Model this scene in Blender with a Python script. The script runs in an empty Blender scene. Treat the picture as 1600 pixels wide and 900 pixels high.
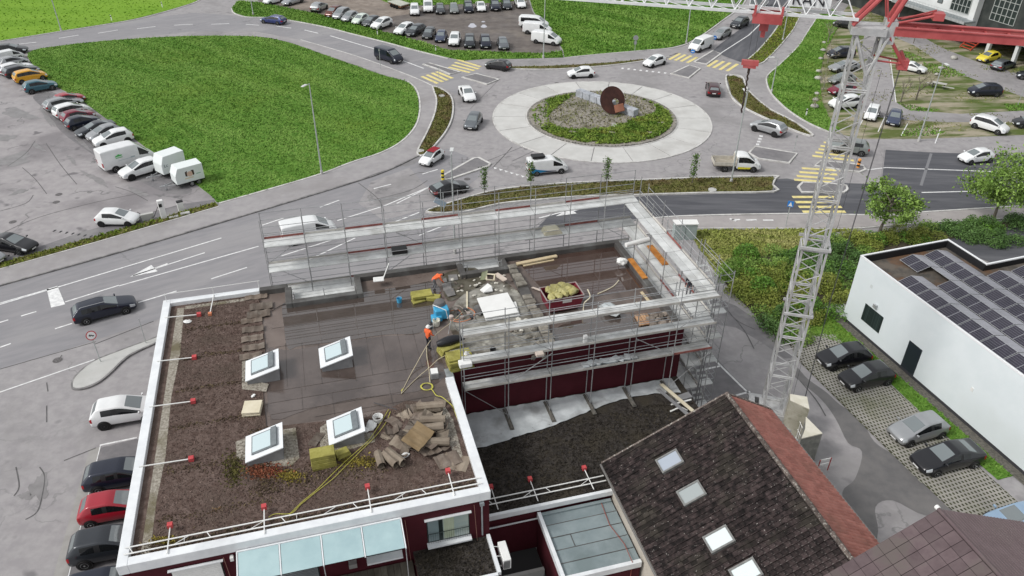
import bpy, bmesh, math, random
import numpy as np
from mathutils import Vector, Matrix
random.seed(7); RNG = np.random.default_rng(7)
SC = bpy.context.scene
COL = SC.collection
R = math.radians
# ------------------------------------------------------------------ camera (drone, 37.5 m up, looking 33.5 degrees down)
PITCH, HCAM, FPX, ROLL = R(33.5), 37.5, 1214.6, 0.008174
_c, _s = math.cos(PITCH), math.sin(PITCH)
_r0, _u0 = Vector((1, 0, 0)), Vector((0, _s, _c))
CR = math.cos(ROLL)*_r0 + math.sin(ROLL)*_u0
CU = -math.sin(ROLL)*_r0 + math.cos(ROLL)*_u0
CF = Vector((0, _c, -_s))
CO = Vector((0, 0, HCAM))
cam = bpy.data.cameras.new('camera'); camo = bpy.data.objects.new('camera', cam); COL.objects.link(camo)
cam.sensor_width = 36; cam.lens = FPX/1600*36; cam.clip_start = .5; cam.clip_end = 4000
mw = Matrix((CR, CU, -CF)).transposed().to_4x4(); mw.translation = CO
camo.matrix_world = mw
SC.camera = camo
# ------------------------------------------------------------------ sky and soft sun (overcast day)
SUN_EL, SUN_AZ = R(46), R(248)          # azimuth clockwise from +Y
w = bpy.data.worlds.new('World'); SC.world = w; w.use_nodes = True
nt = w.node_tree; nt.nodes.clear()
sky = nt.nodes.new('ShaderNodeTexSky'); sky.sky_type = 'NISHITA'; sky.sun_disc = False
sky.sun_elevation = SUN_EL; sky.sun_rotation = SUN_AZ; sky.dust_density = 4; sky.air_density = 1.0; sky.ozone_density = 1
hs = nt.nodes.new('ShaderNodeHueSaturation'); hs.inputs['Saturation'].default_value = .16
bg = nt.nodes.new('ShaderNodeBackground'); bg.inputs['Strength'].default_value = .15
wo = nt.nodes.new('ShaderNodeOutputWorld')
ov = nt.nodes.new('ShaderNodeMix'); ov.data_type = 'RGBA'; ov.inputs[0].default_value = .5; ov.inputs[7].default_value = (4.0, 4.15, 4.3, 1)   # cloud cover over the clear sky
nt.links.new(sky.outputs[0], hs.inputs['Color']); nt.links.new(hs.outputs[0], ov.inputs[6]); nt.links.new(ov.outputs[2], bg.inputs[0]); nt.links.new(bg.outputs[0], wo.inputs[0])
sl = bpy.data.lights.new('sun', 'SUN'); sl.energy = 1.5; sl.angle = R(12); sl.color = (1, .98, .95)
so = bpy.data.objects.new('sun', sl); COL.objects.link(so)
sd = Vector((math.sin(SUN_AZ)*math.cos(SUN_EL), math.cos(SUN_AZ)*math.cos(SUN_EL), math.sin(SUN_EL)))
so.rotation_euler = (-sd).to_track_quat('-Z', 'Y').to_euler()
SC.view_settings.view_transform = 'Standard'; SC.view_settings.look = 'None'
SC.view_settings.exposure = 0.22; SC.view_settings.gamma = 1
# ------------------------------------------------------------------ geometry helpers
def G(px, py, z=0.0):
    """the point on the level z that the survey picture shows at (px, py)"""
    d = CF + (px-800)/FPX*CR - (py-450)/FPX*CU
    return CO + d*((z-HCAM)/d.z)
class Frame:
    def __init__(s, o, ang):
        s.o = Vector((o[0], o[1], 0)); s.a = ang
        s.u = Vector((math.cos(ang), math.sin(ang), 0)); s.v = Vector((-math.sin(ang), math.cos(ang), 0))
    def __call__(s, u, v, z=0.0): return s.o + s.u*u + s.v*v + Vector((0, 0, z))
    def inv(s, p):
        d = Vector((p[0], p[1], 0)) - s.o
        return d.dot(s.u), d.dot(s.v)
BF = Frame((0, 0), R(15.5))
def chain(o):
    return (chain(o.parent) @ o.matrix_parent_inverse @ o.matrix_basis) if o.parent else o.matrix_basis.copy()
def adopt(o, parent):
    if parent is not None:
        o.parent = parent; o.matrix_parent_inverse = chain(parent).inverted()
    return o
def tag(o, label=None, cat=None, group=None, kind=None):
    if label: o['label'] = label
    if cat: o['category'] = cat
    if group: o['group'] = group
    if kind: o['kind'] = kind
    return o
def thing(name, label, cat, loc=(0, 0, 0), rz=0.0, group=None):
    o = bpy.data.objects.new(name, None); COL.objects.link(o); o.empty_display_size = .3
    o.location = loc; o.rotation_euler = (0, 0, rz)
    return tag(o, label, cat, group)
def link(name, me, parent=None, mats=None):
    o = bpy.data.objects.new(name, me); COL.objects.link(o)
    return adopt(o, parent)
class MB:
    def __init__(s): s.v = []; s.f = []; s.m = []
    def add(s, vs, fs, m=0):
        n = len(s.v); s.v += [tuple(p) for p in vs]; s.f += [tuple(i+n for i in f) for f in fs]; s.m += [m]*len(fs); return s
    def obox(s, o, a, b, c, m=0):
        o, a, b, c = Vector(o), Vector(a), Vector(b), Vector(c)
        vs = [o, o+a, o+a+b, o+b, o+c, o+a+c, o+a+b+c, o+b+c]
        return s.add(vs, [(3, 2, 1, 0), (4, 5, 6, 7), (0, 1, 5, 4), (1, 2, 6, 5), (2, 3, 7, 6), (3, 0, 4, 7)], m)
    def fbox(s, F, u0, u1, v0, v1, z0, z1, m=0):
        return s.obox(F(u0, v0, z0), F.u*(u1-u0), F.v*(v1-v0), Vector((0, 0, z1-z0)), m)
    def box(s, c, sz, rz=0.0, m=0):
        ca, sa = math.cos(rz), math.sin(rz); c = Vector(c)
        a = Vector((ca, sa, 0))*sz[0]; b = Vector((-sa, ca, 0))*sz[1]; h = Vector((0, 0, sz[2]))
        return s.obox(c-a/2-b/2-h/2, a, b, h, m)
    def tube(s, p, q, r, n=6, r2=None, m=0, caps=True):
        p, q = Vector(p), Vector(q); d = q-p
        if d.length < 1e-6: return s
        d.normalize(); x = d.orthogonal().normalized(); y = d.cross(x); r2 = r if r2 is None else r2
        vs = [p+(x*math.cos(t)+y*math.sin(t))*r for t in [2*math.pi*i/n for i in range(n)]]
        vs += [q+(x*math.cos(t)+y*math.sin(t))*r2 for t in [2*math.pi*i/n for i in range(n)]]
        fs = [(i, (i+1) % n, n+(i+1) % n, n+i) for i in range(n)]
        if caps: fs += [tuple(range(n))[::-1], tuple(range(n, 2*n))]
        return s.add(vs, fs, m)
    def path(s, pts, r, n=6, m=0):
        pts = [Vector(p) for p in pts]; k = len(pts); vs = []
        for i, p in enumerate(pts):
            d = (pts[min(i+1, k-1)]-pts[max(i-1, 0)])
            if d.length < 1e-6: d = Vector((0, 0, 1))
            d.normalize(); y = Vector((0, 0, 1)) if abs(d.z) < .95 else Vector((0, 1, 0))
            x = d.cross(y).normalized(); y = x.cross(d)
            rr = r(i/(k-1)) if callable(r) else r
            vs += [p+(x*math.cos(t)+y*math.sin(t))*rr for t in [2*math.pi*j/n for j in range(n)]]
        fs = [(i*n+j, i*n+(j+1) % n, (i+1)*n+(j+1) % n, (i+1)*n+j) for i in range(k-1) for j in range(n)]
        fs += [tuple(range(n))[::-1], tuple(range((k-1)*n, k*n))]
        return s.add(vs, fs, m)
    def poly(s, pts, z=None, m=0):
        return s.add([(p[0], p[1], p[2] if z is None else z) for p in pts], [tuple(range(len(pts)))], m)
    def prism(s, pts, z0, z1, m=0, mside=None):
        n = len(pts)
        a = sum(pts[i][0]*pts[(i+1) % n][1]-pts[(i+1) % n][0]*pts[i][1] for i in range(n))
        if a < 0: pts = pts[::-1]
        s.add([(p[0], p[1], z1) for p in pts], [tuple(range(n))], m)
        vs = [(p[0], p[1], z0) for p in pts]+[(p[0], p[1], z1) for p in pts]
        s.add(vs, [(i, (i+1) % n, n+(i+1) % n, n+i) for i in range(n)], m if mside is None else mside)
        return s
    def lathe(s, c, prof, n=16, axis='z', m=0):
        c = Vector(c); vs = []
        for r, h in prof:
            for i in range(n):
                t = 2*math.pi*i/n; a, b = r*math.cos(t), r*math.sin(t)
                vs.append(c+(Vector((a, b, h)) if axis == 'z' else Vector((a, h, b)) if axis == 'y' else Vector((h, a, b))))
        k = len(prof)
        fs = [(i*n+j, i*n+(j+1) % n, (i+1)*n+(j+1) % n, (i+1)*n+j) for i in range(k-1) for j in range(n)]
        fs += [tuple(range(n))[::-1], tuple(range((k-1)*n, k*n))]
        return s.add(vs, fs, m)
    def mesh(s, name, mats, smooth=False, tri=True, bevel=0):
        me = bpy.data.meshes.new(name); me.from_pydata(s.v, [], s.f)
        for mm in (mats if isinstance(mats, (list, tuple)) else [mats]): me.materials.append(mm)
        if any(s.m): me.polygons.foreach_set('material_index', s.m)
        bm = bmesh.new(); bm.from_mesh(me)
        big = [f for f in bm.faces if len(f.verts) > 4]
        if big: bmesh.ops.triangulate(bm, faces=big)
        bmesh.ops.recalc_face_normals(bm, faces=bm.faces[:])
        if bevel:
            bmesh.ops.remove_doubles(bm, verts=bm.verts[:], dist=1e-5)
            es = [e for e in bm.edges if len(e.link_faces) == 2 and e.calc_face_angle(0) > .5]
            bmesh.ops.bevel(bm, geom=es, offset=bevel, segments=1, affect='EDGES', profile=.5, clamp_overlap=True)
        if smooth:
            for f in bm.faces: f.smooth = True
            for e in bm.edges:
                if len(e.link_faces) == 2 and e.calc_face_angle(0) > .7: e.smooth = False
        bm.to_mesh(me); bm.free()
        return me
    def build(s, name, mats, parent=None, smooth=False, bevel=0):
        return link(name, s.mesh(name, mats, smooth, bevel=bevel), parent)
def smooth_pts(pts, n=6, closed=False):
    P = [Vector((p[0], p[1], p[2] if len(p) > 2 else 0)) for p in pts]; k = len(P); out = []
    rng = range(k if closed else k-1)
    for i in rng:
        if closed: a, b, c, d = P[(i-1) % k], P[i], P[(i+1) % k], P[(i+2) % k]
        else: a, b, c, d = P[max(i-1, 0)], P[i], P[i+1], P[min(i+2, k-1)]
        for j in range(n):
            t = j/n
            out.append(.5*((2*b)+(c-a)*t+(2*a-5*b+4*c-d)*t*t+(3*b-a-3*c+d)*t**3))
    if not closed: out.append(P[-1])
    return out
def gp(px, z=0.0): return [G(x, y, z) for x, y in px]
def ribbon(pts, wd, z0, z1, mb=None, m=0, off=0.0, closed=False):
    """a band of width wd along a ground polyline, from z0 up to z1"""
    mb = mb or MB(); k = len(pts); L = []; Rr = []
    for i in range(k):
        d = Vector(pts[(i+1) % k if closed else min(i+1, k-1)])-Vector(pts[i-1 if closed else max(i-1, 0)]); d.z = 0
        d.normalize(); nrm = Vector((-d.y, d.x, 0)); p = Vector((pts[i][0], pts[i][1], 0))+nrm*off
        L.append(p+nrm*wd/2); Rr.append(p-nrm*wd/2)
    vs = [(p.x, p.y, z1) for p in L]+[(p.x, p.y, z1) for p in Rr]
    seg = [(i, (i+1) % k) for i in range(k if closed else k-1)]
    fs = [(i, k+i, k+j, j) for i, j in seg]
    if z1-z0 > .02:
        vs += [(p.x, p.y, z0) for p in L]+[(p.x, p.y, z0) for p in Rr]
        fs += [(j, 2*k+j, 2*k+i, i) for i, j in seg]+[(k+i, 3*k+i, 3*k+j, k+j) for i, j in seg]
        if not closed: fs += [(0, 2*k, 3*k, k), (k-1, 2*k-1, 4*k-1, 3*k-1)]
    return mb.add(vs, fs, m)
def text_obj(fc):
    """lettering as a plain mesh object"""
    t = bpy.data.objects.new('tmp', fc); COL.objects.link(t)
    me = bpy.data.meshes.new_from_object(t.evaluated_get(bpy.context.evaluated_depsgraph_get())); bpy.data.objects.remove(t); me.name = 'lettering'
    o = bpy.data.objects.new('lettering', me); COL.objects.link(o); return o
# ------------------------------------------------------------------ materials
def node(nt, t, **kw):
    n = nt.nodes.new(t)
    for k, v in kw.items(): setattr(n, k, v)
    return n
MATS = {}
def mat(name, c1, c2=None, sc=3.0, rough=.7, metal=0.0, bump=0.0, bsc=None, bd=.02, c3=None, sc3=.25, lo3=.5, hi3=.65, rnd=0.0, isl=0.0, coat=0.0,
        spec=.5, lo=.38, hi=.62, emit=None, r2=None, c4=None, sc4=40.0, lo4=.6, hi4=.7, stretch=None, detail=8, alpha=1.0, trans=0.0):
    if name in MATS: return MATS[name]
    m = bpy.data.materials.new(name); m.use_nodes = True; nt = m.node_tree; b = nt.nodes['Principled BSDF']; L = nt.links.new
    b.inputs['Roughness'].default_value = rough; b.inputs['Metallic'].default_value = metal
    b.inputs['Coat Weight'].default_value = coat; b.inputs['Coat Roughness'].default_value = .04
    b.inputs['Specular IOR Level'].default_value = .22 if (rough >= .6 and spec == .5) else spec
    b.inputs['Alpha'].default_value = alpha; b.inputs['Transmission Weight'].default_value = trans
    cc = lambda c: (c[0], c[1], c[2], 1)
    b.inputs['Base Color'].default_value = cc(c1)
    tc = node(nt, 'ShaderNodeTexCoord'); co = tc.outputs['Object']
    if stretch:
        mr_ = node(nt, 'ShaderNodeMapping'); mr_.inputs['Rotation'].default_value = (0, 0, stretch[1]); L(co, mr_.inputs[0])
        mp = node(nt, 'ShaderNodeMapping'); mp.inputs['Scale'].default_value = stretch[0]; L(mr_.outputs[0], mp.inputs[0]); co = mp.outputs[0]
    def noise(scale, det=detail, rg=.6):
        n = node(nt, 'ShaderNodeTexNoise'); n.inputs['Scale'].default_value = scale; n.inputs['Detail'].default_value = det
        n.inputs['Roughness'].default_value = rg; L(co, n.inputs['Vector']); return n.outputs[0]
    def ramp(src, a, bb, ca, cb):
        r = node(nt, 'ShaderNodeValToRGB'); r.color_ramp.elements[0].position = a; r.color_ramp.elements[1].position = bb
        r.color_ramp.elements[0].color = cc(ca); r.color_ramp.elements[1].color = cc(cb); L(src, r.inputs[0]); return r.outputs[0]
    def mix(fac, a, bb):
        x = node(nt, 'ShaderNodeMix', data_type='RGBA'); L(fac, x.inputs[0]); L(a, x.inputs[6]) if not isinstance(a, tuple) else setattr(x.inputs[6], 'default_value', cc(a))
        if isinstance(bb, tuple): x.inputs[7].default_value = cc(bb)
        else: L(bb, x.inputs[7])
        return x.outputs[2]
    col = None
    if c2 is not None: col = ramp(noise(sc), lo, hi, c1, c2)
    if c3 is not None: col = mix(ramp(noise(sc3), lo3, hi3, (0, 0, 0), (1, 1, 1)), col if col is not None else c1, c3)
    if c4 is not None: col = mix(ramp(noise(sc4, 2), lo4, hi4, (0, 0, 0), (1, 1, 1)), col if col is not None else c1, c4)
    if rnd or isl:
        h = node(nt, 'ShaderNodeHueSaturation')
        if rnd: src = node(nt, 'ShaderNodeObjectInfo').outputs['Random']; amt = rnd
        else: src = node(nt, 'ShaderNodeNewGeometry').outputs['Random Per Island']; amt = isl
        mr = node(nt, 'ShaderNodeMapRange'); mr.inputs[3].default_value = 1-amt; mr.inputs[4].default_value = 1+amt
        L(src, mr.inputs[0]); L(mr.outputs[0], h.inputs['Value'])
        if col is None: h.inputs['Color'].default_value = cc(c1)
        else: L(col, h.inputs['Color'])
        col = h.outputs[0]
    if col is not None: L(col, b.inputs['Base Color'])
    if r2 is not None:
        rr = node(nt, 'ShaderNodeMapRange'); rr.inputs[1].default_value = .42; rr.inputs[2].default_value = .6
        rr.inputs[3].default_value = rough; rr.inputs[4].default_value = r2; L(noise(sc3 if c3 is None else sc3*1.3), rr.inputs[0]); L(rr.outputs[0], b.inputs['Roughness'])
    if bump:
        bp = node(nt, 'ShaderNodeBump'); bp.inputs['Strength'].default_value = bump; bp.inputs['Distance'].default_value = bd
        L(noise(bsc or sc*4), bp.inputs['Height']); L(bp.outputs[0], b.inputs['Normal'])
    if emit: b.inputs['Emission Color'].default_value = cc(emit[0]); b.inputs['Emission Strength'].default_value = emit[1]
    MATS[name] = m; return m
def cracks(m, scale, amt, col, width=.02):
    """thin dark joints and repair cracks mixed over a paving material"""
    nt = m.node_tree; b = nt.nodes['Principled BSDF']; L = nt.links.new
    tc = node(nt, 'ShaderNodeTexCoord'); n0 = node(nt, 'ShaderNodeTexNoise'); n0.inputs['Scale'].default_value = .5; n0.inputs['Detail'].default_value = 6
    L(tc.outputs['Object'], n0.inputs['Vector'])
    mx = node(nt, 'ShaderNodeMix', data_type='VECTOR'); mx.inputs[0].default_value = .35; L(tc.outputs['Object'], mx.inputs[4])
    sca = node(nt, 'ShaderNodeVectorMath', operation='SCALE'); sca.inputs[3].default_value = 8; L(n0.outputs[1], sca.inputs[0]); L(sca.outputs[0], mx.inputs[5])
    v = node(nt, 'ShaderNodeTexVoronoi', feature='DISTANCE_TO_EDGE'); v.inputs['Scale'].default_value = scale; L(mx.outputs[1], v.inputs['Vector'])
    mr = node(nt, 'ShaderNodeMapRange'); mr.inputs[1].default_value = 0; mr.inputs[2].default_value = width; mr.inputs[3].default_value = amt; mr.inputs[4].default_value = 0
    L(v.outputs['Distance'], mr.inputs[0])
    n2 = node(nt, 'ShaderNodeTexNoise'); n2.inputs['Scale'].default_value = .15; L(tc.outputs['Object'], n2.inputs['Vector'])
    m2 = node(nt, 'ShaderNodeMapRange'); m2.inputs[1].default_value = .48; m2.inputs[2].default_value = .6; L(n2.outputs[0], m2.inputs[0])
    mu = node(nt, 'ShaderNodeMath', operation='MULTIPLY'); L(mr.outputs[0], mu.inputs[0]); L(m2.outputs[0], mu.inputs[1])
    x = node(nt, 'ShaderNodeMix', data_type='RGBA'); L(mu.outputs[0], x.inputs[0]); src = b.inputs['Base Color'].links[0].from_socket
    L(src, x.inputs[6]); x.inputs[7].default_value = (*col, 1); L(x.outputs[2], b.inputs['Base Color'])
    return m
asph = cracks(mat('asphalt_pale', (.285, .27, .275), (.34, .325, .325), 1.2, .75, c3=(.235, .225, .225), sc3=.13, lo3=.5, hi3=.68, bump=.25, bsc=30, c4=(.19, .18, .185), sc4=.5, lo4=.64, hi4=.74, r2=.5), .16, .6, (.13, .13, .13), .012)
asph_lot = cracks(mat('asphalt_lot', (.30, .28, .285), (.35, .33, .33), 1.0, .7, c3=(.215, .2, .205), sc3=.11, lo3=.47, hi3=.62, bump=.25, bsc=30, c4=(.16, .15, .155), sc4=.4, lo4=.62, hi4=.70, r2=.42), .12, .8, (.1, .1, .1), .014)
asph_dk = mat('asphalt_patched', (.16, .155, .16), (.2, .19, .195), 1.5, .65, c3=(.235, .225, .225), sc3=.3, bump=.2, bsc=30, r2=.45)
asph_road = cracks(mat('asphalt_road', (.24, .235, .245), (.275, .265, .275), .8, .7, c3=(.3, .29, .295), sc3=.1, bump=.2, bsc=30, stretch=((.5, 2.0, 1), R(-32)), r2=.5), .08, .5, (.13, .13, .13), .008)
asph_new = mat('asphalt_new', (.075, .076, .086), (.095, .096, .106), .8, .62, c3=(.13, .13, .14), sc3=.25, bump=.2, bsc=30, stretch=((.3, 2.2, 1), R(3)))
asph_new2 = mat('asphalt_new_side', (.075, .076, .086), (.095, .096, .106), .8, .62, c3=(.13, .13, .14), sc3=.25, bump=.2, bsc=30, stretch=((.3, 2.2, 1), R(-62)))
asph_wet = mat('asphalt_damp', (.115, .11, .11), (.145, .138, .135), 1.2, .4, c3=(.165, .155, .15), sc3=.35, bump=.15, bsc=30)
conc = mat('concrete', (.44, .44, .42), (.52, .515, .5), 1.2, .8, c3=(.39, .385, .36), sc3=.3, bump=.15, bsc=20)
conc_apron = mat('concrete_apron', (.50, .495, .475), (.56, .555, .535), .6, .75, c3=(.45, .44, .42), sc3=.2, rnd=.05, bump=.1, bsc=20)
kerbm = mat('kerb_stone', (.5, .49, .47), (.62, .61, .59), 2, .8, c3=(.4, .39, .37), sc3=.6)
white_line = mat('road_paint_white', (.62, .62, .62), (.8, .8, .79), 3, .6, c3=(.5, .5, .5), sc3=1.2, lo3=.55, hi3=.75)
yellow_line = mat('road_paint_yellow', (.66, .55, .2), (.76, .66, .3), 2.5, .6, c3=(.5, .45, .28), sc3=.9, lo3=.5, hi3=.8)
dirt = mat('dirt', (.2, .165, .14), (.29, .25, .215), .8, .9, c3=(.14, .12, .105), sc3=.2, bump=.5, bsc=8)
dirt_dark = mat('dirt_dark', (.115, .1, .092), (.16, .14, .128), .7, .85, c3=(.21, .185, .16), sc3=.18, lo3=.52, hi3=.7, bump=.4, bsc=8, r2=.5)
lot_mix = mat('dirt_with_grass', (.1, .125, .035), (.34, .3, .225), .35, .9, lo=.42, hi=.58, c3=(.075, .12, .02), sc3=.11, lo3=.52, hi3=.62, bump=.5, bsc=6, stretch=((.5, 1.6, 1), R(-8)))
grass_g = mat('grass_ground', (.075, .18, .02), (.135, .255, .04), .9, .9, c3=(.14, .23, .032), sc3=.06, bump=.8, bsc=3, bd=.1)
grass_b = mat('grass_blades', (.082, .195, .022), (.15, .275, .046), .6, .8, c3=(.19, .315, .066), sc3=.16, lo3=.46, hi3=.58, isl=.06, spec=.2, stretch=((.3, 1.7, 1), R(41)))
grass_y = mat('grass_bright', (.135, .265, .018), (.17, .31, .026), .15, .9, c3=(.19, .32, .035), sc3=.04, isl=.1, stretch=((.3, 1.5, 1), R(0)), spec=.2)
verge_m = mat('verge_growth', (.1, .105, .028), (.15, .13, .055), .8, .9, c3=(.115, .09, .04), sc3=.3, bump=.8, bsc=5, bd=.06)
verge_b = mat('verge_blades', (.1, .115, .025), (.16, .15, .05), .6, .9, isl=.3, c3=(.14, .1, .05), sc3=.3)
meadow_b = mat('meadow_blades', (.2, .24, .05), (.31, .32, .1), .4, .9, isl=.2, c3=(.37, .35, .15), sc3=.2, stretch=((.4, 1.4, 1), R(10)))
gravel = mat('gravel', (.2, .18, .155), (.36, .335, .29), 5, .9, c3=(.14, .135, .09), sc3=.35, bump=.8, bsc=12, bd=.05)
steel = mat('galvanised_steel', (.42, .43, .44), (.56, .57, .58), 3, .45, .55)
steel_w = mat('white_steel', (.74, .74, .72), (.8, .8, .78), 2, .45, c3=(.55, .53, .48), sc3=.7, lo3=.6, hi3=.8)
steel_dk = mat('dark_steel', (.05, .05, .055), rough=.5)
deck_m = mat('scaffold_deck', (.52, .53, .52), (.68, .69, .68), 1.2, .5, .15, c3=(.42, .42, .40), sc3=.4, rnd=.12)
toe_m = mat('toe_board', (.4, .38, .35), (.52, .5, .46), 2, .7, rnd=.15)
black = mat('black_plastic', (.012, .012, .013), rough=.45)
rubber = mat('rubber', (.016, .016, .016), rough=.75)
rimm = mat('rim_alloy', (.52, .53, .54), rough=.3, metal=.8, rnd=.25)
rim_dk = mat('rim_dark', (.04, .04, .045), rough=.3, metal=.5)
glass_car = mat('car_glass', (.15, .175, .18), rough=.04)
glass_car.node_tree.nodes['Principled BSDF'].inputs['IOR'].default_value = 2.3
glass_side = mat('car_side_glass', (.008, .009, .01), rough=.06, spec=.6)
lampg = mat('headlight_glass', (.62, .65, .67), rough=.08, spec=.8, metal=.3)
taill = mat('taillight_red', (.32, .008, .012), rough=.12)
platem = mat('plate_white', (.75, .75, .74), rough=.5)
white_p = mat('white_plaster', (.70, .755, .775), (.74, .79, .81), .6, .8, c3=(.66, .71, .72), sc3=.15, bump=.04, bsc=40)

ORD = 'first second third fourth fifth sixth seventh eighth ninth tenth eleventh twelfth'.split()
# ================================================================== THE SETTING: ground, roads, paths, fields
def struct(name, mb, mats, parent=None, smooth=False):
    return tag(mb.build(name, mats, parent, smooth), kind='structure')
def sheet(name, px, z, m, sm=0, parent=None):
    pts = gp(px)
    if sm: pts = smooth_pts(pts, sm, True)
    return struct(name, MB().poly(pts, z), m, parent)
def slab(name, px, z0, z1, m, sm=0, parent=None):
    pts = gp(px)
    if sm: pts = smooth_pts(pts, sm, True)
    return struct(name, MB().prism(pts, z0, z1), m, parent), pts
def kerb(px, wd=.16, h=.13, sm=5, m=None, z0=0.0, closed=False, name='kerb'):
    pts = smooth_pts(gp(px), sm, closed)
    return struct(name, ribbon(pts, wd, z0, h, closed=closed), m or kerbm)
LZ = .022
def mark(p, q, wd=.14, m=None, name='road_marking', z=LZ):
    a, b = G(*p), G(*q)
    return struct(name, ribbon([a, b], wd, 0, z), m or white_line)
def markpoly(px, m=None, name='road_marking', z=LZ): return struct(name, MB().poly(gp(px), z), m or white_line)
def inside(pts, P):
    x, y = P[:, 0], P[:, 1]; r = np.zeros(len(P), bool); n = len(pts)
    for i in range(n):
        x0, y0, x1, y1 = pts[i][0], pts[i][1], pts[i-1][0], pts[i-1][1]
        c = ((y0 > y) != (y1 > y)); r ^= c & (x < (x1-x0)*(y-y0)/((y1-y0) if y1 != y0 else 1e-9)+x0)
    return r
def sample(pts, n):
    a = np.array([(p[0], p[1]) for p in pts]); lo, hi = a.min(0), a.max(0)
    out = np.zeros((0, 2))
    while len(out) < n:
        q = RNG.uniform(lo, hi, (n*2, 2)); out = np.vstack([out, q[inside(pts, q)]])
    return out[:n]
def area(pts): return abs(sum(pts[i][0]*pts[i-1][1]-pts[i-1][0]*pts[i][1] for i in range(len(pts))))/2
def quads_mesh(name, V, mats, mi=None):
    """V: (n,4,3) array of leaf or blade corners"""
    n = len(V); me = bpy.data.meshes.new(name)
    me.vertices.add(n*4); me.vertices.foreach_set('co', V.reshape(-1).astype(np.float32))
    me.loops.add(n*4); me.loops.foreach_set('vertex_index', np.arange(n*4, dtype=np.int32))
    me.polygons.add(n); me.polygons.foreach_set('loop_start', np.arange(0, n*4, 4, dtype=np.int32))
    for mm in (mats if isinstance(mats, (list, tuple)) else [mats]): me.materials.append(mm)
    if mi is not None: me.polygons.foreach_set('material_index', np.asarray(mi, np.int32))
    me.update(calc_edges=True); return me
def blades(P, z, h, wd, lean=.5):
    """one leaning blade tuft (a tapered quad) per point of P (n,2)"""
    n = len(P); t = RNG.uniform(0, 2*np.pi, n); hh = h*RNG.uniform(.55, 1.25, n); ww = wd*RNG.uniform(.6, 1.3, n)
    d = np.stack([np.cos(t), np.sin(t)], 1); l = RNG.normal(0, lean, (n, 2))*hh[:, None]
    V = np.zeros((n, 4, 3)); z = np.broadcast_to(z, (n,))
    V[:, 0, :2] = P-d*ww[:, None]/2; V[:, 1, :2] = P+d*ww[:, None]/2
    V[:, 2, :2] = P+d*ww[:, None]*.32+l; V[:, 3, :2] = P-d*ww[:, None]*.32+l
    V[:, 0, 2] = V[:, 1, 2] = z-.02; V[:, 2, 2] = z+hh; V[:, 3, 2] = z+hh*RNG.uniform(.75, 1, n)
    return V
def grass(name, pts, dens, h, wd, m, z=.12, parent=None, cap=60000, lean=.6):
    n = min(cap, int(area(pts)*dens)); P = sample(pts, n)
    o = link(name, quads_mesh(name, blades(P, z, h, wd, lean), m), parent)
    return tag(o, kind='stuff')
def leaves(C, size, flat=.0):
    """randomly turned leaf quads round the centres C (n,3)"""
    n = len(C); a = RNG.normal(0, 1, (n, 3)); a[:, 2] *= (1-flat); a /= np.linalg.norm(a, axis=1)[:, None]
    b = RNG.normal(0, 1, (n, 3)); b[:, 2] *= (1-flat); b -= a*(a*b).sum(1)[:, None]; b /= np.linalg.norm(b, axis=1)[:, None]
    s = (size*RNG.uniform(.6, 1.4, n))[:, None]
    V = np.zeros((n, 4, 3)); V[:, 0] = C-a*s; V[:, 1] = C+b*s*.5; V[:, 2] = C+a*s; V[:, 3] = C-b*s*.5
    return V
# ---- one sheet to the horizon
g = MB().poly([(-2500, -60, 0), (2500, -60, 0), (2500, 3000, 0), (-2500, 3000, 0)])
struct('ground', g, asph)
far = MB().poly([(-2500, 190, .008), (2500, 190, .008), (2500, 3000, .008), (-2500, 3000, .008)])
struct('far_fields', far, grass_y)
# ---- left car park
sheet('parking_lot', [(45, 80), (90, 135), (160, 190), (260, 260), (335, 310), (340, 320), (150, 371), (0, 412), (-160, 455), (-420, 300), (-300, 60), (0, 68)], .006, asph_lot)
sheet('asphalt_patch', [(30, 397), (120, 365), (215, 338), (290, 318), (335, 312), (338, 320), (150, 371), (0, 412), (-60, 428), (-40, 415)], .010, asph_dk)
sheet('asphalt_patch', [(52, 150), (95, 148), (165, 205), (235, 258), (300, 296), (262, 302), (190, 268), (140, 238), (95, 205), (70, 172)], .010, asph_dk, 4)
sheet('asphalt_patch', [(112, 420-20), (60, 420-30), (20, 402), (90, 380)], .012, asph_dk)
# ---- main road
sheet('road', [(0, 447), (200, 391), (400, 332), (560, 282), (650, 245), (700, 232), (770, 262), (700, 312), (660, 335), (720, 340), (600, 430), (410, 455), (250, 498), (120, 541), (0, 577), (-250, 655), (-500, 620), (-250, 520)], .010, asph_road)
sheet('upper_road', [(0, 64), (96, 49), (200, 33), (300, 20), (362, 24), (430, 29), (500, 41), (550, 53), (650, 79), (720, 96), (760, 118), (715, 150), (690, 135), (640, 118), (560, 88), (470, 62), (400, 49), (300, 49), (200, 60), (100, 70), (45, 80), (0, 84), (-200, 110), (-200, 88)], .010, asph_road)
sheet('asphalt_patch', [(580, 284), (640, 262), (660, 285), (690, 318), (600, 345), (560, 318)], .013, asph)
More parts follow.
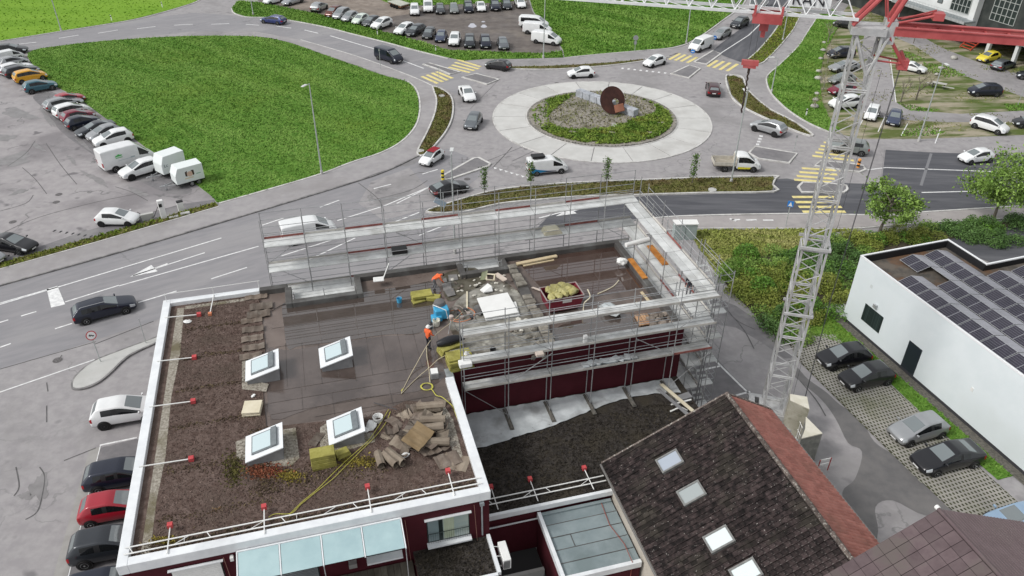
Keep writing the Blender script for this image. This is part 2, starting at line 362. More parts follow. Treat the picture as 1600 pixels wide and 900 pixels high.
# ---- roundabout
RC = Vector((11.5, 97.2, 0))
def circ(r, n=96, z=0, c=RC, a0=0, a1=2*math.pi): return [Vector((c.x+r*math.cos(a0+(a1-a0)*i/n), c.y+r*math.sin(a0+(a1-a0)*i/n), z)) for i in range(n)]
apron = tag(bpy.data.objects.new('roundabout_apron', None), kind='structure'); COL.objects.link(apron); apron.location = RC
ns = 18
for i in range(ns):
    a0, a1 = 2*math.pi*i/ns+.004, 2*math.pi*(i+1)/ns-.004
    pr = [Vector((RC.x+r*math.cos(a0+(a1-a0)*j/6), RC.y+r*math.sin(a0+(a1-a0)*j/6), 0)) for r, js in ((14.05, range(7)), (9.95, range(6, -1, -1))) for j in js]
    MB().prism(pr, 0, .07).build('concrete_slab', conc_apron, apron)
b = MB()
for rr, wd, hh in ((14.15, .2, .085), (9.82, .22, .1)): ribbon(circ(rr)[:-1], wd, 0, hh, b, closed=True)
b.build('kerb_ring', kerbm, apron)
struct('island_soil', MB().prism(circ(9.55, 64), 0, .2), gravel)
sb = MB()                                                    # setts standing round the planted island
for i in range(150):
    t = 2*math.pi*i/150; sb.box((RC.x+9.62*math.cos(t), RC.y+9.62*math.sin(t), .14), (.22, .3, .2+random.uniform(-.02, .03)), t+random.uniform(-.1, .1))
tag(sb.build('sett', mat('sett_stone', (.2, .19, .175), (.3, .285, .26), 3, .85, isl=.25), apron), kind='stuff')
# planting: a yellow-green band with a gravel heart
inner = smooth_pts(gp([(862, 176), (858, 190), (872, 201), (905, 205), (950, 202), (985, 190), (1022, 178), (1020, 166), (990, 152), (955, 144), (905, 146), (885, 158)]), 5, True)
ringp = circ(9.1, 64)
n = 7600; P = sample(ringp, n*3); P = P[~inside(inner, P)]; P = P[(np.sin(P[:, 0]*1.3+1.7*np.sin(P[:, 1]*.9))+np.sin(P[:, 1]*1.9) > -1.75)]
left = (P[:, 0] < 4.6+RNG.normal(0, .4, len(P))) & (P[:, 1] > 93)
P = P[~left | (RNG.random(len(P)) < .12)]
tag(link('planting', quads_mesh('planting', blades(P, .2, .2, .24, .8), [mat('island_plants', (.10, .18, .025), (.19, .255, .045), .5, .85, isl=.3, c3=(.23, .23, .045), sc3=.2, lo3=.56, hi3=.68)])), kind='stuff')
P = sample(inner, 1600)
tag(link('gravel_weeds', quads_mesh('gravel_weeds', blades(P, .2, .2, .16, .9), [mat('dry_weeds', (.22, .2, .13), (.16, .17, .06), .5, .9, isl=.3, c3=(.12, .16, .04), sc3=.3, lo3=.55, hi3=.65)])), kind='stuff')
# ---- fields
F1 = [(45, 83), (100, 71.5), (200, 62), (300, 57), (400, 58), (450, 67), (500, 84), (560, 105), (600, 119), (636, 129), (648, 141), (654, 160), (652, 185), (641, 206), (621, 225), (590, 240), (550, 253), (503, 271), (440, 290), (380, 308), (343, 317), (330, 306), (290, 276), (245, 244), (205, 213), (160, 181), (120, 152), (90, 136), (60, 111)]
fo, f1 = slab('field', F1, 0, .1, grass_g, 4)
grass('grass', f1, 40, .10, .15, grass_b, .1, fo, 90000, 1.3)
kerb([(343, 319), (440, 291.5), (503, 272.5), (550, 254.5), (591, 241.5), (622, 226), (643, 207), (654, 186), (656, 160), (650, 140), (637, 128)], .22, .15)
F2 = [(-300, 108), (0, 64), (50, 56), (96, 48.5), (200, 32), (250, 20), (300, 5), (318, -4), (330, -40), (0, -60), (-500, -60), (-700, 60)]
fo, f2 = slab('field', F2, 0, .08, grass_y, 0)
grass('grass', f2, 3, .1, .3, grass_y, .08, fo, 14000)
kerb([(0, 65), (50, 57), (96, 49.5), (200, 33), (250, 21), (300, 6), (318, -3)], .2, .12)
F3 = [(362, 13), (366, 20), (385, 26), (430, 28), (500, 40), (550, 52), (600, 65), (650, 78), (700, 90), (725, 95), (760, 92), (810, 92), (845, 91), (880, 90), (878, 80), (850, 84), (800, 83), (740, 80), (700, 79), (660, 66), (600, 50.5), (560, 40), (500, 23), (440, 11), (405, 4), (372, 2)]
fo, f3 = slab('grass_strip', F3, 0, .08, grass_g)
grass('grass', f3, 24, .2, .2, grass_b, .08, fo, 14000)
kerb([(362, 14), (366, 21), (385, 27), (430, 29), (500, 41), (550, 53.5), (600, 66), (650, 79.5), (700, 92)], .22, .12)
sheet('gravel_lot', [(405, 4), (440, 11), (500, 23), (560, 40), (600, 50), (660, 66), (700, 79), (740, 80), (800, 83), (850, 84), (876, 78), (872, 68), (850, 45), (832, 18), (826, 0), (815, -30), (380, -40)], .006, dirt_dark)
sheet('sandy_patch', [(440, 8), (500, 21), (540, 28), (575, 30), (600, 28), (625, 24), (650, 20), (640, 10), (600, 2), (590, -14), (460, -20), (420, -2)], .010, dirt, 4)
b = MB()
for cx, cy, rx, ry in ((738, 40, 6, 3.6), (756, 41, 4.5, 2.6), (755, 34, 3, 1)):
    pts = [G(cx+rx*(1+.25*math.sin(3*t))*math.cos(t), cy+ry*math.sin(t)) for t in [i*.4 for i in range(16)]]; b.poly(pts, .016)
struct('puddle', b, mat('puddle_water', (.45, .45, .5), rough=.03, spec=1))
F4 = [(828, 0), (834, 18), (852, 45), (874, 68), (880, 79), (882, 90), (920, 86), (1000, 79), (1045, 75), (1072, 68), (1100, 52), (1130, 30), (1158, 9), (1168, -10), (1180, -40), (800, -40)]
fo, f4 = slab('field', F4, 0, .08, grass_g)
grass('grass', f4, 18, .2, .24, grass_b, .08, fo, 50000)
F5 = [(590, -2), (605, 4), (640, 9), (680, 8), (760, 5), (826, 0), (822, -40), (590, -40)]
fo, f5 = slab('field', F5, 0, .06, grass_g)
grass('grass', f5, 8, .2, .3, grass_b, .06, fo, 12000)
kerb([(882, 91), (920, 87), (1000, 80), (1045, 76), (1073, 69), (1101, 53), (1131, 31), (1159, 10), (1172, -14)], .2, .12)
# footway north of the ring, verge between it and the ring
slab('footway', [(725, 96), (760, 93), (810, 93), (880, 91), (960, 84), (1046, 77), (1060, 83), (1045, 88), (1005, 93), (960, 98), (900, 102), (850, 104), (800, 105), (790, 103), (760, 104)], 0, .09, asph)
vo, vp = slab('grass_verge', [(792, 105), (850, 104), (900, 102), (960, 98), (1003, 93.5), (1006, 95), (960, 101), (900, 106), (850, 108), (800, 107.5)], 0, .12, verge_m)
grass('grass', vp, 20, .13, .16, verge_b, .12, vo)
kerb([(792, 108), (850, 109), (900, 107), (960, 102), (1008, 95.5), (1046, 89)], .2, .14)
# footway between field and ring road, planted strip beside the ring
FW1 = [(343, 319), (440, 291.5), (503, 272.5), (550, 254.5), (591, 241.5), (622, 226), (643, 207), (654, 186), (656, 160), (650, 140), (637, 128), (600, 118), (560, 104), (500, 83), (450, 66), (400, 57), (400, 50), (470, 63), (560, 89), (640, 118), (676, 134), (684, 150), (682, 175), (670, 205), (655, 234), (654, 243), (610, 264), (560, 282), (400, 331), (200, 390), (0, 446), (-200, 502), (-210, 480), (0, 419), (150, 377), (338, 324)]
slab('footway', FW1, 0, .10, mat('footway_asphalt', (.3, .285, .29), (.345, .33, .33), 1, .75, c3=(.27, .255, .255), sc3=.15, bump=.2, bsc=30))
kerb([(-200, 503), (0, 447), (200, 391), (400, 332), (560, 283), (610, 265), (654, 244)], .18, .13, m=mat('kerb_granite', (.17, .165, .165), (.3, .29, .285), 1.5, .8))
kerb([(470, 63), (560, 89.5), (640, 119), (676, 135)], .18, .12)
vo, vp = slab('planted_strip', [(678, 138), (690, 142), (702, 151), (706, 165), (704, 185), (695, 205), (682, 222), (668, 238), (657, 242), (655, 236), (670, 208), (681, 180), (684, 158)], 0, .16, verge_m, 4)
grass('ground_cover', vp, 40, .13, .16, verge_b, .16, vo)
kerb([(677, 136), (691, 141), (704, 151), (708, 166), (706, 186), (697, 206), (683, 224), (668, 240), (656, 244), (653, 236), (668, 206), (679, 179), (682, 157), (677, 140)], .2, .18, closed=True)
vo, vp = slab('grass_verge', [(-160, 456), (0, 413), (150, 371), (336, 318), (341, 323), (150, 379), (0, 421), (-160, 465)], 0, .14, verge_m)
grass('grass', vp, 40, .16, .18, mat('verge_green', (.12, .2, .02), (.2, .22, .04), .5, .9, isl=.3), .14, vo)
kerb([(-160, 466), (0, 422), (150, 380), (342, 324)], .14, .13)
# south verge of the ring
vo, vp = slab('grass_verge', [(668, 331), (700, 320), (750, 305), (800, 296), (880, 289), (972, 285), (1100, 280), (1208, 278), (1206, 299), (1100, 301), (1000, 304), (900, 307), (840, 312), (780, 318), (720, 331)], 0, .14, verge_m)
grass('grass', vp, 38, .13, .16, verge_b, .14, vo, 16000)
kerb([(666, 332), (700, 319), (750, 304), (800, 294.5), (880, 287.5), (972, 283.5), (1100, 278.5), (1208, 276), (1211, 280), (1207, 290), (1209, 300.5), (1100, 302.5), (1000, 305.5), (900, 308.5), (840, 313.5), (780, 319.5), (720, 333)], .2, .17, 3, closed=True)
# ---- new dark asphalt east and north-east
sheet('east_road', [(860, 335), (920, 320), (960, 313), (1010, 306), (1100, 303.5), (1209, 301.5), (1209, 290), (1213, 280), (1230, 279), (1250, 283), (1345, 287), (1375, 289), (1382, 234), (1450, 238), (1600, 243), (1800, 254), (1900, 310), (1600, 322), (1450, 331), (1370, 336), (1240, 334), (1060, 338), (960, 345), (880, 368), (820, 376)], .014, asph_new)
sheet('northeast_road', [(1160, 98), (1140, 91), (1113, 80), (1124, 70), (1175, 31), (1196, 4), (1215, -30), (1256, -30), (1238, 0), (1231, 15), (1209, 50), (1183, 80)], .014, asph_new2)
slab('footway', [(960, 353), (1000, 344), (1060, 340), (1240, 336), (1370, 338), (1450, 333), (1600, 324), (1800, 316), (1800, 334), (1600, 340), (1420, 350), (1330, 357), (1240, 357), (1062, 358), (985, 372)], 0, .1, mat('path_asphalt', (.33, .305, .3), (.37, .345, .335), 1, .75, c3=(.3, .28, .275), sc3=.15, bump=.2, bsc=30))
kerb([(985, 347), (1060, 339), (1240, 335), (1370, 337), (1450, 332), (1600, 323), (1800, 315)], .2, .13)
kerb([(985, 373), (1062, 359), (1240, 358), (1330, 358), (1420, 351), (1600, 341), (1800, 335)], .14, .12)
V2 = [(1162, 99), (1184, 81), (1210, 51), (1232, 16), (1239, 0), (1250, -25), (1262, -25), (1253, 4), (1252, 20), (1240, 45), (1222, 68), (1203, 88), (1188, 99)]
vo, vp = slab('grass_verge', V2, 0, .1, verge_m); grass('grass', vp, 30, .15, .18, mat('verge_green', (0, 0, 0)), .1, vo)
kerb([(1250, -24), (1239, 0), (1231.5, 15), (1209, 50.5), (1183.5, 80.5), (1161, 99)], .22, .14)
kerb([(1252, 20), (1240, 45), (1222, 68), (1203, 88), (1188, 100), (1163, 99.5)], .18, .13)
V3 = [(1280, 23), (1263, 50), (1248, 73), (1222, 99), (1202, 117), (1199, 128), (1206, 146), (1230, 170), (1262, 191), (1300, 207), (1312, 203), (1295, 185), (1284, 160), (1280, 120), (1287, 85), (1305, 50), (1320, 25), (1300, 15)]
vo, vp = slab('grass_strip', V3, 0, .1, grass_g, 0)
grass('grass', vp, 30, .14, .18, grass_b, .1, vo, 20000)
kerb([(1290, 5), (1279.5, 23), (1262, 50), (1247, 73), (1221, 99), (1200.5, 117), (1197.5, 128), (1205, 147), (1229, 171), (1262, 192.5), (1300, 209)], .18, .14)
vo, vp = slab('planted_strip', [(1136, 121), (1146, 120), (1158, 124), (1166, 142), (1185, 160), (1205, 175), (1240, 193), (1266, 211), (1250, 207), (1200, 186), (1160, 165), (1143, 148)], 0, .16, verge_m)
grass('ground_cover', vp, 40, .13, .16, verge_b, .16, vo)
kerb([(1134, 120.5), (1146, 118.5), (1160, 122), (1168, 141), (1186, 158.5), (1206, 173.5), (1241, 191.5), (1270, 212), (1250, 208.5), (1200, 187.5), (1159, 167), (1141, 149)], .2, .18, 4, closed=True)
# ---- right-hand lot
sheet('dirt_lot', [(1284, 60), (1310, 28), (1340, -10), (1440, -30), (1700, -20), (1900, 60), (1900, 212), (1700, 212), (1600, 211), (1520, 214), (1440, 217), (1345, 217), (1305, 208), (1284, 165), (1280, 120)], .008, lot_mix)
sheet('lane', [(1352, 95), (1388, 92), (1396, 130), (1400, 160), (1420, 172), (1500, 178), (1620, 172), (1800, 172), (1800, 190), (1600, 191), (1480, 191), (1400, 187), (1350, 180), (1345, 150)], .014, asph)
sheet('lane', [(1395, 38), (1425, 48), (1470, 74), (1530, 98), (1600, 118), (1760, 150), (1760, 172), (1600, 152), (1560, 137), (1500, 116), (1460, 92), (1430, 72), (1398, 58), (1370, 60), (1362, 92), (1342, 92), (1352, 50)], .014, asph)
for pts, d in (([(1400, 160), (1440, 168), (1468, 172), (1455, 176), (1420, 173)], 25), ([(1568, 163), (1650, 160), (1680, 172), (1575, 174)], 25), ([(1412, 205), (1450, 196), (1480, 208), (1440, 214), (1405, 213)], 20), ([(1442, 98), (1480, 104), (1512, 118), (1480, 122), (1450, 112)], 20), ([(1395, 75), (1430, 85), (1445, 92), (1420, 96), (1393, 88)], 18)):
    grass('grass', gp(pts), d, .14, .2, grass_b, .02, None, 4000)
lp = gp([(1284, 60), (1340, 10), (1600, 80), (1680, 212), (1345, 217), (1284, 165)])
P = sample(lp, 9000); P = P[(np.sin(P[:, 0]*.5+np.cos(P[:, 1]*.31)*2)+np.sin(P[:, 1]*.6) > .5)]
tag(link('weeds', quads_mesh('weeds', blades(P, .01, .1, .18, .8), [mat('lot_weeds', (.12, .16, .03), (.22, .2, .07), .4, .9, isl=.3)])), kind='stuff')
for a, b2 in (((1355, 175), (1341, 200)), ((1383, 182), (1372, 206)), ((1419, 192), (1408, 212)), ((1400, 160), (1391, 94)), ((1470, 200), (1461, 224))): mark(a, b2, .12, z=.026)
# ---- yard beside the white hall
sheet('yard_damp', [(1232, 562), (1246, 574), (1262, 592), (1290, 612), (1312, 632), (1345, 655), (1366, 690), (1400, 712), (1450, 738), (1478, 765), (1500, 795), (1448, 806), (1395, 782), (1368, 792), (1372, 830), (1360, 860), (1330, 820), (1316, 770), (1336, 748), (1347, 706), (1325, 692), (1306, 655), (1284, 625), (1255, 600), (1236, 582)], .008, asph_wet, 4)
sheet('yard_damp', [(1311, 640), (1330, 637), (1350, 650), (1362, 660), (1340, 662), (1322, 652)], .009, asph_wet, 4)
sheet('parking_bay', [(1030, 610), (1060, 560), (1096, 540), (1122, 562), (1142, 585), (1160, 602), (1182, 622), (1180, 660), (1060, 680)], .008, asph_dk)
mark((1119, 565), (1172, 617), .16); mark((1102, 577), (1126, 572), .16); mark((1150, 618), (1172, 612), .16)
sheet('parking_bay', [(1100, 480), (1112, 462), (1150, 478), (1175, 495), (1210, 530), (1240, 560), (1225, 560), (1190, 535), (1150, 512), (1112, 505)], .007, asph_dk)
# ---- forecourt left of the site
sheet('forecourt', [(0, 577), (120, 541), (250, 498), (420, 452), (420, 700), (100, 905), (-300, 905), (-300, 670)], .006, asph)
mark((0, 613), (148, 562), .12); mark((240, 502), (148, 538), .05, steel_dk); mark((0, 577), (150, 534), .05, mat('gutter_joint', (.1, .1, .1), rough=.8))
sheet('gutter_strip', [(140, 702), (156, 698), (105, 905), (82, 905)], .008, mat('gutter_concrete', (.3, .29, .275), (.35, .34, .325), 1.2, .8))
sheet('parking_bay', [(156, 700), (213, 686), (260, 690), (220, 905), (104, 905)], .010, asph_dk)
mark((156, 696), (214, 684), .14); mark((157, 697), (106, 905), .06)
isl, ip = slab('traffic_island', [(113, 603), (118, 590), (145, 568), (180, 553), (240, 531), (262, 523), (262, 528), (215, 549), (195, 561), (172, 583), (155, 597), (135, 606), (119, 608)], 0, .13, conc, 3)
kerb([(113, 604), (118, 590), (145, 567), (180, 552), (240, 530), (262, 522), (262, 528.5), (216, 550), (196, 562), (173, 584), (156, 598), (136, 607.5), (118, 609.5)], .12, .14, 3, mat('kerb_granite', (0, 0, 0)), closed=True)
st_m = mat('oil_stain', (.195, .186, .186), (.24, .23, .229), 1.3, .5, r2=.4); st_d = mat('tar_repair', (.085, .083, .083), (.13, .125, .125), 2, .6)
def blob(px, py, rx, ry, m=None, rot=0.0, z=.0185, name='ground_stain'):
    k = random.uniform(0, 6); pts = []
    for i in range(28):
        t = 2*math.pi*i/28; r_ = 1+.22*math.sin(3*t+k)+.14*math.sin(7*t+2*k)+.08*math.sin(13*t+k); a, b2 = rx*r_*math.cos(t), ry*r_*math.sin(t)
        pts.append(G(px+a*math.cos(rot)-b2*math.sin(rot), py+a*math.sin(rot)+b2*math.cos(rot)))
    return struct(name, MB().poly(pts, z), m or st_m)
for q in ((30, 178, 26, 7, .2), (20, 250, 30, 9, -.2), (75, 185, 18, 4, .9), (130, 225, 14, 3, .7), (150, 280, 22, 4, .5), (112, 250, 10, 3, .8), (60, 230, 12, 3, .5), (30, 300, 14, 3, -.3), (8, 215, 16, 5, 0), (215, 300, 16, 4, .4), (62, 762, 14, 20, .3), (40, 775, 10, 6, 0), (120, 596, 9, 4, .4), (255, 560, 10, 3, -.3), (640, 255, 16, 3, -.3), (610, 310, 30, 5, -.35), (716, 270, 10, 3, 0)): blob(q[0], q[1], q[2], q[3], None, q[4])
def tar(px, wd=.07): return struct('tar_joint', ribbon(smooth_pts(gp(px), 4), wd, 0, .0195), st_d)
for px in ([(35, 262), (55, 280), (73, 303)], [(72, 224), (95, 258), (120, 288)], [(180, 292), (205, 300), (231, 314)], [(75, 150), (110, 195), (160, 240)], [(73, 598), (75, 612)], [(73, 634), (73, 660)], [(88, 567), (97, 555)], [(62, 730), (70, 745), (66, 775), (58, 800), (40, 812)], [(25, 730), (30, 760), (22, 775)], [(100, 720), (150, 700)], [(3, 365), (60, 340), (150, 316), (230, 300)], [(150, 350), (215, 337), (290, 318)], [(0, 330), (40, 318), (52, 305)], [(55, 220), (40, 240), (12, 260)]): tar(px)
for px in ([(560, 286), (590, 310), (600, 330)], [(585, 312), (640, 298), (668, 282)], [(640, 275), (655, 270), (672, 270)], [(800, 230), (770, 262)], [(1250, 500+95), (1275, 625), (1290, 650)], [(1150, 500), (1165, 520), (1178, 545)], [(1130, 475), (1150, 500), (1180, 515)]): tar(px, .09)
def manhole(px, py, r=.35): return struct('manhole_cover', MB().poly(circ(r, 14, 0, G(px, py)), .024), mat('manhole_iron', (.09, .085, .085), (.16, .15, .15), 8, .7))
for q in ((90, 563), (88, 316), (20, 347), (92, 304), (1049, 243), (870, 130), (730, 280), (1152, 262)): manhole(*q)
# ---- painted markings
for a, b2 in (((30, 69), (57, 66)), ((92, 60), (123, 55)), ((153, 52), (184, 47)), ((214, 45), (243, 41.5)), ((272, 39.5), (301, 38)), ((330, 38), (358, 37)), ((384, 38), (405, 39.5)), ((432, 41), (455, 44)), ((476, 47), (497, 52)), ((516, 56), (590, 78)), ((630, 95), (662, 107))): mark(a, b2, .2)
for a, b2 in (((0, 476), (346, 372)), ((208, 431), (320, 395)), ((86, 514), (113, 505.5)), ((0, 474), (76, 452)), ((102, 472), (186, 446)), ((186, 447), (404, 385)), ((216, 473), (276, 455)), ((330, 436), (386, 418)), ((33, 494), (57, 487)), ((0, 504), (13, 500)), ((0, 543), (17, 537)), ((584, 295), (611, 288)), ((410, 352), (443, 341)), ((500, 324), (530, 313)), ((527, 345), (600, 322)), ((600, 322), (697, 281)), ((620, 318), (680, 288)), ((660, 272), (684, 265)), ((440, 400), (560, 362)), ((470, 412), (555, 372)), ((604, 352), (655, 332)), ((700, 350), (655, 368))): mark(a, b2, .15)
markpoly([(73, 452), (90, 447), (102, 476), (80, 481)])
def arrow(tip, tail, head_w=.55, shaft=.16):
    a, b2 = G(*tail), G(*tip); d = (b2-a); L0 = d.length; d.normalize(); nn = Vector((-d.y, d.x, 0)); hb = b2-d*2.2
    pts = [a-nn*shaft/2, hb-nn*shaft/2, hb-nn*head_w, b2, hb+nn*head_w, hb+nn*shaft/2, a+nn*shaft/2]
    return struct('arrow_marking', MB().poly(pts, LZ), white_line)
arrow((203, 433), (262, 412), .75); arrow((868, 338), (930, 320), .6)
for a, b2 in (((1384, 262), (1600, 270)), ((1600, 270), (1800, 276)), ((1440, 301), (1600, 297)), ((1352, 266), (1384, 262)), ((842, 341), (968, 308)), ((1170, 55), (1200, 26)), ((1200, 26), (1218, -10)), ((1125, 84), (1170, 55))): mark(a, b2, .18)
mark((1455, 240), (1439, 290), .3, mat('asphalt_seam', (.2, .2, .21), rough=.7)); mark((1383, 234), (1376, 290), .1, asph)
for a, b2 in (((1143, 345), (1156, 344.5)), ((1166, 345.5), (1182, 345)), ((1192, 345.5), (1208, 345.5)), ((1140, 343), (1150, 347))): mark(a, b2, .22, z=.125)
zy = [((715, 93), (751, 104.5)), ((711, 97.5), (748, 108)), ((706, 101.5), (741, 110.5)), ((701, 105), (734, 113.5)), ((682, 112), (707, 122.5)), ((675, 114), (699, 125.5)), ((667, 117), (692, 128)), ((659, 119.5), (684, 130.5)),
      ((1046, 93), (1062.5, 83.8)), ((1055, 94.5), (1071, 85.5)), ((1064, 96), (1080, 87)), ((1074, 98), (1089, 89.5)), ((1106, 104), (1121, 94.5)), ((1115, 106), (1131, 96)), ((1125, 109), (1141, 98)), ((1136, 111), (1152.5, 100)),
      ((1287, 222.5), (1322, 227)), ((1282, 228), (1322, 233)), ((1279, 233), (1325, 239)), ((1274, 238), (1330, 245)), ((1269.5, 243.5), (1334, 251)), ((1253, 263), (1312, 266.5)), ((1249, 269), (1308, 273)), ((1245, 275), (1304, 279.5)), ((1241, 281), (1300, 285)),
      ((1238, 308), (1306, 308)), ((1243, 316), (1311, 316)), ((1248, 323.5), (1315, 323.5)), ((1254, 331), (1321, 331))]
for a, b2 in zy: mark(a, b2, .5, yellow_line, 'crossing_stripe', .024)
for i in range(7): mark((1183.5+.2*i+3-i*1.9, 212.5+i*4.3), (1192-i*1.9, 213+i*4.3), .45)
for i in range(7):
    x, y = 771+i*8.6, 262.5+i*2.6; markpoly([(x, y-1.4), (x+6.5, y+.3), (x+2, y+2)])
for i in range(11): mark((971+i*9.5, 106.6+i*1.05), (974.5+i*9.5, 107+i*1.05), .5)
for i in range(8): mark((92+i*9.5-8, 360.5+i*1.5), (94.5+i*9.5-8, 360.8+i*1.5), .35, black)
for i in range(6): mark((2+i*10, 402-i*2.2), (5+i*10, 401.5-i*2.2), .35, black)
mark((735, 170), (779, 125), .05, asph_dk); mark((760, 252), (820, 228), .06, asph_dk)
b = MB()                                                     # cracks drawn by resurfacing joints on the ring
for a, b2 in (((838, 234), (800, 252)), ((716, 250), (736, 249)), ((716, 254), (737, 253)), ((722, 246), (722, 256)), ((730, 246), (729, 256))): ribbon([G(*a), G(*b2)], .1, 0, .02, b)
struct('road_joint', b, asph_dk)
# splitter islands
def island(px, top=None, z=.12):
    o, pts = slab('traffic_island', px, 0, z, top or asph_dk)
    struct('kerb', ribbon(pts, .28, 0, z+.03, closed=True), kerbm, o)
for px in ([(661, 101), (671, 99.5), (718.5, 113.5), (703.5, 117), (685, 109)], [(722.5, 121.5), (744, 116), (779, 125), (761, 132.5)],
           [(1085, 97.5), (1114, 80), (1126, 85), (1104, 101)], [(1049, 116), (1077, 103), (1094, 108), (1076, 122.5)],
           [(1170, 240), (1180, 230), (1245, 241), (1232.5, 255.5), (1185, 249)], [(1273, 260), (1282, 252.5), (1325, 256), (1348, 260), (1352, 266), (1343, 269.5), (1320, 267.5)],
           [(1247, 293), (1254, 286), (1300, 288), (1322, 291), (1324, 297), (1318, 301.5), (1253, 301.5)], [(690, 277), (740, 248.5), (748, 247.5), (766, 257), (763, 260.5), (707, 279.5), (697, 281.5)]): island(px)
# ================================================================== BUILDINGS
red_w = mat('red_render', (.062, .0085, .014), (.072, .0105, .017), 1.5, .8, c3=(.052, .0075, .012), sc3=.3, bump=.05, bsc=40)
cap_w = mat('white_metal_cap', (.7, .72, .74), (.78, .8, .81), 1.5, .4, c3=(.6, .61, .62), sc3=.5, lo3=.55, hi3=.75)
memb = mat('roof_membrane', (.118, .092, .08), (.15, .12, .105), 1.0, .55, c3=(.095, .074, .064), sc3=.35, rnd=.2, bump=.12, bsc=25, r2=.22, spec=.5)
memb_d = mat('membrane_dark', (.062, .058, .055), (.09, .085, .08), 1.5, .5, c3=(.13, .13, .125), sc3=.6, bump=.15, bsc=15)
water_br = mat('standing_water', (.06, .045, .037), (.076, .058, .05), .7, .03)
water_br.node_tree.nodes['Principled BSDF'].inputs['IOR'].default_value = 2.3
water_dk = mat('standing_water_basin', (.056, .031, .024), (.07, .042, .033), .6, .025)
water_dk.node_tree.nodes['Principled BSDF'].inputs['IOR'].default_value = 2.3
sedum = mat('sedum_soil', (.085, .056, .046), (.145, .105, .09), 3.2, .95, c3=(.085, .062, .05), sc3=.4, bump=1.0, bsc=9, bd=.06, c4=(.2, .16, .13), sc4=14, lo4=.62, hi4=.72)
sedum_b = mat('sedum_tufts', (.1, .068, .057), (.17, .125, .107), .8, .95, isl=.5, c3=(.085, .07, .035), sc3=.35, lo3=.55, hi3=.68)
moss_b = mat('moss_tufts', (.085, .062, .038), (.15, .118, .065), .9, .95, isl=.5, c3=(.14, .05, .025), sc3=.4, lo3=.58, hi3=.66)
pale_gravel = mat('pale_gravel', (.22, .195, .16), (.4, .37, .315), 7, .95, bump=1.0, bsc=14, bd=.05, c3=(.16, .14, .09), sc3=.5)
felt = mat('old_felt', (.12, .093, .074), (.19, .155, .128), 1.2, .75, rnd=.3, c3=(.23, .2, .17), sc3=.8, lo3=.52, hi3=.66, bump=.3, bsc=10)
RZ = 7.2
RB = thing('red_building', 'long dark red flat-roofed building under renovation with four skylights', 'building', BF(-11.1, 26.2, 0))
OUT = [(-11.1, 26.2), (6.15, 26.2), (6.15, 36.25), (21.7, 36.25), (21.7, 48), (12.4, 48), (12.4, 46.4), (9.2, 46.4), (9.2, 48), (1.6, 48), (1.6, 45.8), (-3, 45.8), (-3, 48), (-11.1, 48)]
MB().prism([BF(u, v) for u, v in OUT], 0, RZ-.02).build('wall', red_w, RB)
MB().poly([BF(u, v) for u, v in OUT], RZ).build('roof', memb, RB)
def fbox(name, u0, u1, v0, v1, z0, z1, m, parent=None, F=BF, bevel=0, **kw):
    return MB().fbox(F, u0, u1, v0, v1, z0, z1).build(name, m, RB if parent is None else parent, bevel=bevel)
# parapets: white metal capped round the old part, dark membrane upstands round the stripped part
for n, a in enumerate([(-11.18, -10.7, 26.1, 48.1), (-10.698, 5.72, 26.1, 26.56), (5.722, 6.22, 26.1, 35.3)]):
    fbox('parapet', *a, RZ-.25, RZ+.36, cap_w, bevel=.02)
fbox('parapet', -10.698, -4.9, 47.65, 48.1, RZ-.25, RZ+.36, cap_w, bevel=.02)
for a in ((-4.898, -3.0, 47.6, 48.05), (-3.2, -2.75, 45.5, 47.598), (-2.748, 1.58, 45.5, 45.95), (1.582, 2.0, 45.5, 47.6), (1.58, 8.98, 47.602, 48.05), (8.982, 9.4, 46.05, 47.6), (9.402, 12.2, 46.05, 46.5), (12.202, 12.6, 46.05, 47.6), (12.2, 21.75, 47.602, 48.05), (21.3, 21.75, 36.53, 47.6)):
    fbox('upstand', *a, RZ-.1, RZ+.42, memb_d, bevel=.04)
fbox('wall_head', 6.23, 21.69, 36.245, 36.5, RZ-.3, RZ+.62, red_w); fbox('upstand', 6.23, 21.69, 36.24, 36.52, RZ+.62, RZ+.68, deck_m)
fbox('gutter', 5.85, 6.3, 35.32, 36.4, RZ-.25, RZ+.1, mat('zinc', (.3, .33, .35), (.4, .43, .45), 3, .4, .4))
# gravel edge strip, planted sedum field, membrane strips
MB().poly([BF(-10.7, 26.56), BF(5.72, 26.56), BF(5.72, 33.2), BF(3.2, 34.2), BF(1.2, 33.4), BF(-4.6, 34.0), BF(-4.8, 38), BF(-4.6, 41.5), BF(-5.0, 47.65), BF(-10.7, 47.65)], RZ+.07).build('sedum_bed', sedum, RB)
gs = MB().poly([BF(-10.28, 26.56), BF(-9.86, 26.56), BF(-9.9, 30), BF(-9.75, 33), BF(-9.88, 38), BF(-9.7, 42), BF(-9.85, 47.3), BF(-10.28, 47.3)], RZ+.078)
gs.build('gravel_strip', pale_gravel, RB); gs = MB().poly([BF(-9.8, 47.05), BF(-5.4, 47.1), BF(-5.4, 47.4), BF(-9.8, 47.45)], RZ+.078)
gs.build('gravel_strip', pale_gravel, RB); gs = MB().poly([BF(5.0, 28.2), BF(5.4, 28.1), BF(5.5, 32), BF(5.2, 33.4), BF(4.9, 32)], RZ+.078)
gs.build('gravel_strip', pale_gravel, RB)
GRV = [[(436, 672), (462, 668), (468, 715), (455, 728), (420, 728), (388, 726), (384, 722), (440, 702)], [(378, 565), (388, 560), (388, 592), (420, 600), (416, 612), (378, 608)], [(500, 668), (512, 660), (516, 700), (570, 676), (584, 676), (586, 690), (556, 700), (510, 708), (500, 700)], [(368, 690), (384, 684), (384, 720), (370, 716)]]
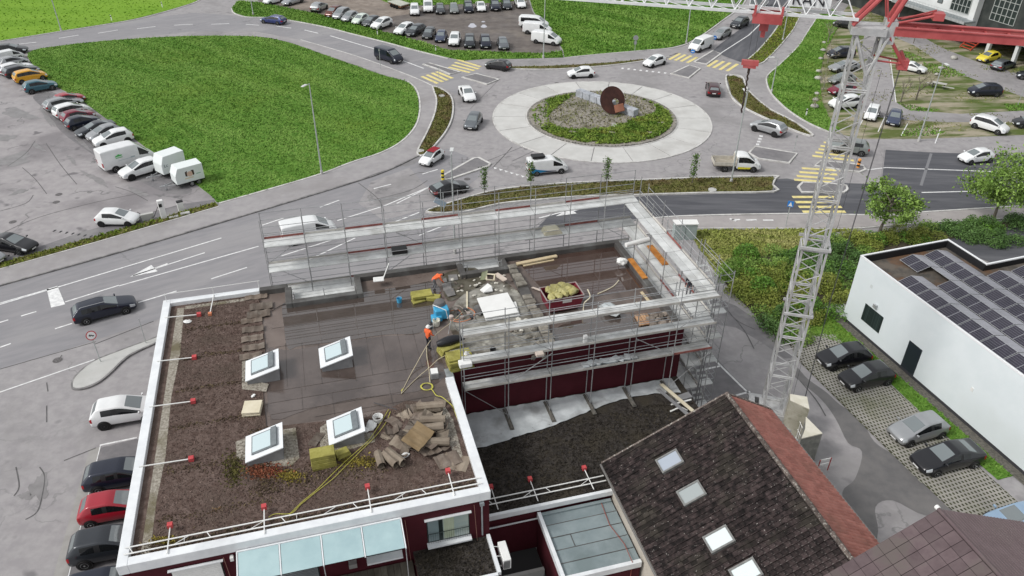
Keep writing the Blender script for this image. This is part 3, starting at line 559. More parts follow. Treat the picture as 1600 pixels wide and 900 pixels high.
for px in GRV: MB().poly(gp(px, RZ+.085)).build('gravel_patch', pale_gravel, RB)
for lo_, hi_, v0, v1, n in ((-10.7, 5.7, 26.6, 33.6, 15000), (-10.7, -4.8, 33.6, 47.6, 12000)):
    P = sample([(lo_, v0), (hi_, v0), (hi_, v1), (lo_, v1)], n); P = P[(P[:, 0] > -9.8)]
    W = np.array([[*BF(a, b)[:2]] for a, b in P])
    tag(link('sedum', quads_mesh('sedum', blades(W, RZ+.06, .045, .07, 1.0), sedum_b), RB), kind='stuff')
Pm = np.zeros((0, 2))
for v in (28.6, 31.9, 35.2, 38.4, 41.5, 44.6): Pm = np.vstack([Pm, np.stack([RNG.uniform(-9.7, -5 if v > 33 else -4.2, 260), v+RNG.normal(0, .12, 260)], 1)])
Pm = np.vstack([Pm, np.stack([RNG.uniform(-10.6, 5.6, 2600), 27.0+RNG.normal(0, .22, 2600)], 1), np.stack([-4.9+RNG.normal(0, .3, 900), RNG.uniform(29, 34, 900)], 1), np.stack([RNG.uniform(-5, 1.5, 1400), 29.6+RNG.normal(0, .45, 1400)], 1)])
W = np.array([[*BF(a, b)[:2]] for a, b in Pm])
tag(link('moss', quads_mesh('moss', blades(W, RZ+.06, .06, .1, .9), moss_b), RB), kind='stuff')
for px, rx, ry, n_, nm, ca, cb in (((415, 735), 30, 11, 900, 'red_sedum', (.17, .05, .03), (.25, .09, .05)), ((452, 744), 22, 8, 500, 'yellow_sedum', (.2, .16, .03), (.27, .22, .05)), ((365, 735), 16, 26, 700, 'olive_moss', (.06, .055, .02), (.12, .11, .035)), ((560, 722), 34, 9, 600, 'yellow_sedum', (0, 0, 0), None), ((258, 845), 22, 6, 300, 'yellow_sedum', (0, 0, 0), None)):
    W = np.array([[*G(px[0]+RNG.normal(0, rx*.5), px[1]+RNG.normal(0, ry*.5), RZ+.07)[:2]] for _ in range(n_)])
    tag(link('sedum_patch', quads_mesh('sedum_patch', blades(W, RZ+.06, .07, .1, 1.0), mat(nm, ca, cb, .8, .95, isl=.45)), RB), kind='stuff')
k = 0
for v0, v1, us in ((40.2, 45.4, [-4.4+1.05*i for i in range(10)]), (37.0, 40.15, [-4.5+1.2*i for i in range(9)])):
    for u in us:
        k += 1; w_ = us[1]-us[0]+.1
        MB().fbox(BF, u, min(u+w_, 6.0), v0+random.uniform(-.1, .1), v1+random.uniform(-.05, .15), RZ+.002, RZ+.006+.005*(k % 3)).build('membrane_strip', memb, RB)
for i in range(3):
    for j in range(3):
        k += 1; MB().fbox(BF, -4.55+j*3.55+random.uniform(-.2, .2), min(-.9+j*3.55, 5.9), 33.9+i*1.03, 34.98+i*1.03, RZ+.002, RZ+.006+.005*((i+2*j) % 3)).build('membrane_strip', memb, RB)
for i in range(8):
    MB().fbox(BF, 13.3+i*1.0, min(14.36+i*1.0, 21.28), 36.52, 47.55, RZ+.002, RZ+.007+.005*(i % 2)).build('membrane_strip', memb, RB)
wp = smooth_pts(gp([(442, 474), (470, 478), (560, 458), (640, 446), (676, 440), (690, 462), (676, 500), (655, 520), (600, 523), (540, 532), (470, 540), (450, 545), (444, 510)], RZ+.026), 4, True)
MB().poly(wp).build('standing_water', water_br, RB)
film = mat('damp_film', (.085, .064, .055), (.115, .09, .08), .5, .035, r2=.22, sc3=.35, c3=(.062, .046, .04), lo3=.48, hi3=.62)
film.node_tree.nodes['Principled BSDF'].inputs['IOR'].default_value = 1.9
MB().poly(smooth_pts(gp([(418, 545), (450, 547), (540, 534), (600, 525), (655, 522), (676, 503), (690, 560), (694, 590), (650, 612), (560, 622), (480, 640), (425, 655), (418, 600)], RZ+.024), 3, True)).build('damp_film', film, RB)
wp = smooth_pts(gp([(812, 408), (850, 402), (950, 386), (962, 384), (990, 420), (1004, 448), (985, 452), (940, 462), (900, 470), (862, 468), (846, 450)], RZ+.026), 4, True)
MB().poly(wp).build('standing_water', water_dk, RB)
wp = smooth_pts(gp([(862, 520), (900, 500), (990, 490), (1020, 500), (1000, 520), (930, 535), (880, 540)], RZ+.026), 4, True)
MB().poly(wp).build('standing_water', water_br, RB)
MB().poly(smooth_pts(gp([(700, 500), (726, 458), (790, 440), (840, 500), (850, 540), (730, 560), (718, 540)], RZ+.03), 3, True)).build('concrete_screed', mat('stained_screed', (.13, .12, .1), (.3, .29, .26), 1.1, .85, c3=(.075, .06, .045), sc3=.5, bump=.4, bsc=8, c4=(.36, .35, .3), sc4=1.6, lo4=.62, hi4=.7), RB)
MB().poly(smooth_pts(gp([(690, 440), (700, 425), (742, 418), (760, 440), (725, 460), (700, 470)], RZ+.03), 3, True)).build('concrete_screed', mat('mossy_screed', (.06, .052, .035), (.12, .11, .085), 1.6, .8, c3=(.16, .155, .14), sc3=.6, bump=.4, bsc=8), RB)
sm2 = mat('welded_seam', (.062, .05, .045), (.1, .08, .07), 2, .5)
def seam(a, b2, wd=.035): MB().obox(BF(a[0], a[1], RZ+.031), (BF(*b2)-BF(*a)), (BF.v if abs(a[1]-b2[1]) < abs(a[0]-b2[0]) else BF.u)*wd, Vector((0, 0, .004))).build('seam', sm2, RB)
for i in range(11): u = -4.4+i*1.0; seam((u, 37.0+.3*math.sin(i*2.1)), (u+.02, 41.2+.4*math.sin(i*1.3)), .03)
for v, u0, u1 in ((36.0, -4.4, 5.6), (35.0, -4.4, 3.0), (37.0, -4.2, 5.8), (34.2, -2, 4.8), (41.3, -4.0, 5.0), (43.4, -4.2, 5.5)): seam((u0, v), (u1, v+.05), .03)
for u, v0, v1 in ((-.9, 34.1, 36.0), (2.4, 34.1, 36.0), (-2.6, 35, 37), (4.2, 36, 37.2)): seam((u, v0), (u, v1), .03)
# broken block wall across the roof
blk = mat('parapet_block', (.17, .155, .13), (.27, .25, .215), 3, .9, rnd=.22, bump=.4, bsc=12)
fbox('kerb_wall', 12.55, 13.25, 36.55, 46.4, RZ, RZ+.22, memb_d)
for i in range(17):
    if i in (10, 11): continue
    v = 36.8+i*.575
    MB().obox(BF(12.55+random.uniform(-.05, .05), v, RZ+.222), BF.u*(.66+random.uniform(-.06, .08))+BF.v*random.uniform(-.05, .05), BF.v*.52, Vector((random.uniform(-.03, .03), 0, .2+random.uniform(-.03, .05)))).build('block', blk, RB, bevel=.03)
# ---- skylights: wedge-shaped curbs, high side to the right
sk_g = mat('skylight_glass', (.52, .62, .64), rough=.12, spec=.6)
sk_f = mat('skylight_flashing', (.16, .18, .19), (.2, .22, .23), 4, .4, .3)
sk_side = mat('curb_grey', (.2, .2, .205), (.24, .24, .245), 3, .7)
def skylight(px):
    q = [G(*px[0], RZ+.42), G(*px[1], RZ+1.0), G(*px[2], RZ+1.0), G(*px[3], RZ+.42)]
    uvs = [BF.inv(p) for p in q]; u0 = (uvs[0][0]+uvs[3][0])/2; u1 = (uvs[1][0]+uvs[2][0])/2; v1 = (uvs[0][1]+uvs[1][1])/2; v0 = (uvs[2][1]+uvs[3][1])/2
    m = MB(); hl, hr = RZ+.34, RZ+.92
    vs = [BF(u0+.06, v0+.06, RZ), BF(u1-.06, v0+.06, RZ), BF(u1-.06, v1-.06, RZ), BF(u0+.06, v1-.06, RZ), BF(u0+.06, v0+.06, hl), BF(u1-.06, v0+.06, hr), BF(u1-.06, v1-.06, hr), BF(u0+.06, v1-.06, hl)]
    m.add(vs, [(3, 2, 1, 0), (0, 1, 5, 4), (1, 2, 6, 5), (2, 3, 7, 6), (3, 0, 4, 7), (4, 5, 6, 7)])
    c = m.build('skylight', sk_side, RB)
    def T(a, b, h=0): return BF(u0+(u1-u0)*a, v0+(v1-v0)*b, hl+(hr-hl)*a+h)
    def plate(name, a0, a1, b0, b1, h0, h1, mm, bev=0):
        MB().add([T(a0, b0, h0), T(a1, b0, h0), T(a1, b1, h0), T(a0, b1, h0), T(a0, b0, h1), T(a1, b0, h1), T(a1, b1, h1), T(a0, b1, h1)], [(3, 2, 1, 0), (4, 5, 6, 7), (0, 1, 5, 4), (1, 2, 6, 5), (2, 3, 7, 6), (3, 0, 4, 7)]).build(name, mm, c, bevel=bev)
    plate('curb_cap', -.01, 1.01, -.01, 1.01, .01, .07, cap_w)
    plate('window_frame', .16, .86, .16, .88, .072, .16, sk_f, .02)
    plate('pane', .19, .68, .21, .83, .162, .175, sk_g)
    plate('blind_box', .69, .85, .15, .89, .164, .24, sk_f, .02)
for px in ([(384, 564), (434, 545), (436, 575), (384, 595)], [(498, 544), (546, 526), (551, 554), (501, 575)], [(384, 682), (440, 660), (442, 699), (384, 722)], [(511, 657), (564, 636), (570, 672), (514, 696)]): skylight(px)
# ---- lower gravel roof, courtyard, green-grey roof
LZ2 = 3.5
low_g = mat('dark_roof_gravel', (.02, .017, .015), (.055, .048, .043), 5, .95, bump=1, bsc=12, bd=.05, c3=(.045, .038, .028), sc3=.5, c4=(.2, .18, .15), sc4=22, lo4=.64, hi4=.72)
MB().prism([BF(u, v) for u, v in ((6.17, 27.9), (14.2, 27.9), (14.2, 29.15), (21.7, 29.15), (21.7, 36.24), (6.17, 36.24))], 0, LZ2-.02).build('lower_wall', red_w, RB)
MB().poly([BF(u, v) for u, v in ((6.17, 27.9), (14.2, 27.9), (14.2, 29.15), (21.7, 29.15), (21.7, 36.24), (6.17, 36.24))], LZ2).build('lower_roof', low_g, RB)
P = sample([(6.2, 28), (14, 28), (14, 29.2), (21.5, 29.2), (21.5, 34), (6.2, 34)], 6500); W = np.array([[*BF(a, b)[:2]] for a, b in P])
tag(link('dry_moss', quads_mesh('dry_moss', blades(W, LZ2, .06, .1, 1.0), mat('dry_moss', (.022, .018, .014), (.05, .042, .03), .7, .95, isl=.6, c3=(.08, .074, .064), sc3=2.5, lo3=.6, hi3=.7)), RB), kind='stuff')
fbox('lower_parapet', 6.18, 9.3, 27.75, 27.95, LZ2-.2, LZ2+.14, cap_w); fbox('lower_parapet', 9.3, 14.2, 27.75, 27.95, LZ2-.2, LZ2+.14, cap_w)
fbox('fascia_trim', 6.2, 9.3, 27.7, 27.76, LZ2-.82, LZ2-.76, cap_w)
# gutter-side annex with grey-green felt roof
MB().fbox(BF, 9.3, 13.6, 23.3, 27.72, 0, 2.95).build('annex_wall', red_w, RB)
an = mat('annex_felt', (.2, .245, .255), (.25, .295, .305), .9, .6, rnd=.06, c3=(.17, .21, .215), sc3=.4)
k = 0
for i in range(5):
    cuts = [9.46, 10.6+.3*(i % 2), 13.6] if i == 2 else [9.46, 13.6]
    for j in range(len(cuts)-1):
        k += 1; MB().fbox(BF, cuts[j], cuts[j+1]+.04, 23.48+i*.85, 24.36+i*.85, 2.955, 2.975+.012*(k % 3)).build('felt_strip', an, RB)
sm_ = MB()
for i in range(1, 5): sm_.fbox(BF, 9.46, 13.6, 23.48+i*.85-.03, 23.48+i*.85+.012, 3.0, 3.012)
sm_.fbox(BF, 10.6, 10.64, 25.18, 26.03, 3.0, 3.012)
sm_.build('bitumen_seam', memb_d, RB)
fbox('annex_parapet', 9.25, 9.45, 23.2, 27.74, 2.8, 3.2, cap_w); fbox('annex_parapet', 9.452, 13.6, 23.2, 23.42, 2.8, 3.2, cap_w); fbox('annex_upstand', 9.46, 13.6, 27.55, 27.74, 2.9, 3.1, an)
MB().path([BF(13.0, 27.6, 3.06), BF(12.9, 26, 3.05), BF(13.2, 24.6, 3.06), BF(13.1, 23.3, 3.24), BF(13.0, 23.1, 2.2)], .02, 5).build('cable', mat('cable_red', (.3, .09, .07), rough=.6), RB)
# near facade: window, glass canopy, terrace, shutter
dk_frame = mat('dark_window_frame', (.012, .022, .02), rough=.4)
wn = fbox('window', 2.9, 5.1, 26.19, 26.2, 4.55, 6.3, dk_frame)
win_gl = mat('window_glass_green', (.2, .26, .27), rough=.05, spec=.9); cur = mat('curtain', (.36, .42, .3), (.45, .5, .38), 4, .9, stretch=((6, 1, .2), 0))
fbox('pane', 2.95, 3.5, 26.165, 26.185, 4.65, 6.25, win_gl, wn); fbox('pane', 3.72, 5.05, 26.165, 26.185, 4.65, 6.25, mat('window_glass_pale', (.34, .42, .4), (.42, .48, .43), 1.2, .06, spec=.9), wn)
fbox('curtain', 3.76, 4.3, 26.162, 26.164, 4.68, 6.2, cur, wn)
fbox('lintel_trim', 2.8, 5.2, 26.05, 26.19, 6.3, 6.36, cap_w, wn); fbox('sill', 2.85, 5.15, 25.85, 26.19, 4.45, 4.55, cap_w, wn)
rl = MB(); rl.tube(BF(2.92, 26.08, 5.3), BF(5.1, 26.08, 5.3), .018)
for i in range(19): rl.tube(BF(2.95+i*.118, 26.08, 4.56), BF(2.95+i*.118, 26.08, 5.3), .008, 4)
rl.build('railing', dk_frame, wn)
CG = [BF(-6.05, 26.0, 7.0), BF(1.65, 26.0, 7.0), BF(1.65, 24.55, 6.62), BF(-6.05, 24.55, 6.62)]
glp = mat('canopy_glass', (.36, .5, .52), (.42, .56, .575), .5, .15, c3=(.33, .46, .485), sc3=.3, spec=.6)
for i in range(4):
    a, b2 = i/4, (i+1)/4
    P = lambda t, s, h=0: CG[0].lerp(CG[1], t).lerp(CG[3].lerp(CG[2], t), s)+Vector((0, 0, h))
    MB().obox(P(a+.006, .0), P(b2-.006, 0)-P(a+.006, 0), P(a, 1)-P(a, 0), Vector((0, 0, .012))).build('canopy_pane', glp, RB)
cr = MB()
for i in range(5): cr.obox(P(i/4, -.02, -.05)-BF.u*.03, BF.u*.06, P(0, 1.02)-P(0, -.02), Vector((0, 0, .09)))
cr.obox(P(0, -.04, -.05), P(1, 0)-P(0, 0), -BF.v*.08, Vector((0, 0, .1)))
cr.build('canopy_frame', cap_w, RB)
cp = MB()
for t in (.5, 1.0): cp.tube(P(t, .99, -.05), P(t, .99)-Vector((0, 0, 2.6)), .025)
cp.build('canopy_post', steel, RB)
fbox('terrace', 2.1, 6.12, 23.6, 26.19, 0, 4.1, red_w)
MB().poly([BF(2.1, 23.6), BF(6.0, 23.6), BF(6.0, 26.19), BF(2.1, 26.19)], 4.13).build('terrace_gravel', low_g, RB)
P_ = sample([(2.15, 23.6), (5.9, 23.6), (5.9, 26.1), (2.15, 26.1)], 1500); W = np.array([[*BF(a, b)[:2]] for a, b in P_])
tag(link('dry_moss', quads_mesh('dry_moss', blades(W, 4.12, .06, .1, 1.0), mat('dry_moss', (0, 0, 0))), RB), kind='stuff')
fbox('terrace_parapet', 5.95, 6.14, 23.7, 26.1, 4.0, 4.36, cap_w); fbox('terrace_parapet', 2.2, 5.95, 23.55, 23.72, 4.0, 4.36, cap_w)
for i in range(24):
    fbox('deck_board', -5.9+i*.33, -5.9+i*.33+.315, 23.0, 26.1, 3.55, 3.6+.01*(i % 2), mat('weathered_board', (.085, .075, .06), (.15, .135, .11), 2, .85, rnd=.25, stretch=((1, .3, 1), 0)))
fbox('terrace', -5.95, 2.05, 23.0, 26.19, 0, 3.54, red_w)
w2 = fbox('window', -.2, 1.5, 26.18, 26.2, 4.5, 5.6, dk_frame); fbox('pane', -.15, 1.45, 26.165, 26.178, 4.55, 5.55, win_gl, w2); fbox('sill', -.25, 1.55, 25.75, 26.19, 4.36, 4.48, cap_w, w2)
w3 = fbox('window', -5.2, -2.6, 26.17, 26.2, 3.8, 5.6, dk_frame)
for i in range(14): fbox('blind_slat', -5.15, -2.65, 26.08, 26.15, 3.85+i*.12, 3.87+i*.12, mat('blind_grey', (.3, .32, .33), rough=.5), w3)
for i in range(7): MB().obox(BF(-5.2, 24.6+i*.2, 3.62), BF.u*2.9, BF.v*.1, Vector((0, 0, .05))).build('louvre', sk_f, RB)
sh = fbox('window', -9.1, -6.85, 26.16, 26.2, 4.8, 6.55, dk_frame); fbox('lintel_trim', -9.2, -6.75, 26.02, 26.16, 6.55, 6.6, cap_w, sh)
for i in range(14): fbox('shutter_slat', -9.05, -6.9, 26.08, 26.13+.01*(i % 2), 4.82+i*.123, 4.93+i*.123, steel_w, sh)
fbox('wall_lamp', -6.42, -6.26, 25.98, 26.19, 6.5, 6.72, steel_w); fbox('wall_lamp', -1.15, -.75, 25.9, 26.19, 4.2, 4.5, mat('lamp_grey', (.25, .24, .23), rough=.5))
dp = MB().tube(BF(5.75, 26.1, 6.75), BF(5.75, 26.1, 4.4), .045, 8); dp.box(BF(5.75, 26.08, 6.8), (.22, .18, .18), BF.a); dp.build('downpipe', mat('zinc', (0, 0, 0)), RB)
for u, z0, z1 in ((5.35, 4.1, 6.8), (1.85, 3.2, 6.75), (-6.7, 4.2, 6.75)): MB().tube(BF(u, 26.1, z1), BF(u+.1, 26.02, z0), .012, 5).build('lightning_rod', mat('copper_rod', (.4, .22, .17), rough=.5, metal=.4), RB)
ac = thing('air_conditioner', 'white outdoor air-conditioning unit on brackets beside the small terrace roof', 'air conditioner', BF(6.4, 24.9, 3.5))
ab = MB(); ab.fbox(BF, 6.4, 6.82, 24.3, 25.5, 3.6, 4.35); ab.build('casing', steel_w, ac, bevel=.02)
gb = MB()
for i in range(6): gb.fbox(BF, 6.44+.055*i, 6.47+.055*i, 24.285, 24.3, 3.68, 4.25)
gb.build('grille', black, ac)
bb = MB()
for v in (24.6, 25.2): bb.fbox(BF, 6.14, 6.8, v, v+.05, 3.53, 3.58); bb.tube(BF(6.16, v+.02, 4.4), BF(6.42, v+.02, 4.3), .02)
bb.build('bracket', steel_w, ac)
fbox('courtyard_floor', 6.16, 9.28, 18, 27.88, 0, .05, mat('courtyard_floor', (.05, .05, .05), rough=.8)); fbox('courtyard_step', 6.2, 9.2, 25.9, 26.1, .05, .6, conc)  # deep shade of the courtyard is put into the floor's dark colour
# ---- old gabled house with mossy tiles
tile_d = mat('mossy_tile', (.010, .008, .008), (.044, .032, .031), 4, .9, rnd=.5, c3=(.034, .029, .024), sc3=.6, c4=(.2, .185, .17), sc4=9, lo4=.66, hi4=.72, bump=.5, bsc=18)
tile_ds = mat('mossy_tile_field', (.010, .008, .008), (.044, .032, .031), 4, .9, isl=.5, c3=(.034, .029, .024), sc3=.6, c4=(.2, .185, .17), sc4=9, lo4=.66, hi4=.72, bump=.5, bsc=18)
tile_r = mat('red_tile', (.29, .115, .092), (.36, .155, .125), 2, .75, isl=.14, c3=(.26, .115, .09), sc3=.5)
GH = thing('gabled_house', 'old house with dark mossy tiled roof, red tiled far slope and four roof windows', 'building', BF(13.5, 20, 0))
UE, UR, UE2, ZE, ZR, ZE2, V0, V1, V2R = 13.5, 20.8, 24.05, 4.5, 8.15, 6.2, 12.0, 29.1, 16.2
MB().add([BF(UE+.25, V0, 0), BF(UE2-.3, V0, 0), BF(UE2-.3, V0, ZE2-.05), BF(UR, V0, ZR-.2), BF(UE+.25, V0, ZE-.05), BF(UE+.25, V1-.2, 0), BF(UE2-.3, V1-.2, 0), BF(UE2-.3, V1-.2, ZE2-.05), BF(UR, V1-.2, ZR-.2), BF(UE+.25, V1-.2, ZE-.05)],
    [(0, 1, 2, 3, 4), (9, 8, 7, 6, 5), (0, 4, 9, 5), (1, 6, 7, 2), (4, 3, 8, 9), (3, 2, 7, 8)]).build('wall', mat('old_plaster', (.42, .38, .32), (.5, .46, .4), 1, .9), GH)
SLa = Vector((UR-UE, 0, ZR-ZE)).length; sdir = (BF(UR, 0, ZR)-BF(UE, 0, ZE)).normalized(); sn = BF.v.cross(sdir).normalized(); sn = sn if sn.z > 0 else -sn
MB().obox(BF(UE, V0, ZE)-sn*.08, BF.v*(V1-V0), sdir*SLa, sn*.06).build('roof_deck', tile_ds, GH)
tb = MB().obox((0, 0, 0), Vector((.27, 0, 0)), Vector((0, .40, .02)), Vector((0, 0, .028)))
tb.obox((.0, 0, .026), Vector((.05, 0, 0)), Vector((0, .40, .02)), Vector((0, 0, .022)))
tme = tb.mesh('tile', tile_d)
nc, nr = int((V1-V0)/.285), int(SLa/.33)
field = []
for r in range(nr):
    for c in range(nc):
        v = V0+c*.285; s = r*.33
        if v < 16.2: continue
        p = BF(UE, v, ZE)+sdir*s; field.append((p, (p-CO).length, r, c))
holes = []
def rw_center(px):
    d = CF+(px[0]-800)/FPX*CR-(px[1]-450)/FPX*CU; p0 = BF(UE, V0, ZE); t = (p0-CO).dot(sn)/d.dot(sn); return CO+d*t
RW = [(1047, 722), (1081, 772), (1124, 844), (1166, 896)]
rwc = [rw_center(q) for q in RW]
field = [f for f in field if all(abs((f[0]+sdir*.15+BF.v*.14-c).dot(sdir)) > .75 or abs((f[0]+BF.v*.14-c).dot(BF.v)) > .62 for c in rwc)]
field.sort(key=lambda f: f[1])
mt = Matrix((BF.v, sdir, sn)).transposed().to_4x4()     # columns
st = MB()
for i, (p, d, r, c) in enumerate(field):
    jj = Matrix.Rotation(random.gauss(0, .02), 4, 'Z') @ Matrix.Rotation(random.gauss(.0, .025), 4, 'X')
    M_ = Matrix.Translation(p+sn*(.0+random.uniform(0, .02))) @ mt @ jj
    if i < 300:
        o = bpy.data.objects.new('tile', tme); COL.objects.link(o); o.matrix_basis = M_; o.parent = GH; o.matrix_parent_inverse = chain(GH).inverted()
    else: st.add([M_ @ Vector(v) for v in tb.v], tb.f)
tag(st.build('tile_field', tile_ds, GH), kind='stuff')
# red pantile slope
sd2 = (BF(UE2, 0, ZE2)-BF(UR, 0, ZR)); L2 = sd2.length; sd2.normalize(); sn2 = sd2.cross(BF.v).normalized(); sn2 = sn2 if sn2.z > 0 else -sn2
rt = MB(); nw = int((V1-V2R)/.24)
for i in range(nw):
    for j in range(10):
        o0 = BF(UR, V1-(i+1)*.24, ZR)+sd2*(j*L2/10)+sn2*.0; vs = []
        for e in (0, 1):
            for t in range(5):
                h = .035*math.sin(math.pi*t/4)+(.0 if e else -.02)+random.uniform(-.004, .004)
                vs.append(o0+BF.v*(.24*t/4)+sd2*(e*(L2/10+.03))+sn2*h)
        rt.add(vs, [(t, t+1, t+6, t+5) for t in range(4)])
tag(rt.build('red_tile_field', tile_r, GH), kind='stuff')
MB().obox(BF(UR, V2R, ZR)-sn2*.1, BF.v*(V1-V2R), sd2*L2, sn2*.05).build('roof_deck', tile_r, GH)
rid = mat('ridge_tile', (.075, .06, .055), (.14, .115, .1), 4, .9, rnd=.4, c4=(.3, .28, .25), sc4=9, lo4=.55, hi4=.66, bump=.5, bsc=14)
for i in range(36):
    v = V1-.36*(i+1)
    if v < 15.6: break
    MB().tube(BF(UR, v, ZR+.0+random.uniform(0, .02)), BF(UR, v+.39, ZR+.03), .115, 8, .13).build('ridge_tile', rid, GH)
vb = MB().obox(BF(UE, V1-.02, ZE-.12), BF(UR, 0, ZR)-BF(UE, 0, ZE), BF.v*.1, Vector((0, 0, .2))); vb.obox(BF(UR, V1-.02, ZR-.12), BF(UE2, 0, ZE2)-BF(UR, 0, ZR), BF.v*.1, Vector((0, 0, .2))); vb.build('verge_board', rid, GH)
MB().tube(BF(UE-.06, V0, ZE-.05), BF(UE-.06, V1, ZE-.05), .07, 8).build('gutter', mat('old_gutter', (.2, .19, .18), rough=.5, metal=.4), GH)
MB().tube(BF(UE2+.05, V2R, ZE2-.05), BF(UE2+.05, V1, ZE2-.05), .06, 8).build('gutter', mat('old_gutter', (0, 0, 0)), GH)
gm = [mat('roof_window_pane_blue', (.36, .40, .46), rough=.1, spec=.6), mat('roof_window_pane_grey', (.33, .36, .36), rough=.1, spec=.6), mat('roof_window_pane_white', (.66, .72, .72), rough=.2), mat('roof_window_pane_white', (0, 0, 0))]
for i, c in enumerate(rwc):
    hw, hl_ = .44, .6
    fr_ = MB()
    A = lambda a, b, h: c+BF.v*a+sdir*b+sn*h
    for a0, a1, b0, b1 in ((-hw-.07, -hw+.03, -hl_-.07, hl_+.07), (hw-.03, hw+.07, -hl_-.07, hl_+.07), (-hw+.03, hw-.03, -hl_-.07, -hl_+.03), (-hw+.03, hw-.03, hl_-.03, hl_+.07)):
        fr_.obox(A(a0, b0, -.05), BF.v*(a1-a0), sdir*(b1-b0), sn*.2)
    f_ = fr_.build('roof_window', mat('roof_window_frame', (.14, .14, .135), (.2, .2, .19), 4, .5), GH)
    MB().obox(A(-hw+.03, -hl_+.03, .09), BF.v*(2*hw-.06), sdir*(2*hl_-.06), sn*.02).build('pane', gm[i], f_)
# ---- brown slate roof in the corner
BH = thing('slate_house', 'house with brown slate saddle roof and plain brown far slope, bottom right corner', 'building', BF(24.5, 14, 0))
slate = mat('brown_slate', (.10, .072, .076), (.125, .092, .096), 2, .6, rnd=.12, c3=(.11, .09, .085), sc3=.5)
slate2 = mat('brown_ribbed_roof', (.14, .1, .103), (.165, .12, .124), 1.5, .55, c3=(.155, .115, .115), sc3=.3)
PK, LFT, RGT = (24.47, 10.5), (19.4, 7.57), (30.3, 7.85); VB, VN = 17.46, 8.0
MB().add([BF(LFT[0]+.2, VN, 0), BF(RGT[0], VN, 0), BF(RGT[0], VN, RGT[1]-.1), BF(PK[0], VN, PK[1]-.12), BF(LFT[0]+.2, VN, LFT[1]-.1), BF(LFT[0]+.2, VB-.2, 0), BF(RGT[0], VB-.2, 0), BF(RGT[0], VB-.2, RGT[1]-.1), BF(PK[0], VB-.2, PK[1]-.12), BF(LFT[0]+.2, VB-.2, LFT[1]-.1)],
    [(0, 1, 2, 3, 4), (9, 8, 7, 6, 5), (0, 4, 9, 5), (1, 6, 7, 2), (4, 3, 8, 9), (3, 2, 7, 8)]).build('wall', mat('old_plaster', (0, 0, 0)), BH)
sl_d = (BF(LFT[0], 0, LFT[1])-BF(PK[0], 0, PK[1])); Ls = sl_d.length; sl_d.normalize(); sl_n = BF.v.cross(sl_d).normalized(); sl_n = sl_n if sl_n.z > 0 else -sl_n
MB().obox(BF(PK[0], VN, PK[1])-sl_n*.09, BF.v*(VB-VN), sl_d*Ls, sl_n*.06).build('roof_deck', mat('under_slate', (.03, .025, .025), rough=.9), BH)
for i in range(10):
    for j in range(13):
        s0 = .1+i*.6; v_ = VB-.02-(j+1)*.55
        if s0 > Ls-.2 or v_ < 11.5: continue
        MB().obox(BF(PK[0], v_+.012, PK[1])+sl_d*s0+sl_n*(.005+random.uniform(0, .008)), BF.v*.528, sl_d*min(.585, Ls-s0)+sl_n*.012, sl_n*.018).build('slate', slate, BH)
sr_d = (BF(RGT[0], 0, RGT[1])-BF(PK[0], 0, PK[1])); Lr = sr_d.length; sr_d.normalize(); sr_n = sr_d.cross(BF.v).normalized(); sr_n = sr_n if sr_n.z > 0 else -sr_n
rb = MB().obox(BF(PK[0], VN, PK[1])-sr_n*.06, BF.v*(VB-VN), sr_d*Lr, sr_n*.06)
for i in range(26): rb.obox(BF(PK[0], VN, PK[1])+sr_d*(.12+i*Lr/26), BF.v*(VB-VN), sr_d*.05, sr_n*.022)
rb.build('ribbed_slope', slate2, BH)
MB().tube(BF(PK[0], VN, PK[1]+.02), BF(PK[0], VB, PK[1]+.02), .09, 8).build('ridge_cap', slate, BH)
MB().tube(BF(PK[0], VB-.03, PK[1]+.04), BF(PK[0], VB+.12, PK[1]+.04), .11, 8).build('ridge_end', steel_w, BH)
# ---- white hall with solar panels
WO = (27.43, 52.54); WF = Frame(WO, R(-71.7))      # u along the wall towards the camera, v away from the yard
HB = thing('white_hall', 'white flat-roofed hall with dark door and solar panels on its roof', 'building', WF(0, 0, 0))
HO = [(0, 0), (26, 0), (26, 30), (4.05, 30), (4.05, 8.55), (0, 8.55)]
def hb(name, *a, **k): return fbox(name, *a, **k, parent=HB, F=WF)
MB().prism([WF(u, v) for u, v in HO], 0, 5.45).build('wall', white_p, HB)
MB().poly([WF(u, v) for u, v in HO], 5.46).build('roof', mat('hall_roof', (.07, .066, .06), (.14, .12, .1), 1.2, .9, c3=(.15, .085, .05), sc3=.4, lo3=.5, hi3=.62, bump=.5, bsc=10), HB)
for a in ((0, 26, 0, .22), (0, .22, .221, 8.33), (0, 4.05, 8.331, 8.55), (3.83, 4.05, 8.551, 30)):
    hb('parapet', *a, 5.4, 6.03, mat('dark_liner', (.02, .02, .022), rough=.6))
for a in ((-.03, 26, -.03, .12), (-.03, .12, .121, 8.43), (-.03, 4.08, 8.431, 8.58), (3.93, 4.08, 8.581, 30)): hb('coping', *a, 5.98, 6.09, mat('white_coping', (.8, .81, .82), rough=.4))
for a in ((0, 26, -.02, 0), (-.02, 0, 0, 8.55)): hb('facade_skin', *a, .25, 5.98, white_p)
hb('plinth', 0, 26, -.06, -.001, 0, .25, mat('plinth_dark', (.05, .05, .055), rough=.8))
wd = hb('window', 1.9, 3.95, -.06, -.021, 1.25, 2.75, dk_frame)
for i in range(15): hb('shutter_slat', 1.97+i*.13, 2.05+i*.13, -.08, -.061, 1.3, 2.7, mat('shutter_dark', (.03, .045, .045), rnd=.4, rough=.5))
hb('door', 6.8, 8.1, -.05, -.021, .05, 2.65, mat('door_dark', (.02, .028, .035), rough=.4))
hb('vent_cowl', 2.75, 3.1, -.2, -.021, 3.0, 3.3, steel)
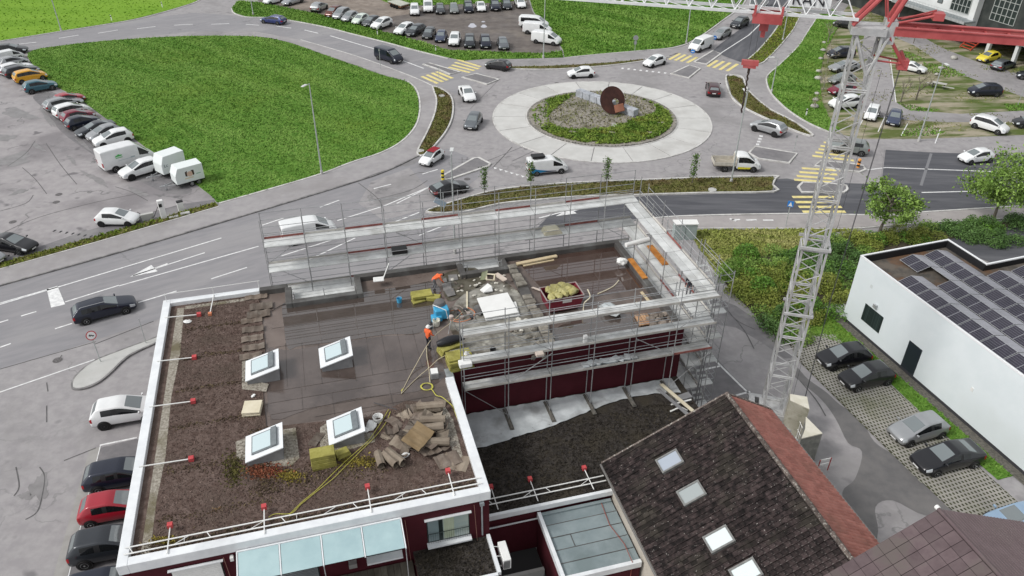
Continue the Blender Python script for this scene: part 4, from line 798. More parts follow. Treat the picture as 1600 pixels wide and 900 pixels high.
hb('wall_fitting', 12.6, 12.8, -.06, -.021, 2.6, 2.9, steel_w); hb('wall_fitting', 1.8, 2.05, -.025, -.0205, 4.2, 4.5, mat('stain', (.6, .64, .64)))
hb('wall_fitting', 18.2, 18.4, -.1, -.021, 2.2, 2.4, black)
sp = mat('solar_cells', (.022, .02, .032), (.034, .03, .046), 2, .22, c3=(.04, .036, .05), sc3=.4, spec=.6); spp = mat('solar_cells_glare', (.34, .34, .37), (.4, .4, .435), 2, .2, spec=.7)  # second copy has the sky's glare painted pale into the cell colour
alu = mat('panel_frame', (.6, .61, .63), rough=.35, metal=.5)
def solar(u0, v0, side, c, r):
    """one tilted module: side 0 faces the yard (v-), side 1 faces away"""
    za, zb = (5.62, 5.92) if side == 0 else (5.92, 5.62); L_, W_ = 1.93, 1.13
    T = lambda a, b, h: WF(u0+a*L_, v0+b*W_, za+(zb-za)*b+h)
    def pl(mb, a0, a1, b0, b1, h0, h1): mb.add([T(a0, b0, h0), T(a1, b0, h0), T(a1, b1, h0), T(a0, b1, h0), T(a0, b0, h1), T(a1, b0, h1), T(a1, b1, h1), T(a0, b1, h1)], [(3, 2, 1, 0), (4, 5, 6, 7), (0, 1, 5, 4), (1, 2, 6, 5), (2, 3, 7, 6), (3, 0, 4, 7)])
    t = thing('solar_panel', '%s solar module %s from the far end in the %s row from the yard' % ('dark framed' if side == 0 else 'pale away-facing', ORD[r], ORD[c]), 'solar panel', WF(u0+.95, v0+.5, 5.5), 0, 'solar panels on the hall')
    f = MB(); pl(f, .005, .995, .005, .995, 0, .03); f.build('frame', alu, t)
    for a0, a1 in ((.018, .492), (.508, .982)):
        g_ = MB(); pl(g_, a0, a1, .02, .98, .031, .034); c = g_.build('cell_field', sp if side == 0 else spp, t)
    g_ = MB()
    for k in range(1, 6): pl(g_, .018, .982, k/6-.006, k/6+.006, .0345, .036)
    g_.build('busbar', mat('busbar', (.2, .2, .23), rough=.4), t)
for c in range(9):
    v0 = .72+c*2.36
    for r in range(9):
        u0 = .75+r*1.98+.17
        if c == 0 and r == 0: continue
        if c == 1 and r == 1: sides = (1,)
        else: sides = (0, 1)
        if c >= 4 and u0 < 4.6: continue
        if c == 3 and u0 < 4.6: continue
        if c == 0 and r == 1: pass
        if u0+.5 > 14.5+2.5*c*0+3: continue
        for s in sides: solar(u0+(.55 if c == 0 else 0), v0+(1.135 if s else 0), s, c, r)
# ---- industrial building at the far right
FO = G(1395, 45); FF = Frame((FO.x, FO.y), R(-69.5))
IB = thing('factory_building', 'large white factory with dark ground floor, grey canopy and grid windows, top right', 'building', FF(0, 0, 0))
def ib(name, *a, parent=None, **k): return fbox(name, *a, parent=parent or IB, F=FF, **k)
fw = mat('factory_white', (.62, .63, .62), (.7, .71, .7), .5, .8, c3=(.55, .56, .55), sc3=.1); fd = mat('factory_dark', (.035, .04, .038), (.06, .065, .06), .6, .8)
ib('wall', -30, 13.5, 2.5, 40, 3.6, 13, fw); ib('dark_wing', 13.5, 60, 3.5, 40, 3.6, 14, fd)
ib('ground_floor', -30, 13.5, 4.5, 40, 0, 3.6, fd); ib('slab', 13.5, 60, 2.0, 40, 3.2, 3.6, mat('slab_grey', (.16, .16, .155), rough=.8)); ib('back_wall', 13.5, 60, 12, 40, 0, 3.2, mat('undercroft', (.03, .03, .03), rough=.9))
ib('corner_pier', 12.6, 13.6, 2.2, 3.4, 3.6, 13, fw)
ib('canopy', -2, 14, .2, 2.5, 4.3, 4.55, mat('canopy_grey', (.2, .225, .23), (.26, .28, .285), .7, .6)); ib('canopy_edge', -2, 14, .05, .2, 4.2, 4.6, steel)
for u in (-8, -4.5, -1, 2.5, 5.5):
    f = ib('window', u, u+1.1, 2.44, 2.5, 5.6, 8.2, fd); ib('pane', u+.1, u+1.0, 2.42, 2.44, 5.7, 8.1, glass_car, parent=f)
for u0, u1, v in ((8.4, 12.2, 2.44), (15.5, 20, 3.44), (23, 27.5, 3.44)):
    f = ib('window', u0, u1, v, v+.06, 5.2, 10.5, mat('factory_glass', (.03, .04, .038), rough=.1))
    b = MB()
    for i in range(6): b.fbox(FF, u0+(u1-u0)*i/5-.05, u0+(u1-u0)*i/5+.05, v-.05, v-.001, 5.2, 10.5)
    for i in range(6): b.fbox(FF, u0, u1, v-.08, v-.051, 5.2+i*1.06-.04, 5.2+i*1.06+.04)
    b.build('glazing_bars', mat('bar_pale', (.4, .42, .4), rough=.6), f)
ib('window', 29, 33, 3.3, 3.5, 4.6, 7.5, fw)
for u in (17.5, 22.5, 27.5, 32.5): ib('column', u, u+.55, 2.3, 2.85, 0, 3.2, fw)
b = MB()
for i in range(24): b.tube(FF(-2+i*.66, .25, 4.6), FF(-2+i*.66, .25, 5.5), .02, 4)
b.tube(FF(-2, .25, 5.5), FF(13.5, .25, 5.5), .03, 4); b.build('roof_railing', steel, IB)
# red outside stair
sa, sb_ = G(1499, 74), G(1532, 58)
STR = thing('outside_stair', 'red steel stair with open treads leading up to the factory', 'stair', sa)
dx = FF.u; dy = FF.v
redst = mat('stair_red', (.5, .07, .04), (.58, .1, .05), 2, .6)
for i in range(10):
    MB().obox(sa+dy*(i*.42)+Vector((0, 0, .22+i*.33)), dx*2.2, dy*.3, Vector((0, 0, .05))).build('tread', redst, STR)
for k in (0, 2.2): MB().obox(sa+dx*k+Vector((0, 0, .0)), dx*.08, dy*4.3+Vector((0, 0, 3.4)), Vector((0, 0, .3))).build('stringer', redst, STR)
# ================================================================== SCAFFOLDS
tube_m = mat('scaffold_tube', (.29, .295, .3), (.4, .405, .41), 4, .42, .4, rnd=.2)
def scaffold(S, axis, a0, nb, bl, cin, cout, levels, base, top, rails_in=False, toe=True, braces=(), skip=()):
    """a run of bays along axis 'u' or 'v'; cin/cout: the lines of its inner and outer standards"""
    P = (lambda a, c, z: BF(a, c, z)) if axis == 'u' else (lambda a, c, z: BF(c, a, z))
    ad = BF.u if axis == 'u' else BF.v; cd = (BF.v if axis == 'u' else BF.u)*(1 if cout > cin else -1); wd = abs(cout-cin)
    zt = max(levels)
    for i in range(nb+1):
        a = a0+i*bl; zb = base(a)
        MB().tube(P(a, cout, zb), P(a, cout, zt+top), .03, 6).build('standard', tube_m, S)
        MB().tube(P(a, cin, zb), P(a, cin, zt+(top if rails_in else .1)), .03, 6).build('standard', tube_m, S)
        m = MB()
        for z in levels: m.tube(P(a, cin, z-.06), P(a, cout, z-.06), .025, 5)
        m.tube(P(a, cin, zb+.3), P(a, cout, zb+.3), .02, 5); m.build('transom', tube_m, S)
        m = MB(); m.box(P(a, cin, zb+.03)+Vector((0, 0, 0)), (.2, .2, .04), BF.a); m.box(P(a, cout, zb+.03), (.2, .2, .04), BF.a); m.build('base_plate', steel, S)
    for j, z in enumerate(levels):
        for i in range(nb):
            if (i, j) in skip: continue
            a = a0+i*bl
            for k in (0, 1):
                MB().obox(P(a+.02, cin, z)+cd*(.03+k*(wd-.04)/2), ad*(bl-.04), cd*((wd-.04)/2-.03), Vector((0, 0, .06))).build('deck', deck_m, S)
            hs = (.5, 1.0) if (z < zt or top < 1.6) else (.5, 1.0, 1.55, 2.1)
            for h in hs:
                MB().tube(P(a, cout, z+h), P(a+bl, cout, z+h), .022, 5).build('guard_rail', tube_m, S)
                if rails_in and h <= 1.1: MB().tube(P(a, cin, z+h), P(a+bl, cin, z+h), .022, 5).build('guard_rail', tube_m, S)
            if toe: MB().obox(P(a+.03, cout, z+.07)+cd*.01, ad*(bl-.06), cd*.025, Vector((0, 0, .15))).build('toe_board', toe_m if random.random() < .8 else mat('toe_board_red', (.2, .06, .055), (.3, .12, .1), 3, .7), S)
    for i, z0, z1, rev in braces:
        a, b2 = a0+i*bl, a0+(i+1)*bl
        if rev: a, b2 = b2, a
        MB().tube(P(a, cout, z0)+cd*.04, P(b2, cout, z1)+cd*.04, .022, 5).build('brace', tube_m, S)
SN = thing('facade_scaffold', 'long steel scaffold along the road side of the red building', 'scaffold', BF(-5, 49, 0), 0, None)
scaffold(SN, 'u', -4.1, 10, 2.74, 48.2, 49.4, (4.5, 6.5, 8.5, 10.5), lambda a: 0, 2.15, True, braces=[(0, 8.6, 10.4, 0), (0, 6.5, 8.4, 1), (3, 10.4, 8.6, 0), (3, 6.6, 8.4, 0), (7, 8.6, 10.4, 0), (9, 6.6, 8.4, 1)])
SE = thing('facade_scaffold', 'steel scaffold round the east end of the red building with its corner stair', 'scaffold', BF(22.6, 42, 0))
scaffold(SE, 'v', 35.85, 5, 2.46, 22.1, 23.25, (2.5, 4.5, 6.5, 8.5, 10.5), lambda a: 0, 1.2, braces=[(0, 2.6, 4.4, 0), (0, 6.6, 8.4, 1), (2, 8.6, 10.4, 0), (3, 4.6, 6.4, 1)])
SS = thing('facade_scaffold', 'steel scaffold standing on the low gravel roof against the dark red wall', 'scaffold', BF(14, 36, LZ2))
scaffold(SS, 'u', 6.8, 6, 2.725, 35.8, 34.95, (6.5, 8.5, 10.5), lambda a: LZ2 if a < 21.6 else 0, 1.1, True, braces=[(0, 6.6, 4.0, 0), (1, 6.6, 8.4, 0), (1, 10.4, 8.6, 0), (5, 4.0, 6.4, 0), (4, 8.4, 6.6, 0), (5, 8.6, 10.4, 0)])
for i in range(7):                                     # sole boards and outriggers on the low roof
    a = 6.8+i*2.725
    if a < 21.5:
        m = MB(); m.fbox(BF, a-.13, a+.13, 34.0, 35.95, LZ2+.08, LZ2+.14); m.fbox(BF, a-.07, a+.07, 34.05, 35.9, LZ2+.14, LZ2+.2); m.build('sole_board', mat('sole_timber', (.1, .095, .085), (.17, .16, .14), 3, .85), SS)
ST = thing('stair_tower', 'scaffold stair tower at the outer corner of the east scaffold', 'stair tower', BF(24, 38, 0))
for a in (35.9, 37.9, 39.9):
    for c in (23.45, 24.4): MB().tube(BF(c, a, 0), BF(c, a, 11.7), .03, 6).build('standard', tube_m, ST)
for z in (.5, 2.5, 4.5, 6.5, 8.5, 10.5):
    if z < 10: MB().fbox(BF, 23.45, 24.4, 35.9, 36.5, z, z+.06).build('landing', deck_m, ST)
    if z < 10: MB().fbox(BF, 23.45, 24.4, 39.3, 39.9, z, z+.06).build('landing', deck_m, ST)
    for h in (.5, 1.0):
        m = MB(); m.tube(BF(24.4, 35.9, z+h), BF(24.4, 39.9, z+h), .02, 5); m.tube(BF(23.45, 35.9, z+h), BF(24.4, 35.9, z+h), .02, 5); m.build('guard_rail', tube_m, ST)
    if z < 8.6:
        m = MB()
        for k in range(8): m.obox(BF(23.55, 36.55+k*.33, z+.2+k*.23), BF.u*.7, BF.v*.22, Vector((0, 0, .03)))
        for c in (23.53, 24.26): m.obox(BF(c, 36.5, z+.05), BF.u*.04, BF.v*2.7+Vector((0, 0, 1.95)), Vector((0, 0, .12)))
        m.build('stair_flight', deck_m, ST)
# rear guard rails stepping out beyond the east scaffold
SG = thing('outer_guard_rail', 'outrigger guard frame of long rails beyond the east scaffold', 'guard rail', BF(24.4, 44, 9))
for z in (9.4, 10.0, 10.7, 11.3):
    for c in (24.3,): MB().tube(BF(c, 37.4, z), BF(c, 48.9, z), .022, 5).build('guard_rail', tube_m, SG)
for a in (40.2, 43.1, 46.0, 48.9):
    MB().tube(BF(24.3, a, 8.6), BF(24.3, a, 11.6), .03, 6).build('standard', tube_m, SG)
    MB().tube(BF(23.25, a, 8.5), BF(24.3, a, 8.7), .025, 5).build('bracket', tube_m, SG)
# consoles inside the two notches of the far wall
NB = thing('console_scaffold', 'short scaffold decks set into the wide recess of the far wall', 'scaffold', BF(-.6, 46.6, 7))
for v in (46.05, 46.45, 46.85, 47.25): MB().fbox(BF, -2.7, 1.55, v, v+.37, 6.9, 6.96).build('deck', deck_m, NB)
for z in (7.5, 8.0): MB().tube(BF(-2.7, 46.0, z), BF(1.55, 46.0, z), .022, 5).build('guard_rail', tube_m, NB)
for u in (-2.6, -.6, 1.5): MB().tube(BF(u, 46.02, 6.2), BF(u, 46.02, 8.1), .03, 6).build('standard', tube_m, NB)
NB = thing('console_scaffold', 'short scaffold decks set into the narrow recess behind the rubble', 'scaffold', BF(10.8, 47, 7))
for v in (46.6, 47.0, 47.4): MB().fbox(BF, 9.45, 12.15, v, v+.37, 6.9, 6.96).build('deck', deck_m, NB)
for z in (7.5, 8.0): MB().tube(BF(9.5, 46.55, z), BF(12.1, 46.55, z), .022, 5).build('guard_rail', tube_m, NB)
for u in (9.55, 12.1): MB().tube(BF(u, 46.57, 6.2), BF(u, 46.57, 8.1), .03, 6).build('standard', tube_m, NB)
# ---- lowered side protection on the roofs
redcap = mat('red_cap', (.45, .06, .07), (.55, .09, .09), 5, .6)
def guard(label, p0, p1, z, inward, posts, off=(.42, .8), loc=None):
    t = thing('roof_guard_rail', label, 'guard rail', p0+Vector((0, 0, z)))
    d = (p1-p0); L_ = d.length; d.normalize(); up = Vector((0, 0, z))
    for o in off: MB().tube(p0+inward*o+up+Vector((0, 0, .02)), p1+inward*o+up+Vector((0, 0, .02)), .035, 6).build('rail', steel_w, t)
    m = MB(); k = int(L_/1.7)
    for i in range(k):
        a = p0+d*(i*1.7+.4)+up; m.tube(a+inward*off[0], a+d*.7*(1 if i % 2 else -.3)+inward*off[1], .02, 5)
        if i % 3 == 1: m.tube(a+d*.5+inward*off[0], a+d*.5+inward*off[1], .012, 4)
    m.build('strut', steel_w, t)
    for s in posts:
        a = p0+d*s+up; MB().tube(a, a+inward*1.55, .03, 6).build('post', steel_w, t)
        MB().box(a+inward*1.62+Vector((0, 0, .05)), (.24, .24, .22), BF.a).build('counterweight', redcap, t)
    return t
guard('white guard rail folded down along the near edge of the sedum roof', BF(-10.9, 26.25), BF(5.9, 26.25), RZ+.42, BF.v, (1.9, 6.2, 11.2, 15.3))
guard('white guard rail laid down beside the green-grey annex on the dark gravel roof', BF(6.5, 28.1), BF(13.6, 28.1), LZ2+.2, BF.v, (.6, 2.9, 6.2))
for lab, (v, u1) in zip(('topmost of the white posts with red ends lying along the left roof edge', 'second highest of the white red-ended posts on the left roof edge', 'third of the white red-ended posts down the left roof edge', 'lowest of the white red-ended posts on the left roof edge'), ((45.9, -8.9), (41.2, -8.9), (37.0, -8.7), (32.3, -8.5))):
    t = thing('roof_post', lab, 'post', BF(-10.7, v, RZ+.3))
    MB().tube(BF(-10.9, v, RZ+.40), BF(u1, v+.12, RZ+.2), .035, 6).build('pole', steel_w, t); MB().box(BF(u1+.1, v+.12, RZ+.2), (.26, .26, .22), BF.a).build('counterweight', redcap, t)
t = thing('roof_post', 'white red-ended post lying across the far left corner of the roof edge', 'post', BF(-8.2, 47.5, RZ+.3))
MB().tube(BF(-7.9, 47.9, RZ+.4), BF(-8.1, 46.0, RZ+.2), .035, 6).build('pole', steel_w, t); MB().box(BF(-8.1, 45.9, RZ+.2), (.22, .22, .18), BF.a).build('counterweight', mat('orange_cap', (.6, .22, .12), rough=.6), t)
t = thing('roof_rail', 'thin white rail standing on the far left parapet', 'guard rail', BF(-10.9, 47.9, RZ+.4))
MB().tube(BF(-10.95, 47.9, RZ+.95), BF(-4.8, 47.95, RZ+1.0), .02, 5).build('rail', steel_w, t)
for u in (-10.95, -7.9, -4.9): MB().tube(BF(u, 47.9, RZ+.36), BF(u, 47.9, RZ+1.0), .02, 5).build('post', steel_w, t)
# plastic sheet below the south scaffold
pm = mat('plastic_sheet', (.46, .49, .5), (.62, .65, .66), .9, .3, c3=(.33, .34, .34), sc3=.5, bump=.5, bsc=3, spec=.6)
nu, nv = 60, 10; b = MB(); vs = []
for i in range(nu+1):
    for j in range(nv+1):
        u = 6.4+i*(14.8/nu); v = 36.1-j*(1.9+.75*math.sin(i*.09+.4)+(.9 if i < 14 else 0)*(1-i/14))/nv
        vs.append(BF(u, v, LZ2+.06+.05*math.sin(i*1.7+j*.9)*math.sin(j*1.3+i*.31)+random.uniform(0, .04)))
b.add(vs, [(i*(nv+1)+j, (i+1)*(nv+1)+j, (i+1)*(nv+1)+j+1, i*(nv+1)+j+1) for i in range(nu) for j in range(nv)])
tag(b.build('plastic_sheet', pm, None, True), 'long pale plastic sheet spread on the low roof under the scaffold', 'plastic sheet')
# ================================================================== TOWER CRANE
KB = Vector((18.2, 40.6, 0)); PH = R(-15)
kd = Vector((math.cos(PH), math.sin(PH), 0)); kn = Vector((-math.sin(PH), math.cos(PH), 0)); UPV = Vector((0, 0, 1))
CRN = thing('tower_crane', 'grey lattice tower crane with red counter-jib and pale jib', 'crane', KB)
kg = mat('crane_grey', (.42, .42, .42), (.52, .52, .515), 2.5, .5, .15, c3=(.3, .29, .27), sc3=.5, lo3=.5, hi3=.7); kr = mat('crane_red', (.36, .06, .06), (.46, .09, .09), 1.2, .5, c3=(.5, .14, .13), sc3=.5, lo3=.55, hi3=.75)
def mk(a, b2, z): return KB+kd*a+kn*b2+UPV*z
hw = .59
for s in range(8):                                          # mast sections
    z0, z1 = .9+s*3.25, .9+(s+1)*3.25
    h = hw*(1.18 if s < 4 else 1.0)
    sec = MB()
    for sx in (-1, 1):
        for sy in (-1, 1): sec.obox(mk(sx*h-.06, sy*h-.06, z0), kd*.12, kn*.12, UPV*(z1-z0))
    o = sec.build('mast_section', kg, CRN)
    n = 4
    m = MB()
    for k in range(n):
        a, c = z0+(z1-z0)*k/n, z0+(z1-z0)*(k+1)/n
        for sy in (-1, 1):
            m.tube(mk(-h if k % 2 else h, sy*h, a), mk(h if k % 2 else -h, sy*h, c), .03, 5); m.tube(mk(sy*h, h if k % 2 else -h, a), mk(sy*h, -h if k % 2 else h, c), .03, 5)
    m.build('lattice', kg, o)
    for z in (z0+.06, z1-.06):
        m = MB()
        for sy in (-1, 1): m.tube(mk(-h-.02, sy*h, z), mk(h+.02, sy*h, z), .05, 6); m.tube(mk(sy*h, -h, z), mk(sy*h, h, z), .05, 6)
        m.build('frame_ring', kg, o)
for z in (9.2, 14.0): m = MB(); m.obox(mk(-.88, -.9, z), kd*1.76, kn*.12, UPV*.16); m.obox(mk(-.88, .78, z), kd*1.76, kn*.12, UPV*.16); m.obox(mk(.76, -.78, z), kd*.12, kn*1.56, UPV*.16); m.build('collar', kg, CRN)
m = MB()
for a in (-.2, .2): m.tube(mk(.45, a, 1), mk(.45, a, 26), .025, 5)
for i in range(80): m.tube(mk(.45, -.2, 1.2+i*.31), mk(.45, .2, 1.2+i*.31), .012, 4)
m.build('ladder', kg, CRN)
m = MB()                                                    # head
ZT = 26.9
m.obox(mk(-.95, -.75, ZT-.35), kd*1.7, kn*1.5, UPV*.35); m.obox(mk(.65, -.55, ZT-.75), kd*.55, kn*1.1, UPV*1.1)
for sy in (-1, 1): m.tube(mk(-.62, sy*.6, ZT-.4), mk(.3, sy*.6, ZT-2.4), .08, 6); m.tube(mk(.9, sy*.6, ZT-.4), mk(.3, sy*.6, ZT-2.4), .08, 6)
m.build('head', kg, CRN)
m = MB()                                                    # counter-jib: twin plated beams
for sy in (-.62, .5): m.obox(mk(1.1, sy, ZT-.30), kd*10.5, kn*.12, UPV*.40); m.obox(mk(1.1, sy-.06, ZT+.1), kd*10.5, kn*.24, UPV*.05)
for i in range(10): m.obox(mk(1.2+i*1.05, -.5, ZT-.1), kd*.1, kn*1.0, UPV*.1); m.tube(mk(1.2+i*1.05, -.5, ZT-.0), mk(2.25+i*1.05, .5, ZT-.0), .03, 4)
m.build('counter_jib', kr, CRN)
m = MB()                                                    # A-frame and levers
for sy in (-.45, .45):
    m.tube(mk(-.9, sy, ZT+.05), mk(.6, sy*.8, ZT+2.1), .12, 8); m.tube(mk(.75, sy, ZT+.1), mk(1.6, sy*.7, ZT+2.4), .13, 8); m.tube(mk(.75, sy, ZT+.2), mk(.2, sy, ZT+2.2), .04, 6)
    m.tube(mk(1.0, sy, ZT+.25), mk(2.9, sy*.5, ZT+.75), .07, 6)
m.obox(mk(2.75, -.3, ZT+.5), kd*.5, kn*.6, UPV*.35)
m.tube(mk(1.3, -.4, ZT+.5), mk(2.9, .2, ZT+.9), .04, 6)
m.build('a_frame', kr, CRN)
m = MB()
for sy in (-.5, .5):
    m.tube(mk(.95, sy, ZT-.4), mk(2.1, sy*.5, ZT-1.9), .085, 8); m.tube(mk(.5, sy, ZT-1.6), mk(2.1, sy*.5, ZT-1.75), .05, 6)
m.obox(mk(1.75, -.3, ZT-2.05), kd*.5, kn*.6, UPV*.5); m.tube(mk(1.7, 0, ZT-1.2), mk(2.15, 0, ZT-1.9), .16, 8)
m.build('rear_strut', kr, CRN)
m = MB()                                                    # jib, triangular lattice leading left
JZ = 27.25
def jp(s, b2, z): return KB-kd*s+kn*b2+UPV*z
for sy in (-.55, .55): m.obox(jp(.7, sy-.06, JZ-.06), -kd*24, kn*.12, UPV*.14)
m.tube(jp(.9, 0, JZ+1.15), jp(24.5, 0, JZ+1.05), .075, 8)
for i in range(20):
    s = .9+i*1.18
    for sy in (-.55, .55): m.tube(jp(s, sy, JZ+.05), jp(s+.59, 0, JZ+1.12), .032, 5); m.tube(jp(s+1.18, sy, JZ+.05), jp(s+.59, 0, JZ+1.12), .032, 5)
    m.tube(jp(s, -.55, JZ), jp(s+1.18, .55, JZ), .025, 4); m.tube(jp(s, -.55, JZ), jp(s, .55, JZ), .03, 4)
m.build('jib', mat('jib_pale', (.62, .63, .63), (.7, .71, .71), 2, .5), CRN)
sgn = MB().obox(jp(4.2, .02, JZ+.3), kd*2.1, kn*.03, UPV*.95).build('sign_panel', mat('sign_white', (.78, .79, .79), rough=.5), CRN)
fc = bpy.data.curves.new('lettering', 'FONT'); fc.body = 'RAN'; fc.size = .82; fc.extrude = .006
fc.materials.append(mat('lettering_black', (.02, .02, .025), rough=.5))
fo_ = text_obj(fc)
fm_ = Matrix((kd, UPV, -kn)).transposed().to_4x4(); fm_.translation = jp(4.05, -.02, JZ+.4); fo_.matrix_basis = fm_
fo_.parent = sgn; fo_.matrix_parent_inverse = chain(sgn).inverted()
m = MB(); TR = 5.1                                          # trolley
m.obox(jp(TR+.75, -.75, JZ-.5), kd*1.5, kn*.12, UPV*.5); m.obox(jp(TR+.75, .63, JZ-.5), kd*1.5, kn*.12, UPV*.5); m.obox(jp(TR+.7, -.63, JZ-.45), kd*1.4, kn*1.26, UPV*.18)
m.obox(jp(TR+.3, -.2, JZ-1.0), kd*.45, kn*.4, UPV*.6); m.obox(jp(TR+.18, -.12, JZ-1.35), kd*.22, kn*.24, UPV*.4)
for s in (-.7, .65): m.obox(jp(TR+s+.08, -.78, JZ-.1), kd*.12, kn*.14, UPV*.5)
m.build('trolley', kr, CRN)
HP = jp(TR+.45, 0, 0)
m = MB()
for a in (-.16, .16): m.tube(HP+kd*a+UPV*(JZ-.6), HP+kd*a+UPV*24.55, .010, 4)
m.build('hoist_rope', steel_dk, CRN)
m = MB()
m.prism([HP+kd*x+kn*y for x, y in ((-.45, -.12), (.45, -.12), (.45, .12), (-.45, .12))], 24.35, 24.62); m.prism([HP+kd*x+kn*y for x, y in ((-.34, -.1), (.34, -.1), (.34, .1), (-.34, .1))], 24.2, 24.35)
m.build('hook_block', kr, CRN)
m = MB(); m.tube(HP+UPV*24.2, HP+UPV*23.9, .07, 6)
for i in range(14): m.tube(HP+UPV*(23.9-i*.16)+kd*.03*(-1)**i, HP+UPV*(23.74-i*.16)-kd*.03*(-1)**i, .05, 5)
m.build('hook_chain', mat('dark_chain', (.05, .035, .03), rough=.6), CRN)
m = MB()                                                    # erection ropes down to the base, frames
for a in (-.09, .09): m.path([mk(1.95, a, ZT-2.0), mk(1.9, a, 20), mk(1.75, a, 10), mk(1.9, a, 1.2)], .016, 4)
m.path([mk(1.2, .55, ZT-2.4), mk(1.1, .55, 12), mk(1.2, .5, 1.4)], .01, 4)
m.build('erection_rope', steel_dk, CRN)
m = MB()
m.obox(mk(-1.6, -1.6, 0), kd*3.2, kn*.35, UPV*.5); m.obox(mk(-1.6, 1.25, 0), kd*3.2, kn*.35, UPV*.5); m.obox(mk(-1.6, -1.2, .3), kd*.4, kn*2.4, UPV*.5); m.obox(mk(1.3, -1.2, .3), kd*.4, kn*2.4, UPV*.5); m.obox(mk(-.9, -.9, .5), kd*1.8, kn*1.8, UPV*.4)
m.build('base_frame', kg, CRN)
cbl = mat('ballast_concrete', (.33, .31, .25), (.45, .43, .36), 2, .85, c3=(.25, .24, .18), sc3=1)
for k, z in enumerate((0.02, .72, 1.42, 2.12)):
    MB().prism([mk(a, b2, 0) for a, b2 in ((.75, -.7), (1.85, -.7), (1.95, -1.9), (.75, -1.35))], z, z+.68).build('ballast_block', cbl, CRN)
MB().prism([mk(a, b2, 0) for a, b2 in ((.75, -.7), (1.85, -.7), (1.95, -1.9), (.75, -1.35))], 2.8, 2.86).build('ballast_lid', mat('ballast_pale', (.6, .57, .47), (.68, .65, .56), 2, .8), CRN)
# stack of pale covered blocks beside the red eave
CS = thing('ballast_stack', 'stack of concrete ballast blocks with a pale pointed cover beside the red tiled slope', 'concrete block', G(1272, 715))
q = [G(1259, 652, 2.6), G(1285, 678, 2.6), G(1252, 686, 2.6), G(1258, 670, 2.6)]
for k in range(4): MB().prism(q, .02+k*.64, .64+k*.64).build('concrete_block', mat('weathered_block', (.2, .2, .185), (.3, .3, .27), 2.5, .9), CS)
MB().prism(q, 2.58, 2.66).build('cover', mat('ballast_pale', (0, 0, 0)), CS)
BR = thing('site_barrier', 'small red and white site barrier beside the ballast', 'barrier', G(1290, 725))
m = MB(); bp = G(1276, 738)
for a in (0, .8): m.tube(bp+BF.u*a, bp+BF.u*a+UPV*1.1, .035, 6)
m.build('post', mat('barrier_red', (.35, .05, .05), rough=.6), BR)
for h in (.55, .95): MB().obox(bp+UPV*h, BF.u*.8, BF.v*.04, UPV*.14).build('board', steel_w, BR)
BR = thing('site_fence_panel', 'low white mesh site panels between the two ballast stacks', 'fence', G(1245, 680))
m = MB(); p0, p1 = G(1233, 662), G(1247, 695)
for i in range(9): m.tube(p0.lerp(p1, i/8), p0.lerp(p1, i/8)+UPV*1.5, .02, 4)
for h in (.1, .8, 1.5): m.tube(p0+UPV*h, p1+UPV*h, .025, 5)
m.build('mesh_panel', steel_w, BR)
